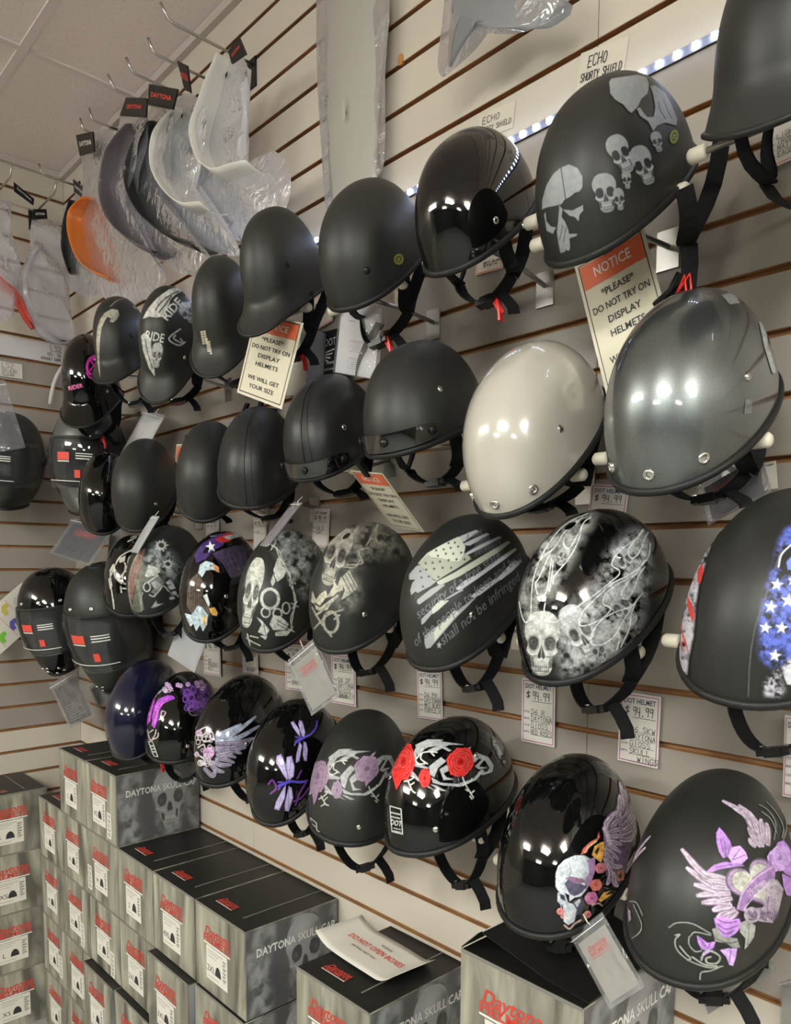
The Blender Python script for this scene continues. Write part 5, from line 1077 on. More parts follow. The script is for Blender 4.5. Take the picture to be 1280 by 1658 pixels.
  ('g','ring',[-66.5,13.1,-62,13.1,-66.6,16.3],((.5,.45,.48),)),
  ('g','ring',[-71.2,15.3,-68.5,15.3,-71.4,20.2],((.5,.45,.48),)),
  ('g','ring',[-83.7,9.5,-78.6,9.4,-83.9,14.4],((.5,.45,.48),)),
  ('g','ring',[-79.8,-40.3,-75.8,-40.2,-79.9,-35.9],((.5,.45,.48),)),
  ('g','ring',[-82.5,-39,-78.1,-38.9,-82.6,-33.8],((.5,.45,.48),)),
  ('g','ring',[-62.3,3.9,-58.8,3.9,-62.4,7.1],((.5,.45,.48),)),
  ('g','ring',[-86.3,19.6,-82.7,19.5,-86.5,23.9],((.5,.45,.48),)),
  ('g','ring',[-89.4,-21.5,-85.7,-21.4,-89.4,-17.9],((.5,.45,.48),)),
  ('g','ring',[-64.2,-8.2,-60.8,-8.2,-64.3,-4.2],((.5,.45,.48),)),
  ('g','ring',[-68.7,20,-63.7,20,-68.8,22.9],((.5,.45,.48),)),
  ('g','ring',[-65.6,-32.3,-63,-32.3,-65.7,-27.6],((.5,.45,.48),)),
  ('g','ring',[-77.9,-14.7,-75.2,-14.7,-78,-11.8],((.5,.45,.48),)),
  ('g','ring',[-83.3,-40,-80.1,-39.9,-83.3,-35.3],((.5,.45,.48),)),
  ('g','ring',[-60,-38.8,-56.6,-38.8,-60.1,-35.1],((.5,.45,.48),)),
  ('g','ring',[-72.7,-27.8,-69.8,-27.8,-72.8,-23.2],((.5,.45,.48),)),
  ('g','ring',[-64.2,-33.3,-61.5,-33.3,-64.3,-28.3],((.5,.45,.48),)),
  ('g','ring',[-87.2,1.1,-82.9,1.1,-87.4,6.2],((.5,.45,.48),)),
  ('g','ring',[-78.2,-37.8,-74.2,-37.7,-78.3,-34.2],((.5,.45,.48),)),
  ('g','ring',[-80.4,12,-77.5,12,-80.5,15.2],((.5,.45,.48),)),
  ('g','ring',[-67.3,-42.5,-64.3,-42.5,-67.4,-39.5],((.5,.45,.48),)),
  ('g','ring',[-59,-11.7,-55.4,-11.7,-59.1,-8.3],((.5,.45,.48),))]),
 36: ((.9667,.2258,-.1206),(-.0071,.4947,.869),(.2559,-.8392,.4798),1.356,[
  ('f',(.5,.07,.55),1,[-85.6,42.4,-80.4,65.4,-71.8,82.2,-68.3,67.6,-72.9,41.6,-75.1,22.4,-82.4,13,-85.6,29.4]),
  ('f',(.42,.08,.62),1,[-70.8,35,-67.4,57.6,-58.7,72,-40.2,79.8,-27.8,78.1,-24.4,71.5,-36.5,66.6,-48.5,60.2,-57,44.3,-59.2,25.3,-64.6,6.5,-71.3,12.8]),
  ('f',(.62,.14,.6),1,[-69,31.8,-63.9,54.1,-52,66.8,-36.8,73.1,-45.6,63.4,-57.3,50.7,-61,31.6,-65,15.9]),
  ('l',(.2,.02,.28),1.76,1,1,[-68.8,28.6,-54.8,60.3,-30.6,73.1]),
  ('l',(.2,.02,.28),1.76,1,1,[-70.1,22.3,-63.1,41.2]),
  ('l',(.2,.02,.28),1.76,1,1,[-80.6,25.8,-75,61.8]),
  ('l',(.5,.42,.46),1.9,1,1,[-56.1,25.2,-47.1,31.5,-42.9,41,-50.8,44.2,-52,37.8]),
  ('m',(.16,.05,.34),1.2,4.1,3,[-9.8,93.4,5.5,107.8,38.1,114.3,55.6,98.5,52.1,66.4,32.6,42,13.4,51.1,.4,67]),
  ('g','ring',[25.5,57.3,31.5,57.6,25.4,63.3],((.22,.08,.42),)),
  ('g','ring',[.4,51.9,4.5,52,.2,58.1],((.22,.08,.42),)),
  ('g','ring',[36.8,95.7,44.3,96.6,36.7,104.6],((.22,.08,.42),)),
  ('g','ring',[27.2,59.4,31.8,59.7,27.1,65.5],((.22,.08,.42),)),
  ('g','ring',[4.6,55.7,9.8,55.8,4.4,61.7],((.22,.08,.42),)),
  ('g','ring',[45.3,57,54,57.6,45.3,63.2],((.22,.08,.42),)),
  ('g','ring',[20.3,62.2,26.4,62.5,20.2,67.6],((.22,.08,.42),)),
  ('g','ring',[15.6,93.2,21.2,93.6,15.4,102.1],((.22,.08,.42),)),
  ('g','ring',[43.2,69,49.7,69.5,43.1,74.8],((.22,.08,.42),)),
  ('g','ring',[.9,85.7,8,86,.6,93.8],((.22,.08,.42),)),
  ('g','ring',[14.4,59,21.6,59.3,14.2,66.1],((.22,.08,.42),)),
  ('g','ring',[28.8,61,34.4,61.3,28.6,68.2],((.22,.08,.42),)),
  ('g','ring',[10.2,74.7,17.3,75,10,81.9],((.22,.08,.42),)),
  ('g','ring',[11.5,50.7,18.1,50.9,11.3,57.2],((.22,.08,.42),)),
  ('g','ring',[-2.3,71,2.7,71.2,-2.5,78.1],((.22,.08,.42),)),
  ('g','ring',[19.3,57.6,26,57.9,19.1,65.1],((.22,.08,.42),)),
  ('l',(.25,.18,.3),1.63,1,1,[10,57.5,5.8,44.5,13.8,35.1,26.3,37]),
  ('g','flower',[21.5,110.7,27.1,111.2,21.4,116.9],((.6,.4,.68),)),
  ('g','flower',[31.4,113.5,37.2,114.2,31.4,119.9],((.6,.4,.68),)),
  ('g','flower',[39.9,105.3,45.7,106.1,39.9,111.6],((.6,.4,.68),)),
  ('g','flower',[24.9,103.8,30.5,104.3,24.8,109.9],((.6,.4,.68),)),
  ('g','flower',[34.8,97.6,40.6,98.2,34.8,103.7],((.6,.4,.68),)),
  ('g','flower',[-19.6,103.7,-14.3,103.7,-19.9,109.7],((.6,.4,.68),)),
  ('g','flower',[-13.3,102,-7.9,102.1,-13.5,108],((.6,.4,.68),)),
  ('g','flower',[2.3,105.9,7.8,106.2,2.2,112],((.6,.4,.68),)),
  ('g','flower',[-43.5,106,-38,105.7,-44.1,112.6],((.6,.4,.68),)),
  ('g','flower',[-38.5,102.1,-33,102,-38.9,108.3],((.6,.4,.68),)),
  ('g','flower',[-47.6,95.4,-42.1,95.2,-48.1,101.6],((.6,.4,.68),)),
  ('g','flower',[-34.9,95,-29.5,94.9,-35.2,101],((.6,.4,.68),)),
  ('g','flower',[-45.6,90.1,-40.2,89.9,-46,96.1],((.6,.4,.68),)),
  ('l',(.4,.36,.4),1.63,1,1,[-69.1,74.7,-57,90.8,-37.5,86.5,-31.6,93.2]),
  ('l',(.4,.36,.4),1.63,1,1,[-59.7,84,-42.1,107.7]),
  ('l',(.4,.36,.4),1.63,1,1,[-54,94.1,-28.3,89.8]),
  ('l',(.45,.4,.38),2.17,1,1,[-81.1,3.4,-73.3,-18.7,-64,-9.2,-61.3,3.3]),
  ('l',(.45,.4,.38),2.17,1,1,[-77.2,-3,-67.6,3.4]),
  ('l',(.45,.4,.38),2.17,1,1,[-70.1,-18.6,-57.6,-12.3,-56.4,-2.9]),
  ('l',(.5,.5,.48),1.63,1,0,[-77.3,-22,-68.4,-21.8,-55.9,-54.7,-64.5,-53.4,-77.3,-22]),
  ('l',(.45,.45,.43),2.03,1,1,[-71.9,-31.3,-65.9,-31.6]),
  ('l',(.45,.45,.43),2.03,1,1,[-69.4,-37.6,-63.4,-38.2]),
  ('l',(.45,.45,.43),2.03,1,1,[-66.9,-43.9,-60.9,-44.8])]),
 10: ((.9363,.2548,-.2418),(.1091,.4435,.8896),(.3339,-.8593,.3874),.594,[
  ('l',(.45,.47,.48),5.35,.7,0,[56.2,107,62,82.9,72.3,58.4]),
  ('f',(.12,.125,.125),1,[44.5,26.3,49.5,26.5,50.7,14.6,44.5,14.5]),
  ('f',(.2,.2,.2),1,[13.9,132.2,25.3,139.9,31,126,21.6,122.2])]),
}


# ------------------------------------------------------------------ room
CREAM = mat('cream_laminate', (.56, .50, .42), .42, var=.04, vscale=3)
TAUPE = mat('taupe_laminate', (.285, .25, .215), .42, var=.05, vscale=3)
MDF = mat('raw_brown_board', (.30, .15, .06), .7, var=.2, vscale=25)
DARKW = mat('dark_store_wall', (.035, .031, .028), .7, var=.6, vscale=2.5)
GROOVE0, PITCH = 2.65, .0762
def zk(k): return GROOVE0 - PITCH * k
def slatwall(name, axis, length, seams):
    mb = MB()
    def blk(a, b, z0, z1, d0, d1):
        if axis == 'x': mb.box((a, d0, z0), (b, d1, z1))
        else: mb.box((-d1, -b, z0), (-d0, -a, z1))
    for k in range(-2, 36):
        zt, zb = zk(k) - .0042, zk(k + 1) + .0042
        if zt < 0: break
        zb = max(zb, 0); zt = min(zt, CEIL)
        if zb >= zt: continue
        taupe = 7 <= k < 23
        zone = 0 if k < 7 else (1 if taupe else 2)
        cuts = [0.0] + seams[zone] + [length]
        for a, b in zip(cuts, cuts[1:]):
            mb.mi = 1 if taupe else 0; blk(a + .0007, b - .0007, zt - .0008, zb + .0008, 0, .003)      # laminate face
            mb.mi = 2; blk(a + .0004, b - .0004, zt, zb, .0008, .0105)                              # raw board behind it
    mb.mi = 2; blk(0, length, 0, CEIL, .0105, .03)
    return struct(name, mb, [CREAM, TAUPE, MDF])
slatwall('wall_right', 'x', ROOM_X, [[2.066, 4.5], [2.079, 4.52], [1.1315, 3.57]])
slatwall('wall_left', 'y', -ROOM_Y, [[2.44], [2.44], [2.44]])
m = MB(); m.box((ROOM_X, ROOM_Y, 0), (ROOM_X + .05, 0, CEIL)); struct('wall_back', m, DARKW)
m = MB(); m.box((0, ROOM_Y - .05, 0), (ROOM_X, ROOM_Y, CEIL)); struct('wall_front', m, DARKW)
m = MB(); m.box((-.03, ROOM_Y, -.05), (ROOM_X, .03, 0)); struct('floor', m, mat('pale_floor_tile', (.24, .235, .22), .6, var=.08, vscale=6))
def ceiling_mat():
    m, N, L, b = nodes('acoustic_tile'); tc = N.new('ShaderNodeTexCoord')
    n = N.new('ShaderNodeTexNoise'); n.inputs['Scale'].default_value = 190; n.inputs['Detail'].default_value = 2
    mp = N.new('ShaderNodeMapping'); mp.inputs['Scale'].default_value = (1, .6, 1); mp.inputs['Rotation'].default_value = (0, 0, .6)
    r = N.new('ShaderNodeValToRGB'); r.color_ramp.elements[0].position = .30; r.color_ramp.elements[1].position = .42
    r.color_ramp.elements[0].color = (.70, .60, .55, 1); r.color_ramp.elements[1].color = (.84, .72, .67, 1)
    L.new(tc.outputs['Object'], mp.inputs[0]); L.new(mp.outputs[0], n.inputs['Vector']); L.new(n.outputs['Fac'], r.inputs['Fac']); L.new(r.outputs['Color'], b.inputs['Base Color'])
    b.inputs['Roughness'].default_value = .9
    p = N.new('ShaderNodeBump'); p.inputs['Strength'].default_value = .35; p.inputs['Distance'].default_value = .002; L.new(n.outputs['Fac'], p.inputs['Height']); L.new(p.outputs['Normal'], b.inputs['Normal'])
    return m
m = MB(); m.box((-.03, ROOM_Y, CEIL), (ROOM_X, .03, CEIL + .05)); struct('ceiling', m, ceiling_mat())
GRIDM = mat('ceiling_grid_paint', (.74, .64, .6), .5)
m = MB()
for x in np.arange(.58, ROOM_X, .61): m.box((x - .011, ROOM_Y, CEIL - .004), (x + .011, 0, CEIL + .001))
for y in np.arange(-.30, ROOM_Y, -1.22): m.box((0, y - .011, CEIL - .0045), (ROOM_X, y + .011, CEIL + .001))
struct('trim_1', m, GRIDM)
m = MB(); m.box((0, -.016, CEIL - .022), (ROOM_X, 0, CEIL - .001)); m.box((0, ROOM_Y, CEIL - .022), (.016, 0, CEIL - .001)); struct('trim_2', m, mat('wall_angle_paint', (.50, .43, .39), .5))
for i, (x, y, e) in enumerate(HUNG_PANELS):
    t = thing('ceiling_light', ('hanging fluorescent ceiling panel over the shop aisle, number %d from the corner' % (i + 1)), 'light', (x, y, CEIL), group='ceiling light panels')
    m = MB()
    for a, b in (((-.62, -.31), (.62, -.29)), ((-.62, .29), (.62, .31)), ((-.62, -.31), (-.60, .31)), ((.60, -.31), (.62, .31))): m.box((a[0], a[1], -.092), (b[0], b[1], -.080))
    for sx in (-.5, .5): m.tube([(sx, 0, -.13), (sx, 0, 0)], .006, 6)
    part('frame', m, GRIDM, t)
    m = MB(); m.box((-.6, -.29, -.190), (.6, .29, -.092)); part('diffuser', m, mat('lamp_diffuser_%d' % i, (.9, .9, .9), .5, emit=(LAMP_WARM, e)), t)  # unseen lamp, hung and shaped to glow all round, brightening ceiling and upper wall

# ------------------------------------------------------------------ helmets
HALF = dict(e1=.8725, e2=1.06, b=.0844, af=.1509, ab=.1549, h=.1437, ds=-.0029, db=-.0145, df=0, ff=0, fs=0, tum=.0442)
BEAK = dict(e1=0.85, e2=1.0, b=0.072, h=0.17, af=0.145, ab=0.132, ds=0, db=0, df=0.02, tum=0.05, ff=0.35, fs=0.05)
BRIM = dict(BEAK, ff=.11, fs=.08, df=.015, b=.082, h=.142)
def shell(th, v, P, sc=1.0, off=0.0):
    ph = v * np.pi / 2; c = np.cos(ph) ** P['e1']; s = np.sin(ph) ** P['e2']; st, ct = np.sin(th), np.cos(th)
    x = P['b'] * np.sign(st) * np.abs(st) ** .92; y = -np.sign(ct) * np.abs(ct) ** .92 * np.where(ct > 0, P['af'], P['ab'])
    zr = -P['ds'] * st ** 2 - P['db'] * np.clip(-ct, 0, 1) ** 2 - P['df'] * np.clip(ct, 0, 1) ** 4
    fl = 1 + (P['ff'] * np.clip(ct, 0, 1) ** 2 + P['fs']) * np.clip(1 - v / .16, 0, 1) ** 1.6
    tum = 1 - P['tum'] * (1 - v) ** 3
    Q = np.stack([x * c * fl * tum, y * c * fl * tum, (1 - s) * zr + P['h'] * s], -1) * sc
    if off:
        ctr = np.array([0, 0, P['h'] * .25]) * sc; n = (Q - ctr) / np.array([P['b'], P['af'], P['h']]) ** 2; n /= np.linalg.norm(n, axis=-1, keepdims=True); Q = Q + n * off
    return Q
def normal_at(th, v, P, sc):
    e = 1e-3; p = lambda a, b: shell(np.array(a), np.array(b), P, sc)
    n = np.cross(p(th + e, v) - p(th - e, v), p(th, v + e) - p(th, v - e)); n = n / (np.linalg.norm(n) + 1e-12)
    q = p(th, v)
    return q, (n if n @ (q - np.array([0, 0, .02])) > 0 else -n)
def rot_m(pitch, yaw, roll):
    return Matrix.Rotation(yaw, 3, 'Z') @ Matrix.Rotation(pitch, 3, 'X') @ Matrix.Rotation(roll, 3, 'Y')
TH = np.linspace(0, 2 * np.pi, 97)[:-1]
def strap_set(t, Rm, sc, seed, red, w=.019, drop=.115, tail=True, sway=None):
    """Y straps from both sides, joined under the chin by a buckle; they hang straight down in the shop"""
    rr = random.Random(seed); inv = Rm.transposed(); up = lambda p: inv @ Vector(p)
    yaw = math.atan2((Rm @ Vector((0, -1, 0))).x, -(Rm @ Vector((0, -1, 0))).y)
    cy, sy = math.cos(yaw), math.sin(yaw)
    def W(x, y, z): return up((cy * x - sy * y, sy * x + cy * y, z))
    b = (.062 if tail != 'right' else .100) * sc; sl = math.tan(max(0, min(R(45), math.asin(max(-1, min(1, (Rm @ Vector((0, 1, 0))).z))))))
    joins = []
    for s in ((1,) if tail == 'right' else (-1, 1)):
        J = (s * b * .80, rr.uniform(.0, .03), -(.060 + rr.uniform(0, .018)) * min(1, drop / .110)); joins.append(J)
        mb = MB()
        for y0 in (-.035, .055):
            z0 = sl * y0 + .012; pts = []
            for k in range(7):
                u = k / 6; x = s * b * (1 - .2 * u) ; y = y0 + (J[1] - y0) * u; z = z0 + (J[2] - z0) * u - .012 * math.sin(u * math.pi)
                pts.append(W(x + .004 * math.sin(u * 5 + seed), y, z))
            mb.ribbon(pts, w, .0022, W(s * .75, .66, 0))
        part('chin_strap', mb, WEB, t)
    if tail == 'right':
        J = Vector(joins[0]); mb = MB(); pts = [W(J.x, J.y, J.z), W(J.x + .002, J.y, J.z - .022), W(J.x + .001, J.y, J.z - .045), W(J.x - .012, J.y - .004, J.z - .062), W(J.x - .030, J.y - .008, J.z - .066)] ; mb.ribbon(pts, w, .0024, W(.7, .7, 0)); part('chin_strap', mb, WEB, t)
        mb = MB(); mb.ribbon([W(J.x - .034, J.y - .012, J.z - .062), W(J.x - .014, J.y - .012, J.z - .052), W(J.x - .002, J.y - .012, J.z - .036)], .012, .005, W(.6, .4, .6)); part('buckle', mb, PLAST, t)
        mb = MB()
        for q in (.004, .010): mb.tube([W(J.x - .006, J.y - .014, J.z - .058), W(J.x + q, J.y - .016, J.z - .040), W(J.x + q + .002, J.y - .016, J.z - .058), W(J.x + q, J.y - .016, J.z - .070)], .0016, 5)
        part('release_tab', mb, RED, t, True, label='red cord of the strap buckle'); return
    L, Q = joins; bot = -drop - rr.uniform(0, .02) * drop / .115; tl_ = min(1.0, (drop / .11) ** 2)
    mb = MB(); pts = []
    cxb = rr.uniform(-.015, .015) if sway is None else sway
    for k in range(15):
        u = k / 14; x = L[0] + (Q[0] - L[0]) * u + cxb * math.sin(u * math.pi); d = math.sin(u * math.pi) ** .7
        z = (L[2] + (Q[2] - L[2]) * u) * (1 - d) + bot * d; y = L[1] + (Q[1] - L[1]) * u - .01 * d
        pts.append(W(x, y, z))
    mb.ribbon(pts, w, .0024, W(.45, .9, 0)); part('chin_strap', mb, WEB, t)
    mb = MB(); c = pts[8]; dd = (pts[9] - pts[7]).normalized(); wv = W(.25, .97, 0).normalized(); wv = (wv - dd * wv.dot(dd)).normalized(); n = dd.cross(wv)
    for a, bb, hh in ((.017, .009, .0035), (.009, .011, .005)):
        vs = [c + dd * (a * i) + wv * (bb * j) + n * (hh * k) for i in (-1, 1) for j in (-1, 1) for k in (-1, 1)]
        mb.add(vs, [(0, 1, 3, 2), (4, 6, 7, 5), (0, 4, 5, 1), (2, 3, 7, 6), (0, 2, 6, 4), (1, 5, 7, 3)])
    bk = part('buckle', mb, PLAST, t)
    mb = MB()
    for s in (-1, 1): mb.disc(c + dd * (.014 * s) + n * .006, n, .0035, .0012, 8)
    part('stud', mb, CHROME, bk)
    if tail:
        e = pts[11]; mb = MB(); mb.ribbon([e, e + up((cy * .012, sy * .012, -.016 * tl_)), e + up((cy * .020, sy * .020, -.030 * tl_)), e + up((cy * .022, sy * .022, -.042 * tl_))], w * .9, .002, W(.7, .7, 0)); part('strap_tail', mb, WEB, t)
    if red:
        e = pts[10]; mb = MB(); mb.ribbon([e + up((0, 0, .006)), e + up((cy * .006, sy * .006, -.014)), e + up((cy * .008, sy * .008, -.034))], .012, .003, W(0, 1, 0))
        mb.ribbon([e + up((-.004, -.004, 0)), e + up((cy * .010, sy * .010, -.024))], .007, .003, W(1, 0, 0)); part('release_tab', mb, RED, t, label='red pull tab of the strap buckle')
SNAPS = [(.02, .10), (.62, .10), (-.58, .10)]
def bar_hook(x, y, z, label, half=.085):
    """arm from the slat wall with a cross bar that ends in two white vinyl caps"""
    t = thing('helmet_hook', label, 'hook', (x, 0, z), group='cross bar helmet hooks')
    zs = round((GROOVE0 - (z + .02)) / PITCH); zg = zk(zs) - z
    m = MB(); m.box((-.016, -.004, zg - .040), (.016, -.0002, zg + .012)); m.box((-.014, -.0006, zg - .0025), (.014, .007, zg + .0025)); part('mounting_plate', m, WIRE, t)
    m = MB(); m.tube([(0, -.003, zg - .01), (0, y * .5, zg * .3), (0, y + .002, 0)], .0036, 8); part('arm', m, WIRE, t, True)
    m = MB(); m.tube([(-half, y, 0), (half, y, 0)], .0036, 8); part('cross_bar', m, WIRE, t, True)
    for s in (-1, 1):
        m = MB(); m.tube([(s * (half - .012), y, 0), (s * (half - .010), y, 0), (s * (half + .006), y, 0), (s * (half + .009), y, 0)], [.0066, .0082, .0082, .0055], 12); part('end_cap', m, CAPW, t, True)
HEL_Y = -.155
def half_helmet(key, kind, x, z, pitch, yaw, roll, sc, paintm, label, red=False, rivets=((1.0, .16),), rivm=CHROME, snaps=False, seam=False, visor=False, straps=True, tail=True, drop=.112, sway=None):
    P = {'H': HALF, 'G': BEAK, 'R': BRIM}[kind]
    Rm = rot_m(pitch, yaw, roll)
    t = thing('half_helmet' if kind == 'H' else 'peaked_half_helmet', label, 'helmet', (x, HEL_Y, z), Rm, 'half helmets hung on the slat wall')
    vs = np.concatenate([np.linspace(0, .16, 8), np.linspace(.16, .985, 34)[1:]]); A, B = np.meshgrid(TH, vs); S = shell(A, B, P, sc)
    me = grid_mesh('shell', S, paintm, True)
    import bmesh
    bm = bmesh.new(); bm.from_mesh(me); bm.verts.ensure_lookup_table(); eds = [e for e in bm.edges if e.is_boundary and e.verts[0].co.z > .1 * sc]
    bmesh.ops.contextual_create(bm, geom=eds); bmesh.ops.recalc_face_normals(bm, faces=bm.faces)
    for f in bm.faces: f.smooth = True
    bm.to_mesh(me); bm.free(); link('shell', me, t)
    S2 = shell(A, B * .93, P, sc * .955); S2[..., 2] += .003; link('lining', grid_mesh('lining', S2[::2, ::2], FOAM, True), t)
    rim = shell(TH[::2], np.zeros(48), P, sc); mb = MB(); pts = [tuple(p) for p in rim]; mb.tube(pts + pts[:2], .0047 if kind == 'H' else .0030, 8, False); part('edge_trim', mb, RUBBER, t, True)
    for th, v in rivets:
        q, n = normal_at(th, v, P, sc); mb = MB(); mb.disc(q - n * .0005, n, .0048, .0022, 10, .3); part('rivet', mb, rivm, t, True)
    if snaps:
        for th, v in SNAPS:
            q, n = normal_at(th, v, P, sc); mb = MB(); mb.ringd(q - n * .0006, n, .0028, .0062, .0026); mb.disc(q - n * .0004, n, .0028, .0010, 10); part('snap_stud', mb, CHROME, t, True)
    if seam:
        mb = MB(); u = np.linspace(.04, .96, 30); f = shell(np.zeros(30), u, P, sc, .0006); mb.tube([tuple(p) for p in f], .0012, 6); part('seam', mb, LEATHER, t, True)
        mb = MB(); f = shell(np.full(30, .16), u * .97, P, sc, .0004); mb.tube([tuple(p) for p in f], .0007, 5); part('stitching', mb, LEATHER, t, True)
    if visor:
        a = np.linspace(-.88, .88, 48); b = np.linspace(-1, 1, 9); AA, BB = np.meshgrid(a, b)
        hw = .062 * np.clip(1 - np.abs(AA / .90) ** 6, .02, 1) ** .5; V = shell(AA, .098 + BB * hw, P, sc, .0055)
        link('visor', grid_mesh('visor', V, mat('dark_visor', (.004, .004, .004), .04, coat=1.0)), t)
        for th in (-.76, 0, .76):
            q, n = normal_at(th, .098, P, sc); mb = MB(); mb.disc(q + n * .006, n, .0058, .003, 12, .3); part('snap_stud', mb, PLAST, t, True)
    if key in ART:
        ex, ey, ez, mmpx, ops = ART[key]; ex, ey, ez = map(np.array, (ex, ey, ez))
        res = max(.35, mmpx * .42); pts = [o[-1] if o[0] in 'flm' else (o[2] if o[0] == 'g' else o[4]) for o in ops]
        allp = np.concatenate([np.asarray(p, float) for p in pts]).reshape(-1, 2); mn, mx = allp.min(0) - 30, allp.max(0) + 30
        bg = paintm.node_tree.nodes['Principled BSDF'].inputs['Base Color'].default_value[:3]
        c = Canvas(mn[0], mn[1], mx[0], mx[1], res, bg); paint(c, ops, {22: 0, 2: .12, 4: 0, 9: 0, 10: .2, 34: .25, 6: 0, 20: .25, 30: .35, 31: .35, 33: .3, 32: .25}.get(key, .42))
        nu = int(.68 * sc / (mmpx * .62 * .001)); nv = int(.24 * sc / (mmpx * .62 * .001))
        a = np.linspace(0, 2 * np.pi, nu); b = np.linspace(.001, .97, nv); AA, BB = np.meshgrid(a, b); Q = shell(AA, BB, P, sc, .00055)
        du = np.gradient(Q, axis=1); dv = np.gradient(Q, axis=0); N = np.cross(du, dv); N /= np.linalg.norm(N, axis=-1, keepdims=True) + 1e-12
        if (N * (Q - np.array([0, 0, .02]))).sum() < 0: N = -N
        X, Y = Q @ ex * 1000, Q @ ey * 1000; fi = (X - c.x0) / res; fj = (Y - c.y0) / res
        ok = (fi > 0) & (fi < c.W - 2) & (fj > 0) & (fj < c.H - 2) & (N @ ez > -.02); i, j = np.clip(fi, 0, c.W - 2), np.clip(fj, 0, c.H - 2); i0, j0 = i.astype(int), j.astype(int); u, w = i - i0, j - j0
        def samp(M):
            k = (slice(None),) * 0
            U, Wt = (u[..., None], w[..., None]) if M.ndim == 3 else (u, w)
            return M[j0, i0] * (1 - U) * (1 - Wt) + M[j0, i0 + 1] * U * (1 - Wt) + M[j0 + 1, i0] * (1 - U) * Wt + M[j0 + 1, i0 + 1] * U * Wt
        al = samp(c.a) * ok; rgb = samp(c.rgb); mk = np.maximum.reduce([al[:-1, :-1], al[1:, :-1], al[:-1, 1:], al[1:, 1:]]) > .004
        if mk.any():
            glossy = paintm in (GBLACK, NAVY, GREYMET)
            link('graphic', grid_mesh('graphic', Q, art_mat('printed_gloss' if glossy else 'printed_matte', .3 if glossy else .47, 1.0 if glossy else 0.0, 0.0 if glossy else .42), False, True, rgb, mk), t)
    if straps: strap_set(t, Rm, sc, int(x * 100), red, drop=drop, sway=sway, tail=tail)
    return t
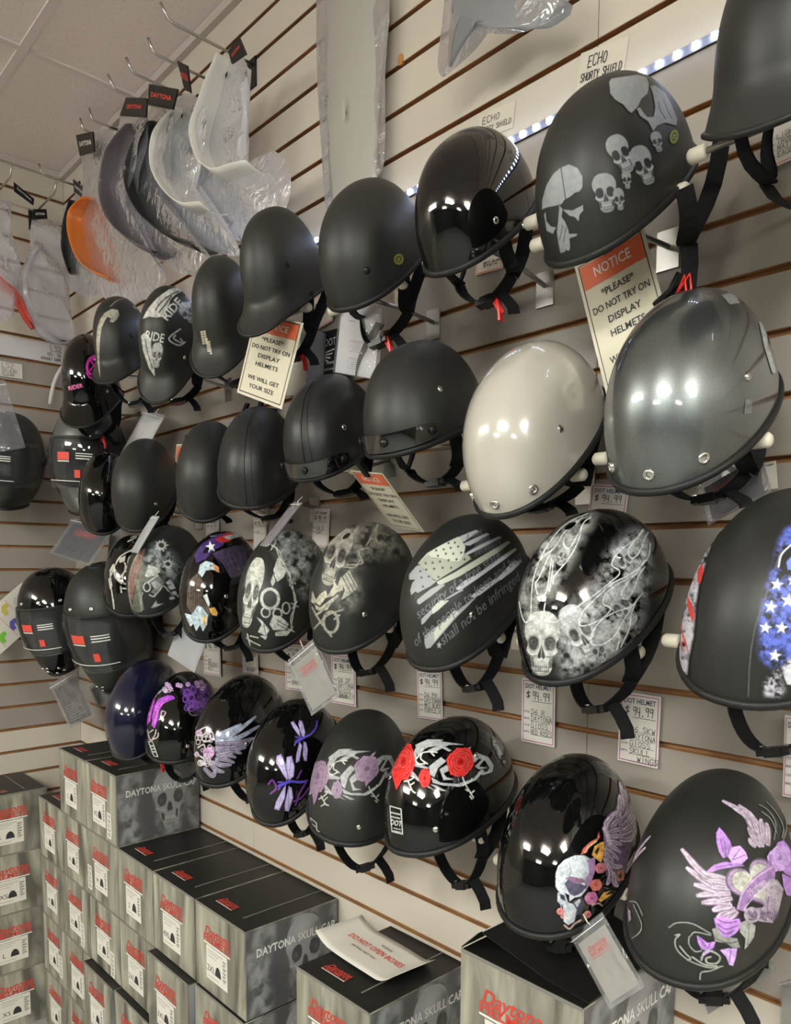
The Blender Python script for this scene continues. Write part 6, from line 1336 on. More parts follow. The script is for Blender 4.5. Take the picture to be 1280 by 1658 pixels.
# kind, x, z, pitch, yaw, roll, size
HELMETS = [
 (1, 'R', 2.425, 1.905, 0.420, 0.050, 0.030, 1.060, MBLACK, 'matte black peaked helmet cut off at the top right corner', dict()),
 (2, 'H', 2.208, 1.875, 0.737, 0.044, 0.017, 0.917, MBLACK, 'matte black half helmet printed with grey skulls', dict(red=True, rivets=(), tail="right")),
 (3, 'H', 1.990, 1.912, 0.724, 0.224, -0.012, 0.855, GBLACK, 'plain gloss black half helmet between the grey skulls helmet and a matte one', dict(red=True)),
 (4, 'H', 1.775, 1.918, 0.734, 0.352, -0.030, 0.883, MBLACK, 'matte black half helmet with a small round green badge near its edge', dict(red=True, rivets=((.55,.22),), rivm=PLAST)),
 (5, 'G', 1.529, 1.941, 0.592, 0.416, 0.009, 0.846, MBLACK, 'matte black peaked helmet above the notice sign with the full text', dict(red=True, rivets=((1.0,.3),), rivm=PLAST)),
 (6, 'G', 1.313, 1.920, 0.675, 0.709, 0.011, 0.845, MBLACK, 'matte black peaked helmet with a small block of gold lettering', dict(red=True, rivets=((1.0,.2),), rivm=PLAST)),
 (7, 'G', 1.078, 1.924, 0.796, 0.649, 0.116, 0.851, MBLACK, 'matte black peaked helmet with pale gothic ride on lettering and flames', dict()),
 (8, 'G', 0.829, 1.958, 0.463, 0.776, -0.069, 0.861, MBLACK, 'matte black peaked helmet with a faded olive flame along its front', dict(rivets=((1.0,.3),), rivm=PLAST)),
 (9, 'G', 0.606, 1.896, 0.468, 0.949, -0.045, 0.978, GBLACK, 'gloss black peaked helmet with pink rider lettering and a pink emblem', dict(red=True)),
 (10, 'H', 2.309, 1.606, 0.598, 0.115, 0.000, 0.981, GREYMET, 'large metallic grey gloss half helmet with silver snaps on its brow', dict(rivets=((1.35,.30),), snaps=True)),
 (11, 'H', 2.100, 1.602, 0.739, 0.105, -0.023, 0.922, WHITEG, 'gloss white half helmet with silver snaps, the only white one', dict(rivets=((1.25,.28),), snaps=True)),
 (12, 'H', 1.889, 1.651, 0.376, 0.325, -0.071, 0.921, MBLACK, 'matte black half helmet with a dark snap-on visor, beside the white helmet', dict(rivets=((1.1,.34),), visor=True)),
 (13, 'H', 1.663, 1.647, 0.495, 0.496, -0.070, 0.873, LEATHER, 'black leather covered half helmet with a dark visor along its brow', dict(rivets=((1.0,.32),), visor=True, seam=True)),
 (14, 'H', 1.424, 1.619, 0.510, 0.781, 0.003, 0.928, LEATHER, 'black leather covered half helmet with a stitched middle seam and no visor', dict(rivets=(), seam=True)),
 (15, 'H', 1.231, 1.630, 0.871, 0.775, 0.050, 0.816, MBLACK, 'plain dark helmet between the seamed leather helmet and a notice sign', dict(rivets=())),
 (16, 'H', 0.920, 1.622, 0.846, 0.768, 0.008, 0.865, MBLACK, 'matte black half helmet with one bright rivet left of a notice sign', dict(rivets=((.85,.25),))),
 (17, 'H', 0.676, 1.624, 0.945, 0.905, 0.043, 0.812, GBLACK, 'small gloss black half helmet beside the grey full face helmet', dict(rivets=(), straps=False)),
 (20, 'H', 2.410, 1.380, 0.361, 0.087, 0.118, 1.040, MBLACK, 'half helmet with red stripes, black middle and white stars on blue', dict(rivets=())),
 (21, 'H', 2.193, 1.384, 0.525, 0.075, -0.041, 0.922, GBLACK, 'gloss black half helmet with silver skulls and outlined flames', dict(rivets=((1.5,.5),))),
 (22, 'H', 1.979, 1.386, 0.594, 0.181, -0.005, 0.923, MBLACK, 'matte black half helmet with a tattered grey flag and script', dict(rivets=((.95,.27),))),
 (23, 'H', 1.747, 1.385, 0.546, 0.390, -0.026, 0.913, MBLACK, 'matte black half helmet with a screaming smoke skull and piston', dict(rivets=((.75,.24),))),
 (24, 'H', 1.511, 1.379, 0.673, 0.538, 0.004, 0.907, MBLACK, 'half helmet with a white skull, brass knuckles and barbed wire', dict(rivets=())),
 (25, 'H', 1.272, 1.385, 0.754, 0.619, 0.042, 0.900, GBLACK, 'gloss half helmet with a bald eagle and starry flag', dict(rivets=((.9,.4),))),
 (26, 'H', 1.024, 1.408, 0.607, 0.598, -0.023, 0.892, MBLACK, 'half helmet with a grey revolver, bullet holes and zip', dict(rivets=())),
 (27, 'H', 0.823, 1.394, 0.585, 1.036, 0.020, 0.867, GBLACK, 'gloss black helmet with cream swirls behind the revolver helmet', dict(rivets=(), straps=False)),
 (30, 'H', 2.349, 1.074, 0.265, 0.180, 0.042, 0.985, MBLACK, 'matte black half helmet with a winged heart, banner and purple flowers', dict(rivets=())),
 (31, 'H', 2.159, 1.058, 0.298, 0.269, -0.020, 0.969, GBLACK, 'gloss black half helmet with a pale skull, roses, flames and wing', dict(rivets=())),
 (32, 'H', 1.949, 1.081, 0.189, 0.252, -0.086, 0.961, GBLACK, 'gloss black half helmet with red roses and silver tribal thorns', dict(rivets=((.55,.16),(1.5,.5)))),
 (33, 'H', 1.729, 1.049, 0.201, 0.690, 0.061, 1.031, MBLACK, 'matte black half helmet with mauve roses and grey tribal thorns', dict(rivets=((.25,.14),))),
 (34, 'H', 1.538, 1.060, 0.629, 0.465, -0.028, 0.892, GBLACK, 'gloss black half helmet with two lilac and blue dragonflies', dict(rivets=())),
 (35, 'H', 1.347, 1.079, 0.459, 0.504, -0.013, 0.939, GBLACK, 'gloss black half helmet with a fine lined wing and pink flowers', dict(rivets=((1.0,.3),))),
 (36, 'H', 1.088, 1.060, 0.301, 0.831, 0.004, 0.949, GBLACK, 'gloss black half helmet with a magenta butterfly and violet scrolls', dict(rivets=((.5,.16),))),
 (37, 'H', 0.886, 1.068, 0.714, 0.596, 0.036, 0.937, NAVY, 'plain dark navy gloss half helmet lowest by the corner', dict(rivets=(), red=True)),
]
HOOK_OF = {1: 'the cut off peaked helmet in the corner of the frame',
 2: 'the grey skulls helmet',
 3: 'the plain gloss black helmet of the top row',
 4: 'the helmet with the green badge',
 5: 'the peaked helmet over the full notice sign',
 6: 'the gold lettered peaked helmet',
 7: 'the ride on lettered helmet',
 8: 'the olive flame helmet',
 9: 'the pink rider helmet',
 10: 'the metallic grey helmet',
 11: 'the white helmet',
 12: 'the matte helmet with the dark visor',
 13: 'the leather helmet with the dark visor',
 14: 'the seamed leather helmet',
 15: 'the plain helmet beside the seamed leather one',
 16: 'the matte helmet with one bright rivet',
 17: 'the small gloss helmet by the grey full face one',
 20: 'the stars and stripes helmet',
 21: 'the silver skulls and flames helmet',
 22: 'the tattered grey flag helmet',
 23: 'the screaming skull and piston helmet',
 24: 'the skull and knuckles helmet',
 25: 'the bald eagle helmet',
 26: 'the revolver helmet',
 27: 'the cream swirls helmet',
 30: 'the winged heart helmet',
 31: 'the pale skull and wing helmet',
 32: 'the red roses helmet',
 33: 'the mauve roses helmet',
 34: 'the dragonfly helmet',
 35: 'the fine lined wing helmet',
 36: 'the butterfly helmet',
 37: 'the plain navy helmet'}
BAR = {1: (2.40, 1.898, .10), 2: (2.186, 1.866, .098), 3: (1.985, 1.897, .096), 10: (2.288, 1.583, .097), 11: (2.066, 1.566, .095), 12: (1.835, 1.636, .072), 20: (2.385, 1.366, .094)}
for i, (k, kind, x, z, pi, ya, ro, sc, pm, lab, opt) in enumerate(HELMETS):
    half_helmet(k, kind, x, z, pi, ya, ro, sc, pm, lab, drop=.095 if k < 10 else (.072 if k < 20 else .112), **opt)
    cx, cz, hf = BAR.get(k, (x - .03, z - (.035 if pi > .3 else .028), .085))
    bar_hook(cx, HEL_Y - .004, cz, 'wire cross bar hook holding ' + HOOK_OF[k], hf)
QUADS = {
 'n1': [(2.128, -0.1332, 1.8344), (2.2139, -0.1168, 1.8627), (2.2743, -0.1263, 1.685), (2.1884, -0.1428, 1.6567)],
 'n2': [(1.4693, -0.1918, 1.9172), (1.6246, -0.1958, 1.8628), (1.5756, -0.2085, 1.7238), (1.4203, -0.2045, 1.7782)],
 'n3': [(1.7468, -0.193, 1.6046), (1.8356, -0.2015, 1.5914), (1.8318, -0.1071, 1.5052), (1.743, -0.0986, 1.5184)],
 'n4': [(0.8661, -0.0495, 1.7594), (0.9775, -0.0493, 1.7477), (0.9585, -0.0604, 1.5675), (0.8472, -0.0606, 1.5792)],
 't_r': [(1.9587, -0.005, 1.2696), (2.0227, -0.005, 1.271), (2.0233, -0.005, 1.1659), (1.9573, -0.005, 1.1663)],
 't_skw': [(2.1354, -0.005, 1.2704), (2.1991, -0.005, 1.2706), (2.1993, -0.005, 1.1669), (2.1358, -0.005, 1.1688)],
 't_pr': [(1.716, -0.005, 1.2598), (1.7749, -0.005, 1.2614), (1.7808, -0.005, 1.1719), (1.712, -0.005, 1.1672)],
 't_de': [(1.4552, -0.005, 1.2657), (1.5346, -0.005, 1.2663), (1.5326, -0.005, 1.1631), (1.4526, -0.005, 1.1599)],
 't_bb': [(1.282, -0.005, 1.2716), (1.3742, -0.005, 1.2748), (1.3733, -0.005, 1.1724), (1.283, -0.005, 1.1681)],
 't_26': [(1.3858, -0.005, 1.5719), (1.4482, -0.005, 1.5675), (1.4457, -0.005, 1.4858), (1.3918, -0.005, 1.4918)],
 't_7': [(0.9298, -0.005, 1.5684), (0.9955, -0.005, 1.5641), (0.9931, -0.005, 1.4885), (0.9271, -0.005, 1.4925)],
 't_8': [(1.1563, -0.005, 1.5692), (1.2115, -0.005, 1.5667), (1.21, -0.005, 1.486), (1.1545, -0.005, 1.4881)],
 't_9': [(2.0727, -0.005, 1.5732), (2.1351, -0.005, 1.566), (2.137, -0.005, 1.4839), (2.0752, -0.005, 1.4914)],
 't_10': [(2.312, -0.01, 1.9942), (2.3553, -0.01, 1.9981), (2.3553, -0.01, 1.9302), (2.3107, -0.01, 1.9269)],
 't_11': [(1.8455, -0.006, 1.9675), (1.9031, -0.006, 1.9662), (1.9052, -0.006, 1.9248), (1.8475, -0.006, 1.9316)],
 't_12': [(1.6395, -0.006, 1.967), (1.6939, -0.006, 1.9681), (1.6943, -0.006, 1.9251), (1.6499, -0.006, 1.9259)],
 't_13': [(1.3974, -0.006, 2.0054), (1.4558, -0.006, 2.0031), (1.4616, -0.006, 1.9486), (1.3989, -0.006, 1.9304)],
 't_14': [(2.3221, -0.006, 1.5796), (2.3404, -0.006, 1.5809), (2.342, -0.006, 1.548), (2.3237, -0.006, 1.5447)],
 't_15': [(2.3631, -0.006, 1.2697), (2.4033, -0.006, 1.2696), (2.4083, -0.006, 1.1684), (2.3679, -0.006, 1.1668)],
 't_16': [(0.9175, -0.006, 1.2607), (0.9971, -0.006, 1.2633), (0.9909, -0.006, 1.1642), (0.8942, -0.006, 1.1634)],
 't_17': [(1.1001, -0.006, 1.2344), (1.1723, -0.006, 1.2378), (1.1686, -0.006, 1.1899), (1.0989, -0.006, 1.1854)],
 't_18': [(1.3265, -0.006, 1.8172), (1.3806, -0.006, 1.819), (1.3714, -0.006, 1.782), (1.3307, -0.006, 1.7852)],
 'k_1': [(1.6212, -0.2313, 1.2852), (1.6946, -0.227, 1.3307), (1.7507, -0.2176, 1.2394), (1.6774, -0.2218, 1.1938)],
 'k_2': [(1.0324, -0.1216, 1.343), (1.1641, -0.1211, 1.3141), (1.1403, -0.156, 1.2047), (1.0086, -0.1565, 1.2335)],
 'k_3': [(2.2226, -0.2445, 1.0119), (2.2635, -0.2433, 1.0561), (2.3265, -0.2554, 0.998), (2.2856, -0.2566, 0.9539)],
 'k_4': [(2.3029, -0.0871, 0.9232), (2.384, -0.1008, 1.0188), (2.4076, -0.1138, 0.9969), (2.3264, -0.1002, 0.9013)],
 'k_5': [(2.2768, -0.0784, 1.55), (2.3547, -0.0931, 1.5844), (2.3746, -0.1029, 1.5351), (2.2967, -0.0882, 1.5008)],
 'k_6': [(0.3371, -0.1251, 1.5899), (0.6354, -0.1194, 1.5517), (0.623, -0.1889, 1.4448), (0.3247, -0.1945, 1.483)],
 'k_7': [(0.1847, -0.1623, 1.0638), (0.3923, -0.1563, 1.1348), (0.4389, -0.1141, 0.995), (0.2313, -0.12, 0.924)],
 'k_8': [(0.3229, -0.0875, 1.063), (0.453, -0.0849, 1.1246), (0.4821, -0.0702, 1.0626), (0.3521, -0.0728, 1.001)],
 'k_9': [(0.7301, -0.0694, 1.864), (0.8497, -0.0706, 1.8308), (0.8149, -0.128, 1.7073), (0.6952, -0.1268, 1.7405)],
 'k_10': [(1.6114, -0.2097, 1.5599), (1.6369, -0.208, 1.5579), (1.6354, -0.2776, 1.4813), (1.61, -0.2793, 1.4834)],
 'k_11': [(1.0649, -0.2134, 1.5607), (1.1006, -0.2126, 1.5573), (1.0935, -0.2625, 1.4748), (1.0579, -0.2632, 1.4783)],
 'k_12': [(0.5377, -0.0931, 1.5569), (0.6057, -0.0925, 1.5582), (0.6075, -0.1065, 1.4678), (0.5395, -0.107, 1.4664)],
 'k_13': [(2.3796, -0.0186, 0.9351), (2.4063, -0.0226, 0.9559), (2.4304, -0.0821, 0.9134), (2.4037, -0.0781, 0.8926)],
 'wbox': [(1.6739, -0.1507, 1.8922), (1.7726, -0.1466, 1.8641), (1.7422, -0.1388, 1.7589), (1.6436, -0.1428, 1.787)],
 'micro': [(1.462, -0.0603, 1.9043), (1.5445, -0.059, 1.8997), (1.5396, -0.0595, 1.8112), (1.4571, -0.0608, 1.8158)],
 'pbox': [(1.4541, -0.0977, 1.9046), (1.5084, -0.0933, 1.8988), (1.496, -0.1015, 1.7776), (1.4417, -0.1059, 1.7834)],
 'echo1': [(2.0334, -0.0015, 2.1906), (2.1107, -0.0015, 2.1776), (2.1129, -0.0015, 2.1165), (2.0353, -0.0015, 2.1289)],
 'echo2': [(1.8429, -0.0015, 2.1847), (1.9171, -0.0015, 2.1747), (1.918, -0.0015, 2.1369), (1.8436, -0.0015, 2.1442)],
 'poster': [(0.12, -0.2592, 1.4442), (0.12, -0.1833, 1.3553), (0.12, -0.239, 1.1038), (0.12, -0.3234, 1.2027)],
 'ls2s': [(0.003, -0.2868, 2.1769), (0.003, -0.0145, 2.1856), (0.003, -0.0165, 2.1242), (0.003, -0.2891, 2.1198)],
 'ls2c': [(0.004, -0.2275, 2.1004), (0.004, -0.1551, 2.0997), (0.004, -0.1492, 2.0534), (0.004, -0.2293, 2.0519)],
 'lpack': [(0.27, -0.3515, 1.9784), (0.27, -0.2507, 1.9843), (0.27, -0.2662, 1.797), (0.27, -0.3767, 1.7452)],
}
HEADS = {
 'h1': [(1.3177, -0.15, 2.4598), (1.3582, -0.15, 2.4662), (1.3818, -0.15, 2.4258), (1.3293, -0.15, 2.4313)],
 'h2': [(1.1538, -0.175, 2.506), (1.1967, -0.175, 2.4769), (1.2094, -0.175, 2.4177), (1.184, -0.175, 2.4343)],
 'h3': [(1.0832, -0.205, 2.4776), (1.2112, -0.205, 2.4127), (1.1879, -0.205, 2.3827), (1.0762, -0.205, 2.4387)],
 'h4': [(1.0236, -0.23, 2.4653), (1.1246, -0.23, 2.4219), (1.1178, -0.23, 2.3868), (0.9889, -0.23, 2.442)],
 'h5': [(0.5227, -0.15, 2.6105), (0.6376, -0.15, 2.5753), (0.6437, -0.15, 2.5232), (0.5447, -0.15, 2.5492)],
 'h6': [(0.3588, -0.1, 2.5711), (0.4535, -0.1, 2.5067), (0.4513, -0.1, 2.4802), (0.3634, -0.1, 2.5338)],
 'h7': [(0.205, -0.1655, 2.5166), (0.205, -0.1273, 2.5282), (0.205, -0.1252, 2.5009), (0.205, -0.1695, 2.4849)],
 'h8': [(0.18, -0.2107, 2.5887), (0.18, -0.1533, 2.5577), (0.18, -0.1568, 2.539), (0.18, -0.2103, 2.563)],
}
PATHS = {
 'v1': [(1.263, -0.11, 2.485), (1.216, -0.11, 2.417), (1.182, -0.11, 2.359), (1.212, -0.11, 2.287), (1.271, -0.11, 2.238), (1.339, -0.11, 2.225), (1.375, -0.11, 2.224)],
 'v2': [(1.134, -0.145, 2.427), (1.068, -0.145, 2.39), (1.064, -0.145, 2.317), (1.115, -0.145, 2.247), (1.186, -0.145, 2.193), (1.249, -0.145, 2.178)],
 'v3': [(1.07, -0.175, 2.415), (0.992, -0.175, 2.376), (0.975, -0.175, 2.306), (1.035, -0.175, 2.221), (1.14, -0.175, 2.146), (1.258, -0.175, 2.087)],
 'v4': [(0.999, -0.2, 2.429), (0.915, -0.2, 2.396), (0.881, -0.2, 2.318), (0.919, -0.2, 2.239), (1.009, -0.2, 2.167), (1.107, -0.2, 2.113)],
 'v5': [(0.555, -0.12, 2.446), (0.499, -0.12, 2.418), (0.503, -0.12, 2.35), (0.559, -0.12, 2.267), (0.632, -0.12, 2.215), (0.696, -0.12, 2.185)],
 'v6': [(0.278, -0.07, 2.547), (0.241, -0.07, 2.485), (0.224, -0.07, 2.416), (0.249, -0.07, 2.338)],
 'b1': [(1.262, -0.115, 2.484), (1.328, -0.115, 2.444), (1.324, -0.115, 2.265), (1.419, -0.115, 2.248), (1.473, -0.115, 2.188), (1.459, -0.115, 2.129), (1.381, -0.115, 2.121), (1.296, -0.115, 2.117), (1.227, -0.115, 2.158), (1.131, -0.115, 2.224), (1.099, -0.115, 2.283), (1.17, -0.115, 2.362)],
 'b2': [(1.093, -0.15, 2.462), (1.15, -0.15, 2.454), (1.223, -0.15, 2.388), (1.204, -0.15, 2.296), (1.174, -0.15, 2.231), (1.257, -0.15, 2.168), (1.353, -0.15, 2.067), (1.245, -0.15, 2.102), (1.081, -0.15, 2.203), (0.961, -0.15, 2.318), (0.965, -0.15, 2.384), (1.044, -0.15, 2.446)],
 'b3': [(1.033, -0.18, 2.46), (1.139, -0.18, 2.411), (1.103, -0.18, 2.385), (1.015, -0.18, 2.355), (1.023, -0.18, 2.266), (1.128, -0.18, 2.18), (1.277, -0.18, 2.08), (1.271, -0.18, 2.042), (1.136, -0.18, 2.084), (0.967, -0.18, 2.196), (0.89, -0.18, 2.299), (0.896, -0.18, 2.399)],
 'b4': [(0.932, -0.205, 2.476), (1.072, -0.205, 2.414), (1.008, -0.205, 2.402), (0.896, -0.205, 2.357), (0.918, -0.205, 2.26), (1.021, -0.205, 2.173), (1.139, -0.205, 2.066), (1.065, -0.205, 2.059), (0.938, -0.205, 2.142), (0.86, -0.205, 2.255), (0.851, -0.205, 2.35)],
 'b5': [(0.466, -0.125, 2.641), (0.702, -0.125, 2.562), (0.679, -0.125, 2.46), (0.733, -0.125, 2.33), (0.786, -0.125, 2.204), (0.924, -0.125, 2.114), (0.839, -0.125, 2.105), (0.624, -0.125, 2.163), (0.509, -0.125, 2.266), (0.464, -0.125, 2.4), (0.494, -0.125, 2.525)],
 'b6': [(0.29, -0.07, 2.565), (0.386, -0.07, 2.539), (0.349, -0.07, 2.323), (0.457, -0.07, 2.238), (0.324, -0.07, 2.257), (0.185, -0.07, 2.344), (0.21, -0.07, 2.495)],
 'win': [(1.471, -0.045, 2.571), (1.636, -0.045, 2.485), (1.631, -0.045, 2.292), (1.625, -0.045, 2.176), (1.618, -0.045, 2.138), (1.526, -0.045, 2.127), (1.503, -0.045, 2.144), (1.486, -0.045, 2.252), (1.471, -0.045, 2.416)],
 'winbag': [(1.445, -0.03, 2.592), (1.643, -0.03, 2.488), (1.646, -0.03, 2.323), (1.645, -0.03, 2.182), (1.628, -0.03, 2.156), (1.59, -0.03, 2.142), (1.516, -0.03, 2.127), (1.474, -0.03, 2.149), (1.458, -0.03, 2.268), (1.444, -0.03, 2.434)],
 'curv': [(1.87, -0.1, 2.326), (2.045, -0.1, 2.236), (2.038, -0.1, 2.202), (2.004, -0.1, 2.205), (1.947, -0.1, 2.226), (1.917, -0.1, 2.249), (1.892, -0.1, 2.265), (1.874, -0.1, 2.246), (1.864, -0.1, 2.215), (1.853, -0.1, 2.227), (1.858, -0.1, 2.271)],
 'curvbag': [(1.843, -0.08, 2.359), (2.05, -0.08, 2.25), (2.046, -0.08, 2.205), (2.015, -0.08, 2.2), (1.988, -0.08, 2.208), (1.93, -0.08, 2.241), (1.881, -0.08, 2.252), (1.853, -0.08, 2.22), (1.836, -0.08, 2.214), (1.826, -0.08, 2.241), (1.836, -0.08, 2.3)],
 'v7': [(0.16, -0.128, 2.426), (0.16, -0.166, 2.365), (0.16, -0.182, 2.304), (0.16, -0.173, 2.247), (0.16, -0.145, 2.198), (0.16, -0.107, 2.167), (0.16, -0.057, 2.164)],
 'b7': [(0.16, -0.155, 2.508), (0.16, -0.11, 2.521), (0.16, -0.059, 2.497), (0.16, -0.043, 2.415), (0.16, -0.049, 2.306), (0.16, -0.043, 2.223), (0.16, -0.031, 2.182), (0.16, -0.07, 2.149), (0.16, -0.119, 2.152), (0.16, -0.163, 2.189), (0.16, -0.187, 2.243), (0.16, -0.188, 2.318), (0.16, -0.167, 2.394), (0.16, -0.162, 2.467)],
 'v8': [(0.14, -0.264, 2.334), (0.14, -0.242, 2.31), (0.14, -0.217, 2.292), (0.14, -0.192, 2.268), (0.14, -0.17, 2.222), (0.14, -0.148, 2.19)],
 'b8': [(0.14, -0.265, 2.522), (0.14, -0.211, 2.547), (0.14, -0.211, 2.465), (0.14, -0.188, 2.383), (0.14, -0.197, 2.291), (0.14, -0.217, 2.212), (0.14, -0.269, 2.186), (0.14, -0.28, 2.329)],
 'arch': [(0.03, -0.077, 1.979), (0.03, -0.072, 2.009), (0.03, -0.063, 2.047), (0.03, -0.049, 2.081), (0.03, -0.033, 2.106), (0.03, -0.01, 2.124), (0.03, 0.015, 2.133)],
}

# ------------------------------------------------------------------ full face helmets near the corner
def full_face(loc, pitch, yaw, roll, sc, paintm, label, vent=False, studs=False, fin=False, trimm=PLAST):
    Rm = rot_m(pitch, yaw, roll); t = thing('full_face_helmet', label, 'helmet', loc, Rm, 'full face helmets by the corner')
    def surf(a, e, k=1.0):
        ca, sa = np.cos(a), np.sin(a); ce, se = np.sign(np.cos(e)) * np.abs(np.cos(e)) ** .82, np.sign(np.sin(e)) * np.abs(np.sin(e)) ** .95
        ry = np.where(ca > 0, .125, .132); fr = np.clip(ca, 0, 1)
        ch = np.clip((-e - .25) / .5, 0, 1); ext = 1 + .20 * ch * fr ** 1.5
        nar = 1 - .16 * np.clip((-e - .2) / .8, 0, 1)
        z = np.where(e > 0, .147 * se, .166 * se - .014 * ch * fr)
        return np.stack([.102 * sa * ce * nar, -ry * ca * ce * ext, z], -1) * sc * k
    a = np.linspace(-np.pi, np.pi, 97)[:-1]; e = np.linspace(-1.0, 1.52, 56); A, E = np.meshgrid(a, e); S = surf(A, E)
    port = lambda a, e: (np.abs(a) < 1.16) & (e > -.34 - .10 * np.cos(a)) & (e < .30 + .03 * np.cos(a))
    am = (a + (a[1] - a[0]) / 2)[None]; em = ((e[1:] + e[:-1]) / 2)[:, None]
    link('shell', grid_mesh('shell', S, paintm, True, True, None, ~port(am, em)), t)
    link('lining', grid_mesh('lining', surf(A[::2, ::2], E[::2, ::2], .93), FOAM, True), t)
    mb = MB(); q = surf(np.array([0.0]), np.array([1.5]))[0]; mb.disc(q - np.array([0, 0, .004]), (0, 0, 1), .02 * sc, .0045, 14); part('crown_cap', mb, paintm, t, True)
    pa = np.concatenate([np.linspace(-1.16, 1.16, 24), np.full(8, 1.16), np.linspace(1.16, -1.16, 24), np.full(8, -1.16)])
    lo = lambda x: -.34 - .10 * np.cos(x); hi = lambda x: .30 + .03 * np.cos(x)
    pe = np.concatenate([lo(pa[:24]), np.linspace(lo(1.16), hi(1.16), 8), hi(pa[32:56]), np.linspace(hi(1.16), lo(1.16), 8)])
    mb = MB(); pts = [tuple(p) for p in surf(pa, pe, 1.0)]; mb.tube(pts + pts[:2], .0036, 6, False); part('eye_port_trim', mb, RUBBER, t, True)
    mb = MB(); pts = [tuple(p) for p in surf(a, np.full_like(a, -1.0))]; mb.tube(pts + pts[:2], .005, 6, False); part('edge_trim', mb, RUBBER, t, True)
    va = np.linspace(-1.28, 1.28, 50); ve = np.linspace(-.47, .34, 14); VA, VE = np.meshgrid(va, ve); base = surf(VA, np.clip(VE, -.25, .4), 1.045)
    base[..., 2] = surf(VA, VE, 1.03)[..., 2]
    vis = link('visor', grid_mesh('visor', base, CLEARV), t)
    mb = MB()
    for s in (-1, 1):
        q = surf(np.array([s * 1.42]), np.array([.02]), 1.0)[0]; mb.disc(q, (s, -.2, 0), .018 * sc, .010, 16)
    part('visor_pivot', mb, trimm, t, True)
    def patch(a0, a1, e0, e1, name, m, k=1.052, par=vis):
        PA, PE = np.meshgrid(np.linspace(a0, a1, 10), np.linspace(e0, e1, 4)); g = surf(PA, np.clip(PE, -.25, .4), k); g[..., 2] = surf(PA, PE, 1.03)[..., 2]
        return link(name, grid_mesh(name, g, m), par)
    patch(-.60, -.26, -.06, .05, 'sticker', REDINK); patch(-.60, -.26, -.085, -.07, 'sticker', WHITEINK)
    for k in range(3): patch(-.10, .30, .03 - .035 * k, .045 - .035 * k, 'sticker', WHITEINK)
    patch(-1.0, .4, -.365, -.355, 'sticker', WHITEINK); patch(-.14, .0, -.31, -.20, 'sticker', REDINK)
    if studs:
        for aa, ee in ((-.62, .44), (0.0, .46), (.62, .44), (-.5, -.78), (-.2, -.74), (-.35, -.88), (.25, -.76), (.42, -.88), (0.1, -.92)):
            q = surf(np.array([aa]), np.array([ee]), 1.0)[0]; n = Vector(q).normalized(); mb = MB(); mb.ringd(q, n, .002, .0052, .002, 12); mb.disc(q, n, .003, .001, 8); part('snap_stud', mb, CHROME, t, True)
    if vent:
        PA, PE = np.meshgrid(np.linspace(-.34, .34, 14), np.linspace(-.86, -.52, 8)); PA = PA * (.55 + .45 * (PE + .86) / .34); g = surf(PA, PE, 1.02); link('chin_vent', grid_mesh('chin_vent', g, mat('vent_grey', (.10, .10, .095), .35)), t)
        PA, PE = np.meshgrid(np.linspace(-.20, .20, 8), np.linspace(-.80, -.60, 5)); PA = PA * (.4 + .6 * (PE + .80) / .20); vv = link('vent_emblem', grid_mesh('vent_emblem', surf(PA, PE, 1.03), mat('emblem_grey', (.2, .2, .18), .3)), t)
    if fin:
        PA, PE = np.meshgrid(np.linspace(-.5, .5, 12), np.linspace(.75, 1.15, 8)); g = surf(PA, PE, 1.03); link('top_vent', grid_mesh('top_vent', g, PLAST), t)
    return t
full_face((.455, -.115, 1.755), R(4), R(58), R(2), 1.03, GREYMET, 'grey metallic full face helmet with clear visor and pointed chin vent', vent=True, fin=True)
full_face((.125, -.235, 1.775), R(6), R(60), R(4), .97, MBLACK, 'matte black full face helmet partly cut off at the left edge', fin=True)
full_face((.60, -.125, 1.290), R(14), R(52), R(-6), 1.14, MBLACK, 'matte black full face helmet with chin snaps and a lifted clear visor', studs=True)
full_face((.345, -.185, 1.293), R(10), R(52), R(-6), 1.0, GBLACK, 'gloss black full face helmet with chin snaps beside the matte full face one', studs=True)
for nm, x, y, z, l in (('a', .49, -.06, 1.80, 'short wire hook behind the grey metallic full face helmet'), ('b', .655, -.06, 1.33, 'short wire hook behind the matte full face helmet'), ('c', .30, -.13, 1.35, 'short wire hook behind the gloss full face helmet')):
    t = thing('wall_hook', l, 'hook', (x, 0, z), group='short wall hooks'); m = MB(); m.box((-.015, -.004, -.05), (.015, -.0002, .03)); part('mounting_plate', m, WIRE, t); m = MB(); m.tube([(0, -.003, 0), (0, y, 0)], .004, 8); part('arm', m, WIRE, t, True)
t = thing('wall_hook', 'short wire hook behind the cut off black full face helmet', 'hook', (0, -.235, 1.83), group='short wall hooks'); m = MB(); m.box((.0002, -.015, -.05), (.004, .015, .03)); part('mounting_plate', m, WIRE, t); m = MB(); m.tube([(.003, 0, 0), (.08, 0, 0)], .004, 8); part('arm', m, WIRE, t, True)
t = thing('wall_hook', 'empty white hook below the revolver helmet', 'hook', (.985, 0, 1.345), group='short wall hooks'); m = MB(); m.box((-.02, -.004, -.05), (.02, -.0002, .045)); part('mounting_plate', m, PAPER, t); m = MB(); m.tube([(0, -.003, 0), (0, -.09, .002)], .006, 8); part('arm', m, PAPER, t, True)

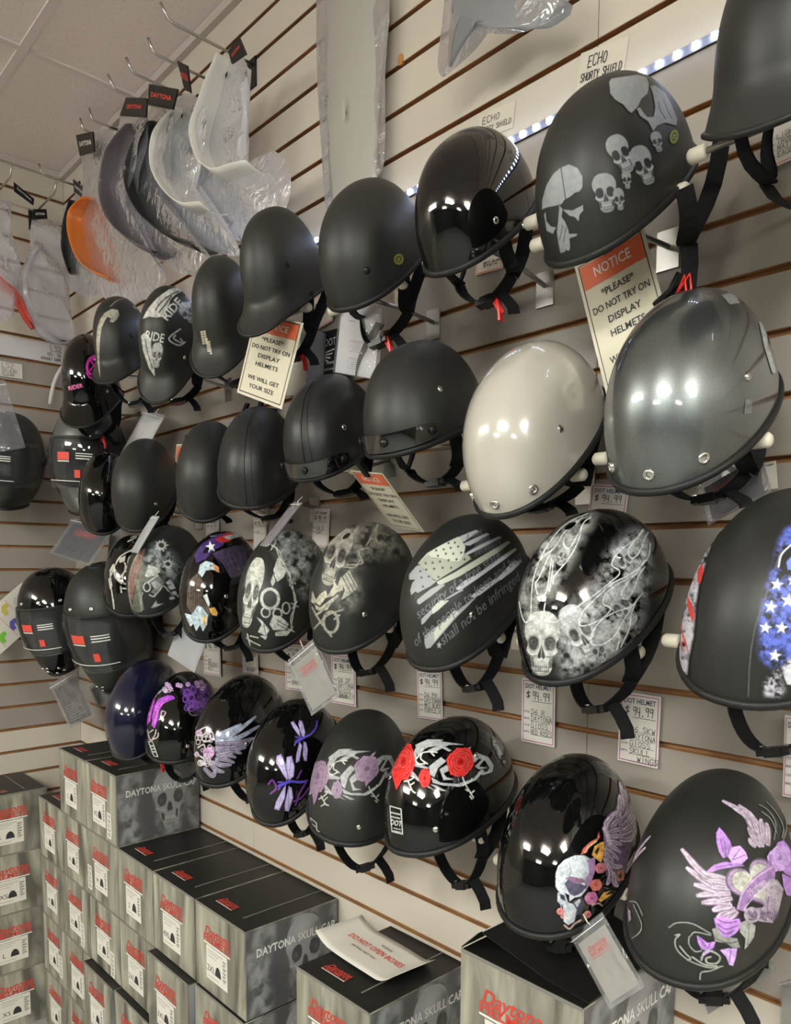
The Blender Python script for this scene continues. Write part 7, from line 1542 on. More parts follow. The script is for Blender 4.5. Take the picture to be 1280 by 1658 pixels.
# ------------------------------------------------------------------ flat cards, signs and packets
def frame_of(q):
    TL, TR, BR, BL = map(Vector, q); ex = (TR - TL + BR - BL) / 2; ey = (TL - BL + TR - BR) / 2; w = ex.length; x = ex.normalized(); n = x.cross(ey).normalized(); y = n.cross(x)
    return (TL + TR + BR + BL) / 4, Matrix((x, y, n)).transposed(), w, abs(ey.dot(y))
def rect(mb, x0, y0, x1, y1, z=.0005): mb.add([(x0, y0, z), (x1, y0, z), (x1, y1, z), (x0, y1, z)], [(0, 1, 2, 3)])
def outline(mb, x0, y0, x1, y1, w, z=.0005):
    rect(mb, x0, y0, x1, y0 + w, z); rect(mb, x0, y1 - w, x1, y1, z); rect(mb, x0, y0 + w, x0 + w, y1 - w, z); rect(mb, x1 - w, y0 + w, x1, y1 - w, z)
def notice(key, label):
    c, M, w, h = frame_of(QUADS[key]); t = thing('notice_sign', label, 'sign', c, M, 'notice signs hung among the helmets')
    m = MB(); m.box((-w / 2, -h / 2, -.0006), (w / 2, h / 2, 0)); part('card', m, CREAMP, t)
    m = MB(); rect(m, -w * .44, h * .29, w * .44, h * .465); hd = part('header_band', m, ORANGEINK, t)
    m = MB(); put_text(m, 'NOTICE', 0, h * .378, h * .075, .0009, .02, w * .52); part('header_lettering', m, WHITEINK, hd)
    m = MB(); outline(m, -w * .455, -h * .465, w * .455, h * .478, w * .010); part('border', m, INK, t)
    m = MB()
    for s, y, ww in (('*PLEASE*', .215, .46), ('DO NOT TRY ON', .115, .80), ('DISPLAY', .015, .46), ('HELMETS', -.085, .48), ('WE WILL GET', -.26, .68), ('YOUR SIZE', -.36, .54)):
        put_text(m, s, 0, h * y, h * .052, .0008, .014, w * ww)
    part('lettering', m, INK, t)
    m = MB(); m.box((-.006, h / 2 - .008, -.004), (.006, h / 2 + .022, .004)); part('clip', m, PLAST, t)
notice('n1', 'white notice sign with a red header behind the metallic grey helmet'); notice('n2', 'white notice sign showing all its lines below a matte peaked helmet')
notice('n3', 'slanting white notice sign between the dark visor helmet and piston helmet'); notice('n4', 'mostly hidden notice sign right of the matte helmet with one rivet')
def price_tag(key, label, lines, price='94.99', border=PINKINK, head='DOT HELMET', printed=True, seed=1, frm=None):
    c, M, w, h = frame_of(QUADS[key]); t = thing('price_tag', label, 'price tag', c, M, 'hand written price tags on the slat wall')
    m = MB(); m.box((-w / 2, -h / 2, -.0005), (w / 2, h / 2, 0)); part('card', m, PAPER, t)
    m = MB(); outline(m, -w * .46, -h * .475, w * .46, h * .475, w * .022); part('border', m, border, t)
    m = MB(); hw = MB()
    if head: put_text(m, head, 0, h * .385, h * .075, .0006, .02, w * .78)
    if price:
        hand(hw, '$', -w * .36, h * .20, h * .10, th=w * .010); hand(hw, price, -w * .16, h * .19, h * .12, w * .52, th=w * .008, seed=seed); rect(hw, -w * .18, h * .155, w * .40, h * .162)
    for i, s in enumerate(lines):
        y = -h * .04 - i * h * .105
        if printed and i < 4: put_text(m, ('STYLE:', 'BRAND:', 'COLOR:', 'INFO:')[i], -w * .42, y + h * .025, h * .032, .0006, .01, w * .17, align='l')
        if s: hand(hw, s, -w * .20 if i < 4 else 0, y, h * .075, min(w * .64, w * .105 * len(s)), th=w * .0062, seed=seed + i); rect(hw, -w * .22, y - h * .012, w * .40, y - h * .007)
    part('printed_lettering', m, NAVYINK, t); part('handwriting', hw, INK, t)
price_tag('t_r', 'price tag reading red roses below the silver skulls helmet', ['D6 R', 'DAYTONA', 'GlOSS', 'RED ROSES'], seed=2)
price_tag('t_skw', 'price tag reading skull wings behind a hanging buckle', ['D6 SKW', 'DAYTONA', 'GlOSS', 'SKULL', 'WINGS'], seed=3)
price_tag('t_pr', 'price tag reading purple behind the tattered grey flag helmet', ['D6 PR', 'DAYTONA', 'MATT BLACK', 'PURPLE R'], seed=4)
price_tag('t_de', 'price tag reading dragon fly right of a clear packet', ['D6 DF', 'DAYTONA', 'GlOSS', 'DRAGON FlY'], seed=5)
price_tag('t_bb', 'price tag half behind a clear packet, above the dragonfly helmet', ['', '', '', 'BARB', '  RO'], seed=6)
price_tag('t_26', 'narrow price tag above the screaming skull helmet', ['D6 D', 'DAY'], seed=7); price_tag('t_7', 'small price tag above the bald eagle helmet', ['D6'], seed=8); price_tag('t_8', 'small price tag above the knuckles helmet', ['D6'], seed=9)
price_tag('t_9', 'price tag between the white and silver skulls helmets', ['D6 S', 'DAYTONA'], seed=10)
price_tag('t_10', 'orange bordered tag below the cut off peaked helmet', ['LIGHT', 'IRON', 'MATT', 'EAGLE'], '', ORANGEINK, '', seed=11)
price_tag('t_11', 'white tag reading matt black eagle below the plain gloss helmet', ['', 'MATT BLACK', 'Eagle'], '', ORANGEINK, '', False, seed=12); price_tag('t_12', 'white tag reading matt black below the green badge helmet', ['', 'MATT BLACK', 'ogio'], '', ORANGEINK, '', False, seed=13)
price_tag('t_13', 'yellowish tag behind dark straps beside the micro dot box', ['TYPE', 'IRON'], '1', ORANGEINK, '', False, seed=14); price_tag('t_14', 'yellow bordered tag with two letters at the right edge', [], '', YELP, 'DOT HELMET', seed=15)
price_tag('t_15', 'price tag cut off at the right edge below the stars helmet', ['', '', '', ''], '', seed=16); price_tag('t_16', 'curled price tag beside the silver packet', ['', 'SE', 'RAVEN', 'KUT'], seed=17); price_tag('t_17', 'price tag mostly behind a black buckle, above the fine lined wing helmet', ['', '', 'DAYTONA', 'GlOSS'], '', seed=18)
price_tag('t_18', 'yellow tag corner behind the leather visor helmet', [], '', YELP, 'DOT', seed=19)
def bagmesh(w, h, d, seed, nx=14, ny=18):
    rs = np.random.RandomState(seed); u, v = np.meshgrid(np.linspace(-1, 1, nx), np.linspace(-1, 1, ny)); edge = (1 - u ** 6) * (1 - v ** 6)
    def wr():
        z = np.zeros_like(u)
        for _ in range(7):
            a = rs.uniform(0, 6.28); f = rs.uniform(2, 7); z += np.sin((u * math.cos(a) + v * math.sin(a)) * f + rs.uniform(0, 6)) / 7
        return z
    out = []
    for s in (1, -1): out.append(np.stack([u * w / 2, v * h / 2, s * (d * (.35 + .3 * wr()) * edge + .0006)], -1)[:, ::s])
    return out
def packet(key, label, leaf, logo=None, seed=1, lw=.82, lh=.8, filmm=None, lines=0, y_off=-.04, d=.008, tie=.012):
    c, M, w, h = frame_of(QUADS[key]); t = thing('leaflet_packet', label, 'packet', c, M, 'clear packets tied to the helmets'); filmm = filmm or BAG
    f, b = bagmesh(w, h, d, seed); mb = MB()
    for g in (f, b):
        n = g.shape[1]; mb.add(g.reshape(-1, 3), [(i * n + j, i * n + j + 1, (i + 1) * n + j + 1, (i + 1) * n + j) for i in range(g.shape[0] - 1) for j in range(n - 1)])
    part('bag', mb, filmm, t, True, label='clear plastic bag')
    x, y = w * lw / 2, h * lh / 2; m = MB(); m.box((-x, -y + y_off * h, -.0006), (x, y + y_off * h, .0004)); lf = part('leaflet', m, leaf, t)
    if logo:
        m = MB(); put_text(m, 'Daytona', 0, h * .22, h * .07, .0009, .015, w * .5, .25); put_text(m, 'HELMETS', 0, h * .145, h * .06, .0009, .03, w * .5); rect(m, -w * .25, h * .09, w * .25, h * .098, .0009); part('logo_lettering', m, logo, lf)
    if lines:
        m = MB()
        for i in range(lines): rect(m, -x * .8, -y * .2 - i * y * .13, x * (.2 + .5 * ((i * 7) % 3) / 2), -y * .2 - i * y * .13 + y * .05, .0009)
        part('print', m, GREYINK, lf)
    m = MB(); rect(m, -w / 2, h * .42, w / 2, h * .432, .003); part('zip_seal', m, WHITEINK, t)
    m = MB(); m.tube([(w * .1, h * .46, 0), (w * .12, h * .5, .004), (w * .10, h * .5 + tie, .002)], .0009, 5); part('tie', m, PAPER, t)
GLEAF = mat('grey_leaflet', (.33, .31, .27), .6, var=.08, vscale=20); DLEAF = mat('dark_leaflet', (.045, .043, .05), .5, var=.3, vscale=30); MLEAF = mat('mauve_grey_leaflet', (.15, .13, .15), .5); PHOTO = mat('dark_photo_leaflet', (.11, .095, .085), .45, var=.8, vscale=26)
packet('k_1', 'clear packet with a pale leaflet between the knuckles and piston helmets', GLEAF, REDINK, 3)
packet('k_2', 'silver foil packet hanging under the bald eagle helmet', SILVERF, None, 4, .9, .9, BAGM)
packet('k_3', 'clear packet with a grey leaflet under the pale skull helmet', GLEAF, REDINK, 5); packet('k_4', 'clear packet lying under the winged heart helmet', GLEAF, REDINK, 6, .95, .9)
packet('k_5', 'clear packet with a mauve grey leaflet under the metallic grey helmet', MLEAF, REDINK, 7); packet('k_6', 'clear packet with a black leaflet under the grey full face helmet', DLEAF, REDINK, 8)
packet('k_7', 'clear packet with a dark printed leaflet under the full face helmets', PHOTO, None, 9, lines=7, tie=.05); packet('k_8', 'small packet behind the dark printed leaflet packet', PHOTO, None, 10)
packet('k_9', 'white leaflet packet hanging from the ride on helmet', PAPER, None, 11, .86, .86, BAGM, 6); packet('k_10', 'narrow packet seen edge on above the knuckles helmet', MLEAF, None, 12)
packet('k_11', 'narrow pale packet hanging left of the revolver helmet', GLEAF, None, 13, filmm=BAGM); packet('k_12', 'pale packet hanging above the cream swirls helmet', GLEAF, None, 14, filmm=BAGM)
packet('k_13', 'clear bag with a white card in the lower right corner', PAPER, None, 15); packet('lpack', 'crumpled clear packet hanging at the left edge', DLEAF, None, 16, .5, .12, y_off=.36)
# boxed goods between the helmets
c, M, w, h = frame_of(QUADS['wbox']); t = thing('visor_pack', 'white carded pack in clear wrap with a black curved strip', 'pack', c, M)
m = MB(); m.box((-w / 2, -h / 2, -.008), (w / 2, h / 2, 0)); part('card', m, mat('cool_white_card', (.66, .63, .64), .5), t)
m = MB(); us = np.linspace(0, 1, 16); ax = [w * (.42 - .36 * math.sin(u * 1.75)) for u in us]; ay = [h * (.30 - .80 * u) for u in us]; bx = [x + w * .17 * (1 - u) + w * .012 for x, u in zip(ax, us)]
vs = [(x, y, .0006) for x, y in zip(ax, ay)] + [(x, y - h * .03 * (1 - u), .0006) for x, y, u in zip(bx, ay, us)]; vs += [(x, y, .003) for x, y, z in vs]
m.add(vs, [(32 + i, 33 + i, 49 + i, 48 + i) for i in range(15)] + [(i, i + 1, 33 + i, 32 + i) for i in range(15)] + [(16 + i, 48 + i, 49 + i, 17 + i) for i in range(15)]); part('curved_strip', m, PLAST, t)
m = MB()
for y in (-.08, -.33):
    outline(m, -w * .18, h * (y - .08), w * .14, h * (y + .08), w * .008)
    for k in range(4): rect(m, -w * .12, h * (y + .05 - k * .032), w * (.10 - .02 * (k % 2)), h * (y + .058 - k * .032))
rect(m, -w * .28, h * .27, -w * .10, h * .28); part('print', m, GREYINK, t)
f, b = bagmesh(w * 1.06, h * 1.03, .006, 31); mb = MB(); n = f.shape[1]; mb.add((f + np.array([0, 0, .002])).reshape(-1, 3), [(i * n + j, i * n + j + 1, (i + 1) * n + j + 1, (i + 1) * n + j) for i in range(f.shape[0] - 1) for j in range(n - 1)]); part('wrap', mb, BAG, t, True)
c, M, w, h = frame_of(QUADS['micro']); t = thing('accessory_box', 'small black box printed micro dot with a winged emblem', 'box', c, M)
m = MB(); m.box((-w / 2, -h / 2, -.035), (w / 2, h / 2, 0)); part('carton', m, mat('black_carton', (.008, .008, .008), .35), t)
m = MB(); put_text(m, 'micro•DOT', 0, h * .24, h * .17, .0006, .01, w * .92)
for s in (-1, 1):
    for k in range(4): m.add([(s * w * .10, h * (.06 - .05 * k), .0006), (s * w * (.44 - .07 * k), h * (.10 - .085 * k), .0006), (s * w * (.42 - .07 * k), h * (.065 - .085 * k), .0006), (s * w * .10, h * (.03 - .05 * k), .0006)], [(0, 1, 2, 3)] if s > 0 else [(3, 2, 1, 0)])
sk = [(w * .085 * math.sin(a) * (1 if math.cos(a) > -.2 else .7), h * (-.06 + .14 * math.cos(a)), .0006) for a in np.linspace(0, 2 * math.pi, 16, endpoint=False)][::-1]; m.add(sk, [tuple(range(16))])
put_text(m, 'Helmet', -w * .30, -h * .22, h * .07, .0006, 0, w * .26); put_text(m, 'Company', w * .28, -h * .18, h * .07, .0006, 0, w * .32); put_text(m, 'The Smallest Approved DOT Certified', 0, -h * .32, h * .05, .0006, 0, w * .86)
lt = part('lettering', m, WHITEINK, t); m = MB()
for s in (-1, 1): m.disc((s * w * .035, -h * .04, .0008), (0, 0, 1), w * .022, .0004, 8)
m.disc((0, -h * .10, .0008), (0, 0, 1), w * .012, .0004, 6); part('emblem_eyes', m, INK, lt)
c, M, w, h = frame_of(QUADS['pbox']); t = thing('accessory_box', 'white box in plastic wrap behind the fully readable notice sign', 'box', c, M)
m = MB(); m.box((-w / 2, -h / 2, -.05), (w / 2, h / 2, 0)); part('carton', m, PAPER, t); m = MB(); m.box((w * .52, -h * .5, -.05), (w * .60, h * .5, .001)); part('wrap', m, BAGM, t)
# cards on the wall with hand lettering
def wallcard(key, label, rows, paper=PAPER, seed=1):
    c, M, w, h = frame_of(QUADS[key]); t = thing('shelf_card', label, 'sign', c, M); m = MB(); m.box((-w / 2, -h / 2, -.0005), (w / 2, h / 2, 0)); part('card', m, paper, t)
    m = MB()
    for i, (s, x, y, hh, ww) in enumerate(rows): hand(m, s, w * x, h * y, h * hh, w * ww, th=h * .012, seed=seed + i)
    part('handwriting', m, INK, t)
CARDW = mat('card_on_cream_wall', (.60, .545, .45), .5)
wallcard('echo1', 'card hand lettered echo shorty shield above the grey skulls helmet', [('ECHO', -.30, .12, .24, .42), ('SHORTY SHIELD', -.42, -.16, .17, .88), ('02- 307', -.22, -.40, .17, .48)], CARDW, 21)
wallcard('echo2', 'card hand lettered echo behind the plain gloss black helmet', [('ECHO', -.38, .05, .25, .5), ('SHORTY SHIELD', -.45, -.28, .19, .9)], CARDW, 25)
wallcard('ls2s', 'long white strip lettered on the left wall above the full face helmets', [('LS2', .34, .12, .30, .14), ('03-576', .30, -.16, .16, .16), ('ASSAULT DARK SMOKE', .22, -.40, .13, .36)], mat('white_strip', (.60, .57, .58), .5), 28)
wallcard('ls2c', 'small white hand lettered card at the left edge', [('LS2', -.3, .10, .34, .5), ('03-630', -.3, -.18, .2, .6), ('CLEAR', -.3, -.42, .18, .5)], PAPER, 31)
c, M, w, h = frame_of(QUADS['poster']); t = thing('shield_chart', 'white chart of coloured face shields at the left edge', 'poster', c, M); m = MB(); m.box((-w / 2, -h / 2, -.003), (w / 2, h / 2, 0)); part('card', m, PAPER, t)
def shield2d(mb, x, y, a): mb.poly([(x - a * .5, y + a * .45), (x - a * .1, y + a * .5), (x + a * .05, y), (x + a * .5, y - a * .1), (x + a * .45, y - a * .5), (x - a * .1, y - a * .5), (x - a * .5, y - a * .1)], .0004, .0010)
for nm, col, x, y in (('clear', (.5, .5, .48), -.22, .26), ('amber', (.75, .22, .03), .24, .22), ('yellow', (.55, .45, .08), -.26, .05), ('blue', (.10, .09, .40), .16, -.02), ('violet', (.16, .07, .34), -.18, -.22), ('green', (.16, .50, .04), .24, -.26)):
    m = MB(); shield2d(m, w * x, h * y, w * .24); part('printed_shield', m, mat('print_' + nm, col, .5), t, label=nm + ' face shield picture')
m = MB(); rect(m, -w * .02, h * .38, w * .36, h * .41); rect(m, -w * .45, h * .13, w * .45, h * .135); rect(m, -w * .45, -h * .10, w * .45, -h * .095); rect(m, -w * .45, -h * .34, w * .45, -h * .335); part('print', m, REDINK, t)
m = MB(); put_text(m, 'shields', w * .15, -h * .42, h * .07, .0006, 0, w * .4); part('lettering', m, GREYINK, t)

# ------------------------------------------------------------------ bagged shields and visors
def strip_shield(key, axis, width, label, m, headm=None, head=None, inner=None):
    """face shield hanging on edge: a curved band, its width across the view of its outline"""
    pts = spline(np.array(PATHS[key]), 6); A = np.array([0, 1, 0]) if axis == 'y' else np.array([1, 0, 0])
    T = np.gradient(pts, axis=0); T /= np.linalg.norm(T, axis=1, keepdims=True); N = np.cross(T, A); n = len(pts); u = np.linspace(0, 1, n)
    wd = width * np.clip(np.sin(np.pi * (u * .84 + .08)), 0, 1) ** .35; g = []
    for s in np.linspace(-1, 1, 9): g.append(pts + A * (s * wd / 2)[:, None] + N * (.012 * s * s))
    G = np.array(g); b = pts.mean(0); t = thing('face_shield', label, 'visor', tuple(pts[0]), group='bagged face shields'); me = grid_mesh('lens', G - pts[0], m); o = link('lens', me, t)
    mod = o.modifiers.new('thickness', 'SOLIDIFY'); mod.thickness = .0022
    mb = MB(); q = pts[int(n * .06)] - pts[0]; mb.disc(tuple(q + N[int(n * .06)] * .004), tuple(N[int(n * .06)]), .009, .003, 10); q2 = pts[int(n * .93)] - pts[0]; mb.disc(tuple(q2 + N[int(n * .93)] * .004), tuple(N[int(n * .93)]), .009, .003, 10); part('pivot', mb, PLAST, t, True)
    return t
def film_bag(key, axis, depth, label, m, seed, header=None, hm=None):
    """loose clear bag around an outline, pillowed and creased"""
    P = np.array(PATHS[key]); P = spline(np.vstack([P, P[:1]]), 4)[:-1]; c = P.mean(0); n = len(P); A = np.array([0, -1.0, 0]) if axis == 'y' else np.array([1.0, 0, 0]); rs = np.random.RandomState(seed)
    K = 14; u = np.linspace(0, 1, K); ph = rs.uniform(0, 6.28, (8, 3)); fr = rs.uniform(18, 70, (8, 3))
    def creases(X): return sum(np.sin(X @ fr[i] + ph[i, 0]) for i in range(8)) / 8
    mb = MB()
    for s in (1, -1):
        rings = np.array([c + (P - c) * k for k in u[1:]]); cr = creases(rings); hgt = (1 - u[1:, None] ** 4) * depth * (.55 + .6 * cr); rings = rings + A * (s * hgt)[..., None]; r2 = rings.reshape(-1, 3) - c
        vs = np.vstack([A * s * depth * .5, r2]); fs = [(0, 1 + j, 1 + (j + 1) % n) for j in range(n)] + [(1 + i * n + j, 1 + (i + 1) * n + j, 1 + (i + 1) * n + (j + 1) % n, 1 + i * n + (j + 1) % n) for i in range(K - 2) for j in range(n)]
        mb.add(vs, fs)
    t = thing('plastic_bag', label, 'bag', tuple(c), group='clear bags holding the shields'); part('film', mb, m, t, True)
    if header:
        TL, TR, BR, BL = [np.array(q) - c for q in header]; nn = np.cross(TR - TL, TL - BL); nn /= np.linalg.norm(nn); o = nn * .002
        mb = MB(); mb.add([TL + o, TR + o, BR + o, BL + o, TL - o, TR - o, BR - o, BL - o], [(0, 3, 2, 1), (4, 5, 6, 7), (0, 1, 5, 4), (1, 2, 6, 5), (2, 3, 7, 6), (3, 0, 4, 7)]); hc = part('header_card', mb, PLAST if hm is None else hm, t)
        ex, ey = (TR - TL), (TL - BL); mb = MB(); vs, fs = text_polys('DAYTONA', .02); wmx = max(v[0] for v in vs); C0 = (TL + TR + BR + BL) / 4
        nv = nn if nn @ np.array([.5, -.8, -.1]) > 0 else -nn
        mb.add([C0 + ex * (a / wmx * .36) + ey * (b * .24) + nv * .0028 for a, b in vs], fs); part('header_lettering', mb, REDINK if hm is None else WHITEINK, hc)
    return t
def peg(x, z, ln, label, axis='x'):
    t = thing('peg_hook', label, 'hook', (x, 0, z) if axis == 'x' else (0, x, z), group='long peg hooks under the ceiling')
    f = (lambda a, b, c: (a, -b, c)) if axis == 'x' else (lambda a, b, c: (b, a, c))
    m = MB(); p, q = f(-.014, .004, -.05), f(.014, .0002, .012); m.box(tuple(min(a, b) for a, b in zip(p, q)), tuple(max(a, b) for a, b in zip(p, q))); part('mounting_plate', m, PLAST, t)
    m = MB(); m.tube([f(0, .003, 0), f(0, ln * .86, 0), f(0, ln * .93, .004), f(0, ln, .028)], .0032, 8); part('arm', m, WIRE, t, True)
peg(1.170, 2.564, 0.219, 'long wire peg hook rightmost under the ceiling')
peg(1.007, 2.595, 0.170, 'long wire peg hook second from the right under the ceiling')
peg(0.910, 2.594, 0.178, 'long wire peg hook holding the wide red header bag')
peg(0.819, 2.594, 0.184, 'long wire peg hook holding the violet shield bag')
peg(0.463, 2.700, 0.089, 'thin peg hook above the crinkled amber bag')
peg(0.397, 2.700, 0.090, 'thin peg hook left of the amber bag by the corner')
peg(0.138, 2.658, 0.122, 'peg hook nearest the corner holding the flat dark shield')
peg(-.10, 2.585, .22, 'black peg hook on the left wall with the clear shield bag', 'y')
peg(-.22, 2.60, .2, 'black peg hook on the left wall at the left edge', 'y')

strip_shield('v1', 'y', .13, 'large white wrapped shield hanging rightmost under the ceiling', WHITEV); strip_shield('v2', 'y', .12, 'white wrapped shield second from the right under the ceiling', WHITEV)
strip_shield('v3', 'y', .10, 'dark smoke curved shield with a long black band', SMOKEV); strip_shield('v4', 'y', .09, 'violet tinted curved shield left of the dark smoke one', TINTV)
strip_shield('v5', 'y', .12, 'orange amber shield in the corner', AMBER); strip_shield('v6', 'y', .055, 'flat dark smoke shield in the corner left of the amber one', SMOKEV)
strip_shield('v7', 'x', .085, 'clear curved shield hanging on the left wall', CLEARP); strip_shield('v8', 'x', .060, 'red tinted shield low on the left wall', REDV)
film_bag('b1', 'y', .022, 'big clear bag rightmost under the ceiling', BAGM, 1, HEADS['h1']); film_bag('b2', 'y', .018, 'milky bag with two black folded headers', BAGM, 2, HEADS['h2'])
film_bag('b3', 'y', .018, 'bag with a wide red printed header card', BAG, 3, HEADS['h3']); film_bag('b4', 'y', .018, 'bag with a red printed header over the violet shield', BAG, 4, HEADS['h4'])
film_bag('b5', 'y', .02, 'crinkled bag around the amber shield', BAGL, 5, HEADS['h5'], PLAST); film_bag('b6', 'y', .014, 'bag around the flat dark shield in the corner', BAG, 6, HEADS['h6'], PLAST)
film_bag('b7', 'x', .04, 'bag with a black header around the clear shield on the left wall', BAGL, 7, HEADS['h7'], PLAST); film_bag('b8', 'x', .035, 'crumpled clear bag cut off at the left edge', BAGL, 8, HEADS['h8'], PLAST)
def slab(key, off, label, nm, m, bend, bagkey, seed):
    P = np.array(PATHS[key]); P = spline(np.vstack([P, P[:1]]), 4)[:-1]; c = P.mean(0); n = len(P); K = 8; w = np.abs(P[:, 0] - c[0]).max()
    rings = np.array([c + (P - c) * k for k in np.linspace(0.02, 1, K)]); rings[..., 1] += bend * ((rings[..., 0] - c[0]) / w) ** 2; t = thing(nm, label, 'shield', tuple(c)); o = link('lens', grid_mesh('lens', rings - c, m, True), t); md = o.modifiers.new('thickness', 'SOLIDIFY'); md.thickness = .003
    return t
slab('win', 0, 'tall grey white windshield hanging flat on the cream wall', 'windshield', mat('frosted_windshield', (.36, .345, .305), .35, coat=.3), .02, None, 1)
film_bag('winbag', 'y', .010, 'long clear bag around the tall windshield', BAG, 21)
slab('curv', 0, 'grey tinted curved shield cut off at the top edge', 'face_shield', GREYT, .05, None, 2); film_bag('curvbag', 'y', .02, 'clear bag around the grey tinted shield at the top edge', BAG, 22)
m = MB(); m.tube(PATHS['arch'], .0065, 8); o = part('cable_loop', m, mat('white_cable', (.6, .57, .55), .4), None, True); o['label'] = 'white bent rod arching above the full face helmets on the left wall'; o['category'] = 'cable'
t = thing('bracket', 'black plastic bracket with bent arms above the row of plain helmets', 'bracket', (1.22, -.02, 1.785)); m = MB(); m.box((-.035, -.02, .0), (.035, .018, .014)); part('plate', m, PLAST, t)
for s in (-1, 1): m = MB(); m.ribbon([(s * .03, -.018, .03), (s * .034, -.03, 0), (s * .036, -.025, -.05)], .014, .006, (1, 0, 0)); part('arm', m, PLAST, t)
m = MB(); m.poly([(-.007 * math.cos(a), .010 * math.sin(a)) for a in np.linspace(0, 6.28, 14, endpoint=False)], -.004, .001); t = thing('wood_chip', 'small orange wood plug in a groove of the cream wall', 'plug', (1.655, -.001, 2.355), Matrix.Rotation(R(90), 3, 'X')); part('body', m, mat('orange_wood', (.45, .20, .05), .6), t)

# ------------------------------------------------------------------ light strip in the groove above the top row
t = thing('light_strip', 'white LED strip running along the slat wall behind the top row', 'light strip', (0, -.003, zk(7)))
m = MB(); m.box((.25, -.0012, -.006), (2.78, .0005, .006)); part('tape', m, mat('white_tape', (.20, .21, .27), .4), t)
LEDM = mat('led_glow', (1, 1, 1), .5, emit=((.58, .70, 1.0), 24.0)); lm = MB(); lm.add([(-.0035, -.004, -.0035), (.0035, -.004, -.0035), (.0035, -.004, .0035), (-.0035, -.004, .0035), (-.004, 0, -.004), (.004, 0, -.004), (.004, 0, .004), (-.004, 0, .004)], [(0, 1, 2, 3), (0, 4, 5, 1), (1, 5, 6, 2), (2, 6, 7, 3), (3, 7, 4, 0)]); lme = lm.mesh('diode', [LEDM])
for i in range(98): link('diode', lme, t, (.30 + i * .0252, -.0012, 0))

# ------------------------------------------------------------------ helmet boxes
BW, BD, BH = .1992, .230, .1845
def smoke_mat(name, lo, hi, sx, sz, seed):
    m, N, L, b = nodes(name); tc = N.new('ShaderNodeTexCoord'); mp = N.new('ShaderNodeMapping'); mp.inputs['Scale'].default_value = (sx, sx, sz); mp.inputs['Location'].default_value = (seed, seed * 2.3, seed)
    n = N.new('ShaderNodeTexNoise'); n.inputs['Scale'].default_value = 1.0; n.inputs['Detail'].default_value = 3; n.inputs['Distortion'].default_value = .9
    r = N.new('ShaderNodeValToRGB'); r.color_ramp.elements[0].position = .32; r.color_ramp.elements[1].position = .68; r.color_ramp.elements[0].color = (*lo, 1); r.color_ramp.elements[1].color = (*hi, 1)
    oi = N.new('ShaderNodeObjectInfo'); ad = N.new('ShaderNodeVectorMath'); ad.operation = 'ADD'; L.new(tc.outputs['Object'], ad.inputs[0]); L.new(ad.outputs[0], mp.inputs[0]); L.new(mp.outputs[0], n.inputs['Vector']); L.new(n.outputs['Fac'], r.inputs['Fac']); L.new(r.outputs['Color'], b.inputs['Base Color'])
    mul = N.new('ShaderNodeVectorMath'); mul.operation = 'SCALE'; cmb = N.new('ShaderNodeCombineXYZ'); L.new(oi.outputs['Random'], cmb.inputs[0]); L.new(oi.outputs['Random'], cmb.inputs[2]); L.new(cmb.outputs[0], mul.inputs[0]); mul.inputs['Scale'].default_value = .6; L.new(mul.outputs[0], ad.inputs[1])
    b.inputs['Roughness'].default_value = .45; return m
FRONTM = smoke_mat('smoke_print_front', (.085, .080, .064), (.40, .38, .30), 22, 4, 1.0); SIDEM = smoke_mat('smoke_print_side', (.08, .08, .085), (.24, .24, .245), 16, 4, 4.0); TOPM = mat('black_box_top', (.011, .0105, .0095), .42, spec=.25, bump=.05, bscale=40)
def carton_mesh(w, d, h, front):
    mb = MB(); x0, x1, y0, y1 = -w / 2, w / 2, -d, 0; g = .0012
    vs = [(x0, y0, 0), (x1, y0, 0), (x1, y1, 0), (x0, y1, 0), (x0, y0, h), (x1, y0, h), (x1, y1, h), (x0, y1, h)]
    for f, k in (((3, 2, 1, 0), 2), ((4, 5, 6, 7), 2), ((0, 1, 5, 4), 0), ((1, 2, 6, 5), 1), ((2, 3, 7, 6), 1), ((3, 0, 4, 7), 1)):
        mb.mi = k; mb.add(vs, [f])
    me = mb.mesh('carton', [FRONTM, SIDEM, TOPM]); import bmesh
    bm = bmesh.new(); bm.from_mesh(me); bmesh.ops.remove_doubles(bm, verts=bm.verts, dist=1e-6); bmesh.ops.bevel(bm, geom=list(bm.edges), offset=.0016, segments=2, affect='EDGES'); bm.to_mesh(me); bm.free(); return me
CART = carton_mesh(BW, BD, BH - .0006, True)
def logo_mesh(w):
    m = MB(); put_text(m, 'Daytona', .02 * w, .115 * w, .21 * w, 0, .025, w * .92, .35, .05); put_text(m, 'HELMETS', 0, -.055 * w, .145 * w, 0, .035, w); m2 = MB(); rect(m2, -w * .5, -w * .165, w * .5, -w * .135, 0)
    return m.mesh('logo', [mat('red_print', (.50, .045, .03), .45)]), m2.mesh('logo_tagline', [WHITEINK])
LOGO, TAG = logo_mesh(.106)
FR_ROT = Matrix(((1, 0, 0, 0), (0, 0, -1, 0), (0, 1, 0, 0), (0, 0, 0, 1)))        # card plane -> front face (facing -y)
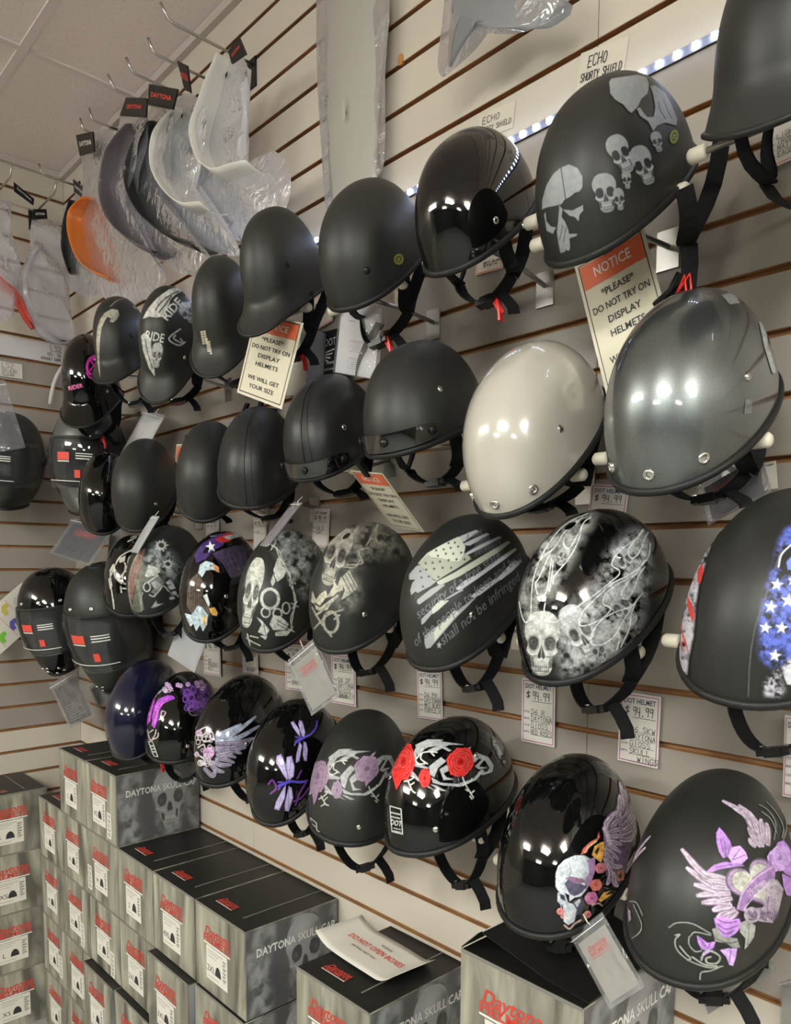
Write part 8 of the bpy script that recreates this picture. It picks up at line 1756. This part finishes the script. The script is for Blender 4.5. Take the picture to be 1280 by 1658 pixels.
def label_meshes(size):
    w, h = .084, .072; c = MB(); c.box((-w / 2, -h / 2, -.0002), (w / 2, h / 2, .0004)); m = MB(); put_text(m, size, -w * .27, -h * .16, h * .20, .0007, 0.0, None)
    for i in range(12): rect(m, w * .30, -h * .30 + i * h * .055, w * (.40 + .05 * (i % 3 > 0)), -h * .30 + i * h * .055 + h * (.012 + .018 * (i % 2)), .0007)
    g = MB()
    for y, x1 in ((.38, .28), (.30, .10), (.20, .0), (-.40, .1)): rect(g, -w * .42, h * y, w * x1, h * (y + .022), .0007)
    hp = [(w * (.07 + .14 * math.cos(a)), h * (-.26 + .30 * max(0, math.sin(a))), .0007) for a in np.linspace(0, math.pi, 14)]; m.add(hp, [tuple(range(14))])
    return c.mesh('size_label', [PAPER]), m.mesh('label_print', [INK]), g.mesh('label_small_print', [GREYINK])
LAB = {s: label_meshes(s) for s in ('S', '2XS', 'L', 'XS', 'M', 'XL', '2XL', '4XL', '3XL')}
def sticker_mesh():
    c = MB(); c.poly([(-.014, -.034), (.012, -.034), (.016, -.012), (.013, .034), (-.014, .034)], 0, .0005); m = MB()
    for i in range(5): put_text(m, ('94.99', 'D6', 'GLS', '94', 'S')[i], 0, .024 - i * .012, .009, .0007, 0, .016)
    return c.mesh('price_sticker', [PAPER]), m.mesh('sticker_print', [INK])
STK = sticker_mesh()
# side picture: a grey skull in smoke with the box title
def side_print():
    w, h = BD * 1000 - 4, BH * 1000 - 4; c = Canvas(0, 0, w, h, .55, (.085, .085, .088)); rs = np.random.RandomState(9)
    for i in range(16):
        x = rs.uniform(0, w); p = []
        for k in range(7): p += [x + 14 * math.sin(k * .9 + i) + rs.uniform(-4, 4), h * k / 6 * 1.05 - 4]
        q = [v + (rs.uniform(9, 22) if j % 2 == 0 else 0) for j, v in enumerate(p)]; Q2 = np.array(q).reshape(-1, 2)[::-1].reshape(-1)
        c.smoke(p + list(Q2), (.24, .24, .245) if i % 3 else (.33, .33, .33), .75, 5, .6)
    F = Fr((w * .62, h * .52, w * .62 + 56, h * .52, w * .62, h * .52 + 78)); li = (.31, .305, .31); sh = (.13, .13, .135); dk = (.06, .06, .065)
    c.fill(spline(F(*(-.72, -.05, -.84, .3, -.72, .72, -.40, .98, 0, 1.04, .42, .95, .72, .68, .82, .25, .74, -.08, .55, -.35, .50, -.62, .36, -1.0, .08, -1.10, -.20, -1.04, -.36, -.70, -.52, -.40, -.66, -.30)), 4), li)
    c.smoke(F(.25, 1.0, .9, .8, .9, -.2, .5, -.4, .35, .2), sh, .9, 10, .5); c.smoke(F(-.8, .2, -.6, .1, -.5, -.4, -.8, -.4), sh, .9, 7, .6); c.smoke(F(-.5, .8, .1, .95, .1, .4, -.4, .3), (.40, .395, .40), .8, 12, .4)
    c.fill(spline(F(-.60, .0, -.50, .20, -.22, .26, -.12, .06, -.22, -.16, -.48, -.20), 4), dk); c.smoke(F(-.52, .02, -.30, .14, -.2, 0, -.4, -.12), sh, .8, 3, 2)
    c.fill(spline(F(.20, .06, .32, .28, .62, .24, .70, .02, .52, -.16, .28, -.12), 4), dk); c.smoke(F(.3, .05, .5, .18, .6, .02, .42, -.08), sh, .8, 4, 2)
    c.fill(F(.02, -.06, .12, -.14, .17, -.34, .10, -.42, .02, -.38, -.08, -.42, -.12, -.30, -.06, -.12), dk)
    c.line(F(-.66, -.24, -.40, -.30, -.20, -.34), (.42, .41, .41), 3.5, .8); c.line(F(.28, -.26, .5, -.26, .7, -.16), (.30, .30, .30), 3.5, .8); c.fill(F(-.44, -.40, -.26, -.46, -.26, -.72, -.36, -.66), dk); c.fill(F(.34, -.36, .44, -.40, .40, -.70, .30, -.60), dk)
    c.fill(F(-.24, -.56, .30, -.56, .24, -.86, -.18, -.86), (.16, .16, .16))
    for i in range(7):
        x = -.22 + i * .073; c.fill(F(x, -.56, x + .062, -.56, x + .06, -.69, x, -.69), (.42, .41, .40)); c.fill(F(x + .01, -.71, x + .062, -.71, x + .055, -.83, x + .012, -.83), (.35, .345, .34))
    c.smoke(F(-.3, -.9, .3, -.9, .3, -1.12, -.3, -1.12), sh, .8, 4, 1.5)
    c.soften(2)
    vs, fs = text_polys('DAYTONA SKULL CAP', .03); wm = max(v[0] for v in vs); V = np.array(vs) * np.array([w * .435 / wm, 17.5]); o = np.array([w * .535, h * .71])
    for f in fs: c.fill(V[list(f)] + o + np.array([.9, -.9]), (.03, .03, .03), .8)
    for f in fs: c.fill(V[list(f)] + o, (.70, .69, .66))
    X = np.linspace(0, w, 250); Y = np.linspace(0, h, 200); i = np.clip((X / .55).astype(int), 0, c.W - 1); j = np.clip((Y / .55).astype(int), 0, c.H - 1)
    rgb = c.rgb[j][:, i]; AA, BB = np.meshgrid(X, Y); G = np.stack([np.full_like(AA, BW / 2 + .0004), -BD + .002 + AA / 1000, .002 + BB / 1000], -1)
    return grid_mesh('skull_print', G, art_mat('printed_carton', .42, 0.0), False, False, rgb)
SIDE = side_print()
def seam_mesh():
    m = MB(); m.box((-BW * .5, -BD * .0 - .0005, BH - .0002), (BW * .5, .0005, BH + .0006)) if 0 else None
    m.box((BW * .22, -BD + .03, BH - .0004), (BW * .232, -.002, BH + .0007)); m.box((-BW * .49, -BD - .0006, BH - .004), (BW * .49, -BD + .0006, BH + .0010)); return m.mesh('flap_edge', [mat('worn_card_edge', (.17, .16, .14), .6)])
SEAM = seam_mesh()
def helmet_box(loc, rotz, size, label, side=False, sticker=None, top=True):
    t = thing('helmet_box', label, 'box', loc, (0, 0, rotz), 'stacked helmet boxes'); link('carton', CART, t)
    link('flap_edge', SEAM, t)
    def onfront(name, me, x, z, y=-.0008, k=1.0, par=None):
        o = link(name, me, par or t); o.matrix_local = Matrix.Translation((x, -BD + y, z)) @ FR_ROT @ Matrix.Scale(k, 4) if par is None else Matrix.Identity(4); return o
    lg = onfront('logo', LOGO, -.010, BH * .67); onfront('logo_tagline', TAG, 0, 0, par=lg)
    a, b, c = LAB[size]; lb = onfront('size_label', a, -.011, BH * .365, -.0003); onfront('label_print', b, 0, 0, par=lb); onfront('label_small_print', c, 0, 0, par=lb)
    if sticker: sb = onfront('price_sticker', STK[0], sticker[0], sticker[1], -.0009); onfront('sticker_print', STK[1], 0, 0, par=sb)
    if top:
        o = link('top_logo', LOGO, t); o.matrix_local = Matrix.Translation((-BW * .16, -BD * .83, BH + .0008)) @ Matrix.Scale(.60, 4); p = link('top_logo_tagline', TAG, o)
    if side: link('skull_print', SIDE, t, None)
    return t
COLX = [.378, .570, .771, .972, 1.174, 1.376]
COLN = [4, 5, 5, 4, 4, 4]
SIZES = {(0, 3): 'L', (0, 2): 'M', (0, 1): 'S', (0, 0): 'L', (1, 4): 'S', (1, 3): 'M', (1, 2): 'XS', (1, 1): 'L', (1, 0): 'XL', (2, 4): 'XS', (2, 3): 'M', (2, 2): 'S', (2, 1): 'L', (2, 0): 'M', (3, 3): 'S', (3, 2): '2XL', (3, 1): 'L', (3, 0): 'M', (4, 3): '4XL', (4, 2): '3XL', (4, 1): 'L', (4, 0): 'S', (5, 3): '2XL', (5, 2): 'XL', (5, 1): 'L', (5, 0): 'M'}
CN = ['first column from the corner', 'second column from the corner', 'third column from the corner', 'fourth column from the corner', 'fifth column from the corner', 'sixth column from the corner']
LV = {0: 'topmost', 1: 'second from the top', 2: 'third from the top', 3: 'fourth from the top', 4: 'lowest'}
STICK = {(2, 4): (.055, .045), (2, 3): (-.085, .05), (2, 2): (.05, .04), (1, 2): (.045, .045), (1, 1): (.05, .075), (0, 1): (.05, .06)}
for i, (x, n) in enumerate(zip(COLX, COLN)):
    for k in range(n):
        fy = {(2, 1): .022, (3, 1): .018, (4, 2): .020, (5, 2): .006}.get((i, k), 0.0)
        helmet_box((x + .001 * ((i * 3 + k) % 3 - 1), -.006 - fy, k * BH), 0, SIZES[(i, k)], 'smoke grey helmet box, %s in the %s' % (LV[n - 1 - k], CN[i]), (i, k) in ((5, 3), (5, 2), (2, 4), (5, 1), (2, 3)), STICK.get((i, k)), k == n - 1 or fy > .01)
for k in range(4): helmet_box((1.742, -.004, k * BH), R(.5), ('L', 'M', 'S', 'XL')[k], 'grey helmet box, %s in the stack under the do not open paper' % LV[3 - k], k > 1, None)
for k in range(5): helmet_box((2.137, -.004, k * BH), 0, ('L', 'M', 'S', 'XL', 'M')[k], 'grey helmet box, %s in the stack under the winged heart helmet' % LV[4 - k], k > 2, None, False)
t = thing('box_lid', 'black open lid flaps of the box under the pale skull helmet', 'lid', (2.137, -.004, 5 * BH + .001)); m = MB()
m.ribbon([(-BW / 2, -BD * .5, 0), (-BW / 2 + .03, -BD * .5, .030)], BD * .98, .0015, (0, 1, 0)); m.ribbon([(-BW * .5 + .03, -BD * .5, .028), (BW * .2, -BD * .5, .006), (BW * .5, -BD * .5, .002)], BD * .9, .0015, (0, 1, 0)); part('flap', m, TOPM, t)
m = MB(); m.tube([(-BW / 2 + .03, -BD * .95, .030), (-BW / 2 + .03, -.01, .030)], .0011, 4); part('flap_edge', m, WHITEINK, t)
for k in range(4):
    t = helmet_box((.012, -.308, k * (BH * 1.0165)), R(90), ('XS', 'L', '2XS', 'S')[k], 'grey helmet box marked with size %s, %s in the left wall stack' % (('XS', 'L', '2XS', 'S')[k], LV[3 - k]), False, None, k == 3)
    t.scale = (1.08, 1.03, 1.016)
# paper on the box
t = thing('paper_sheet', 'white paper with red do not open boxes lettering', 'paper', (1.705, -.105, 4 * BH + .0012), (0, 0, R(-3))); g = MB(); n = 9
L0, W0 = .215, .112
gx, gy = np.meshgrid(np.linspace(-1, 1, 17), np.linspace(-1, 1, 9)); gz = .0012 + .016 * np.clip((-gx - .55) / .45, 0, 1) ** 2 * (gy > -2) + .012 * np.clip((gx - .7) / .3, 0, 1) ** 2 + .004 * np.sin(gx * 3 + gy)* .3
P3 = np.stack([gx * L0 / 2, gy * W0 / 2, gz + .002], -1); me = grid_mesh('sheet', P3, PAPER); o = link('sheet', me, t); md = o.modifiers.new('thickness', 'SOLIDIFY'); md.thickness = .0004
m = MB(); put_text(m, 'DO NOT OPEN BOXES', 0, 0.004, .014, .0056, .02, L0 * .72); part('lettering', m, REDINK, t, label='red capital lettering'); m = MB(); put_text(m, 'PLEASE', .01, .024, .006, .0056, .01, .03); put_text(m, 'WE WILL HELP YOU', -.01, -.016, .006, .0056, .01, .07); part('small_lettering', m, INK, t)
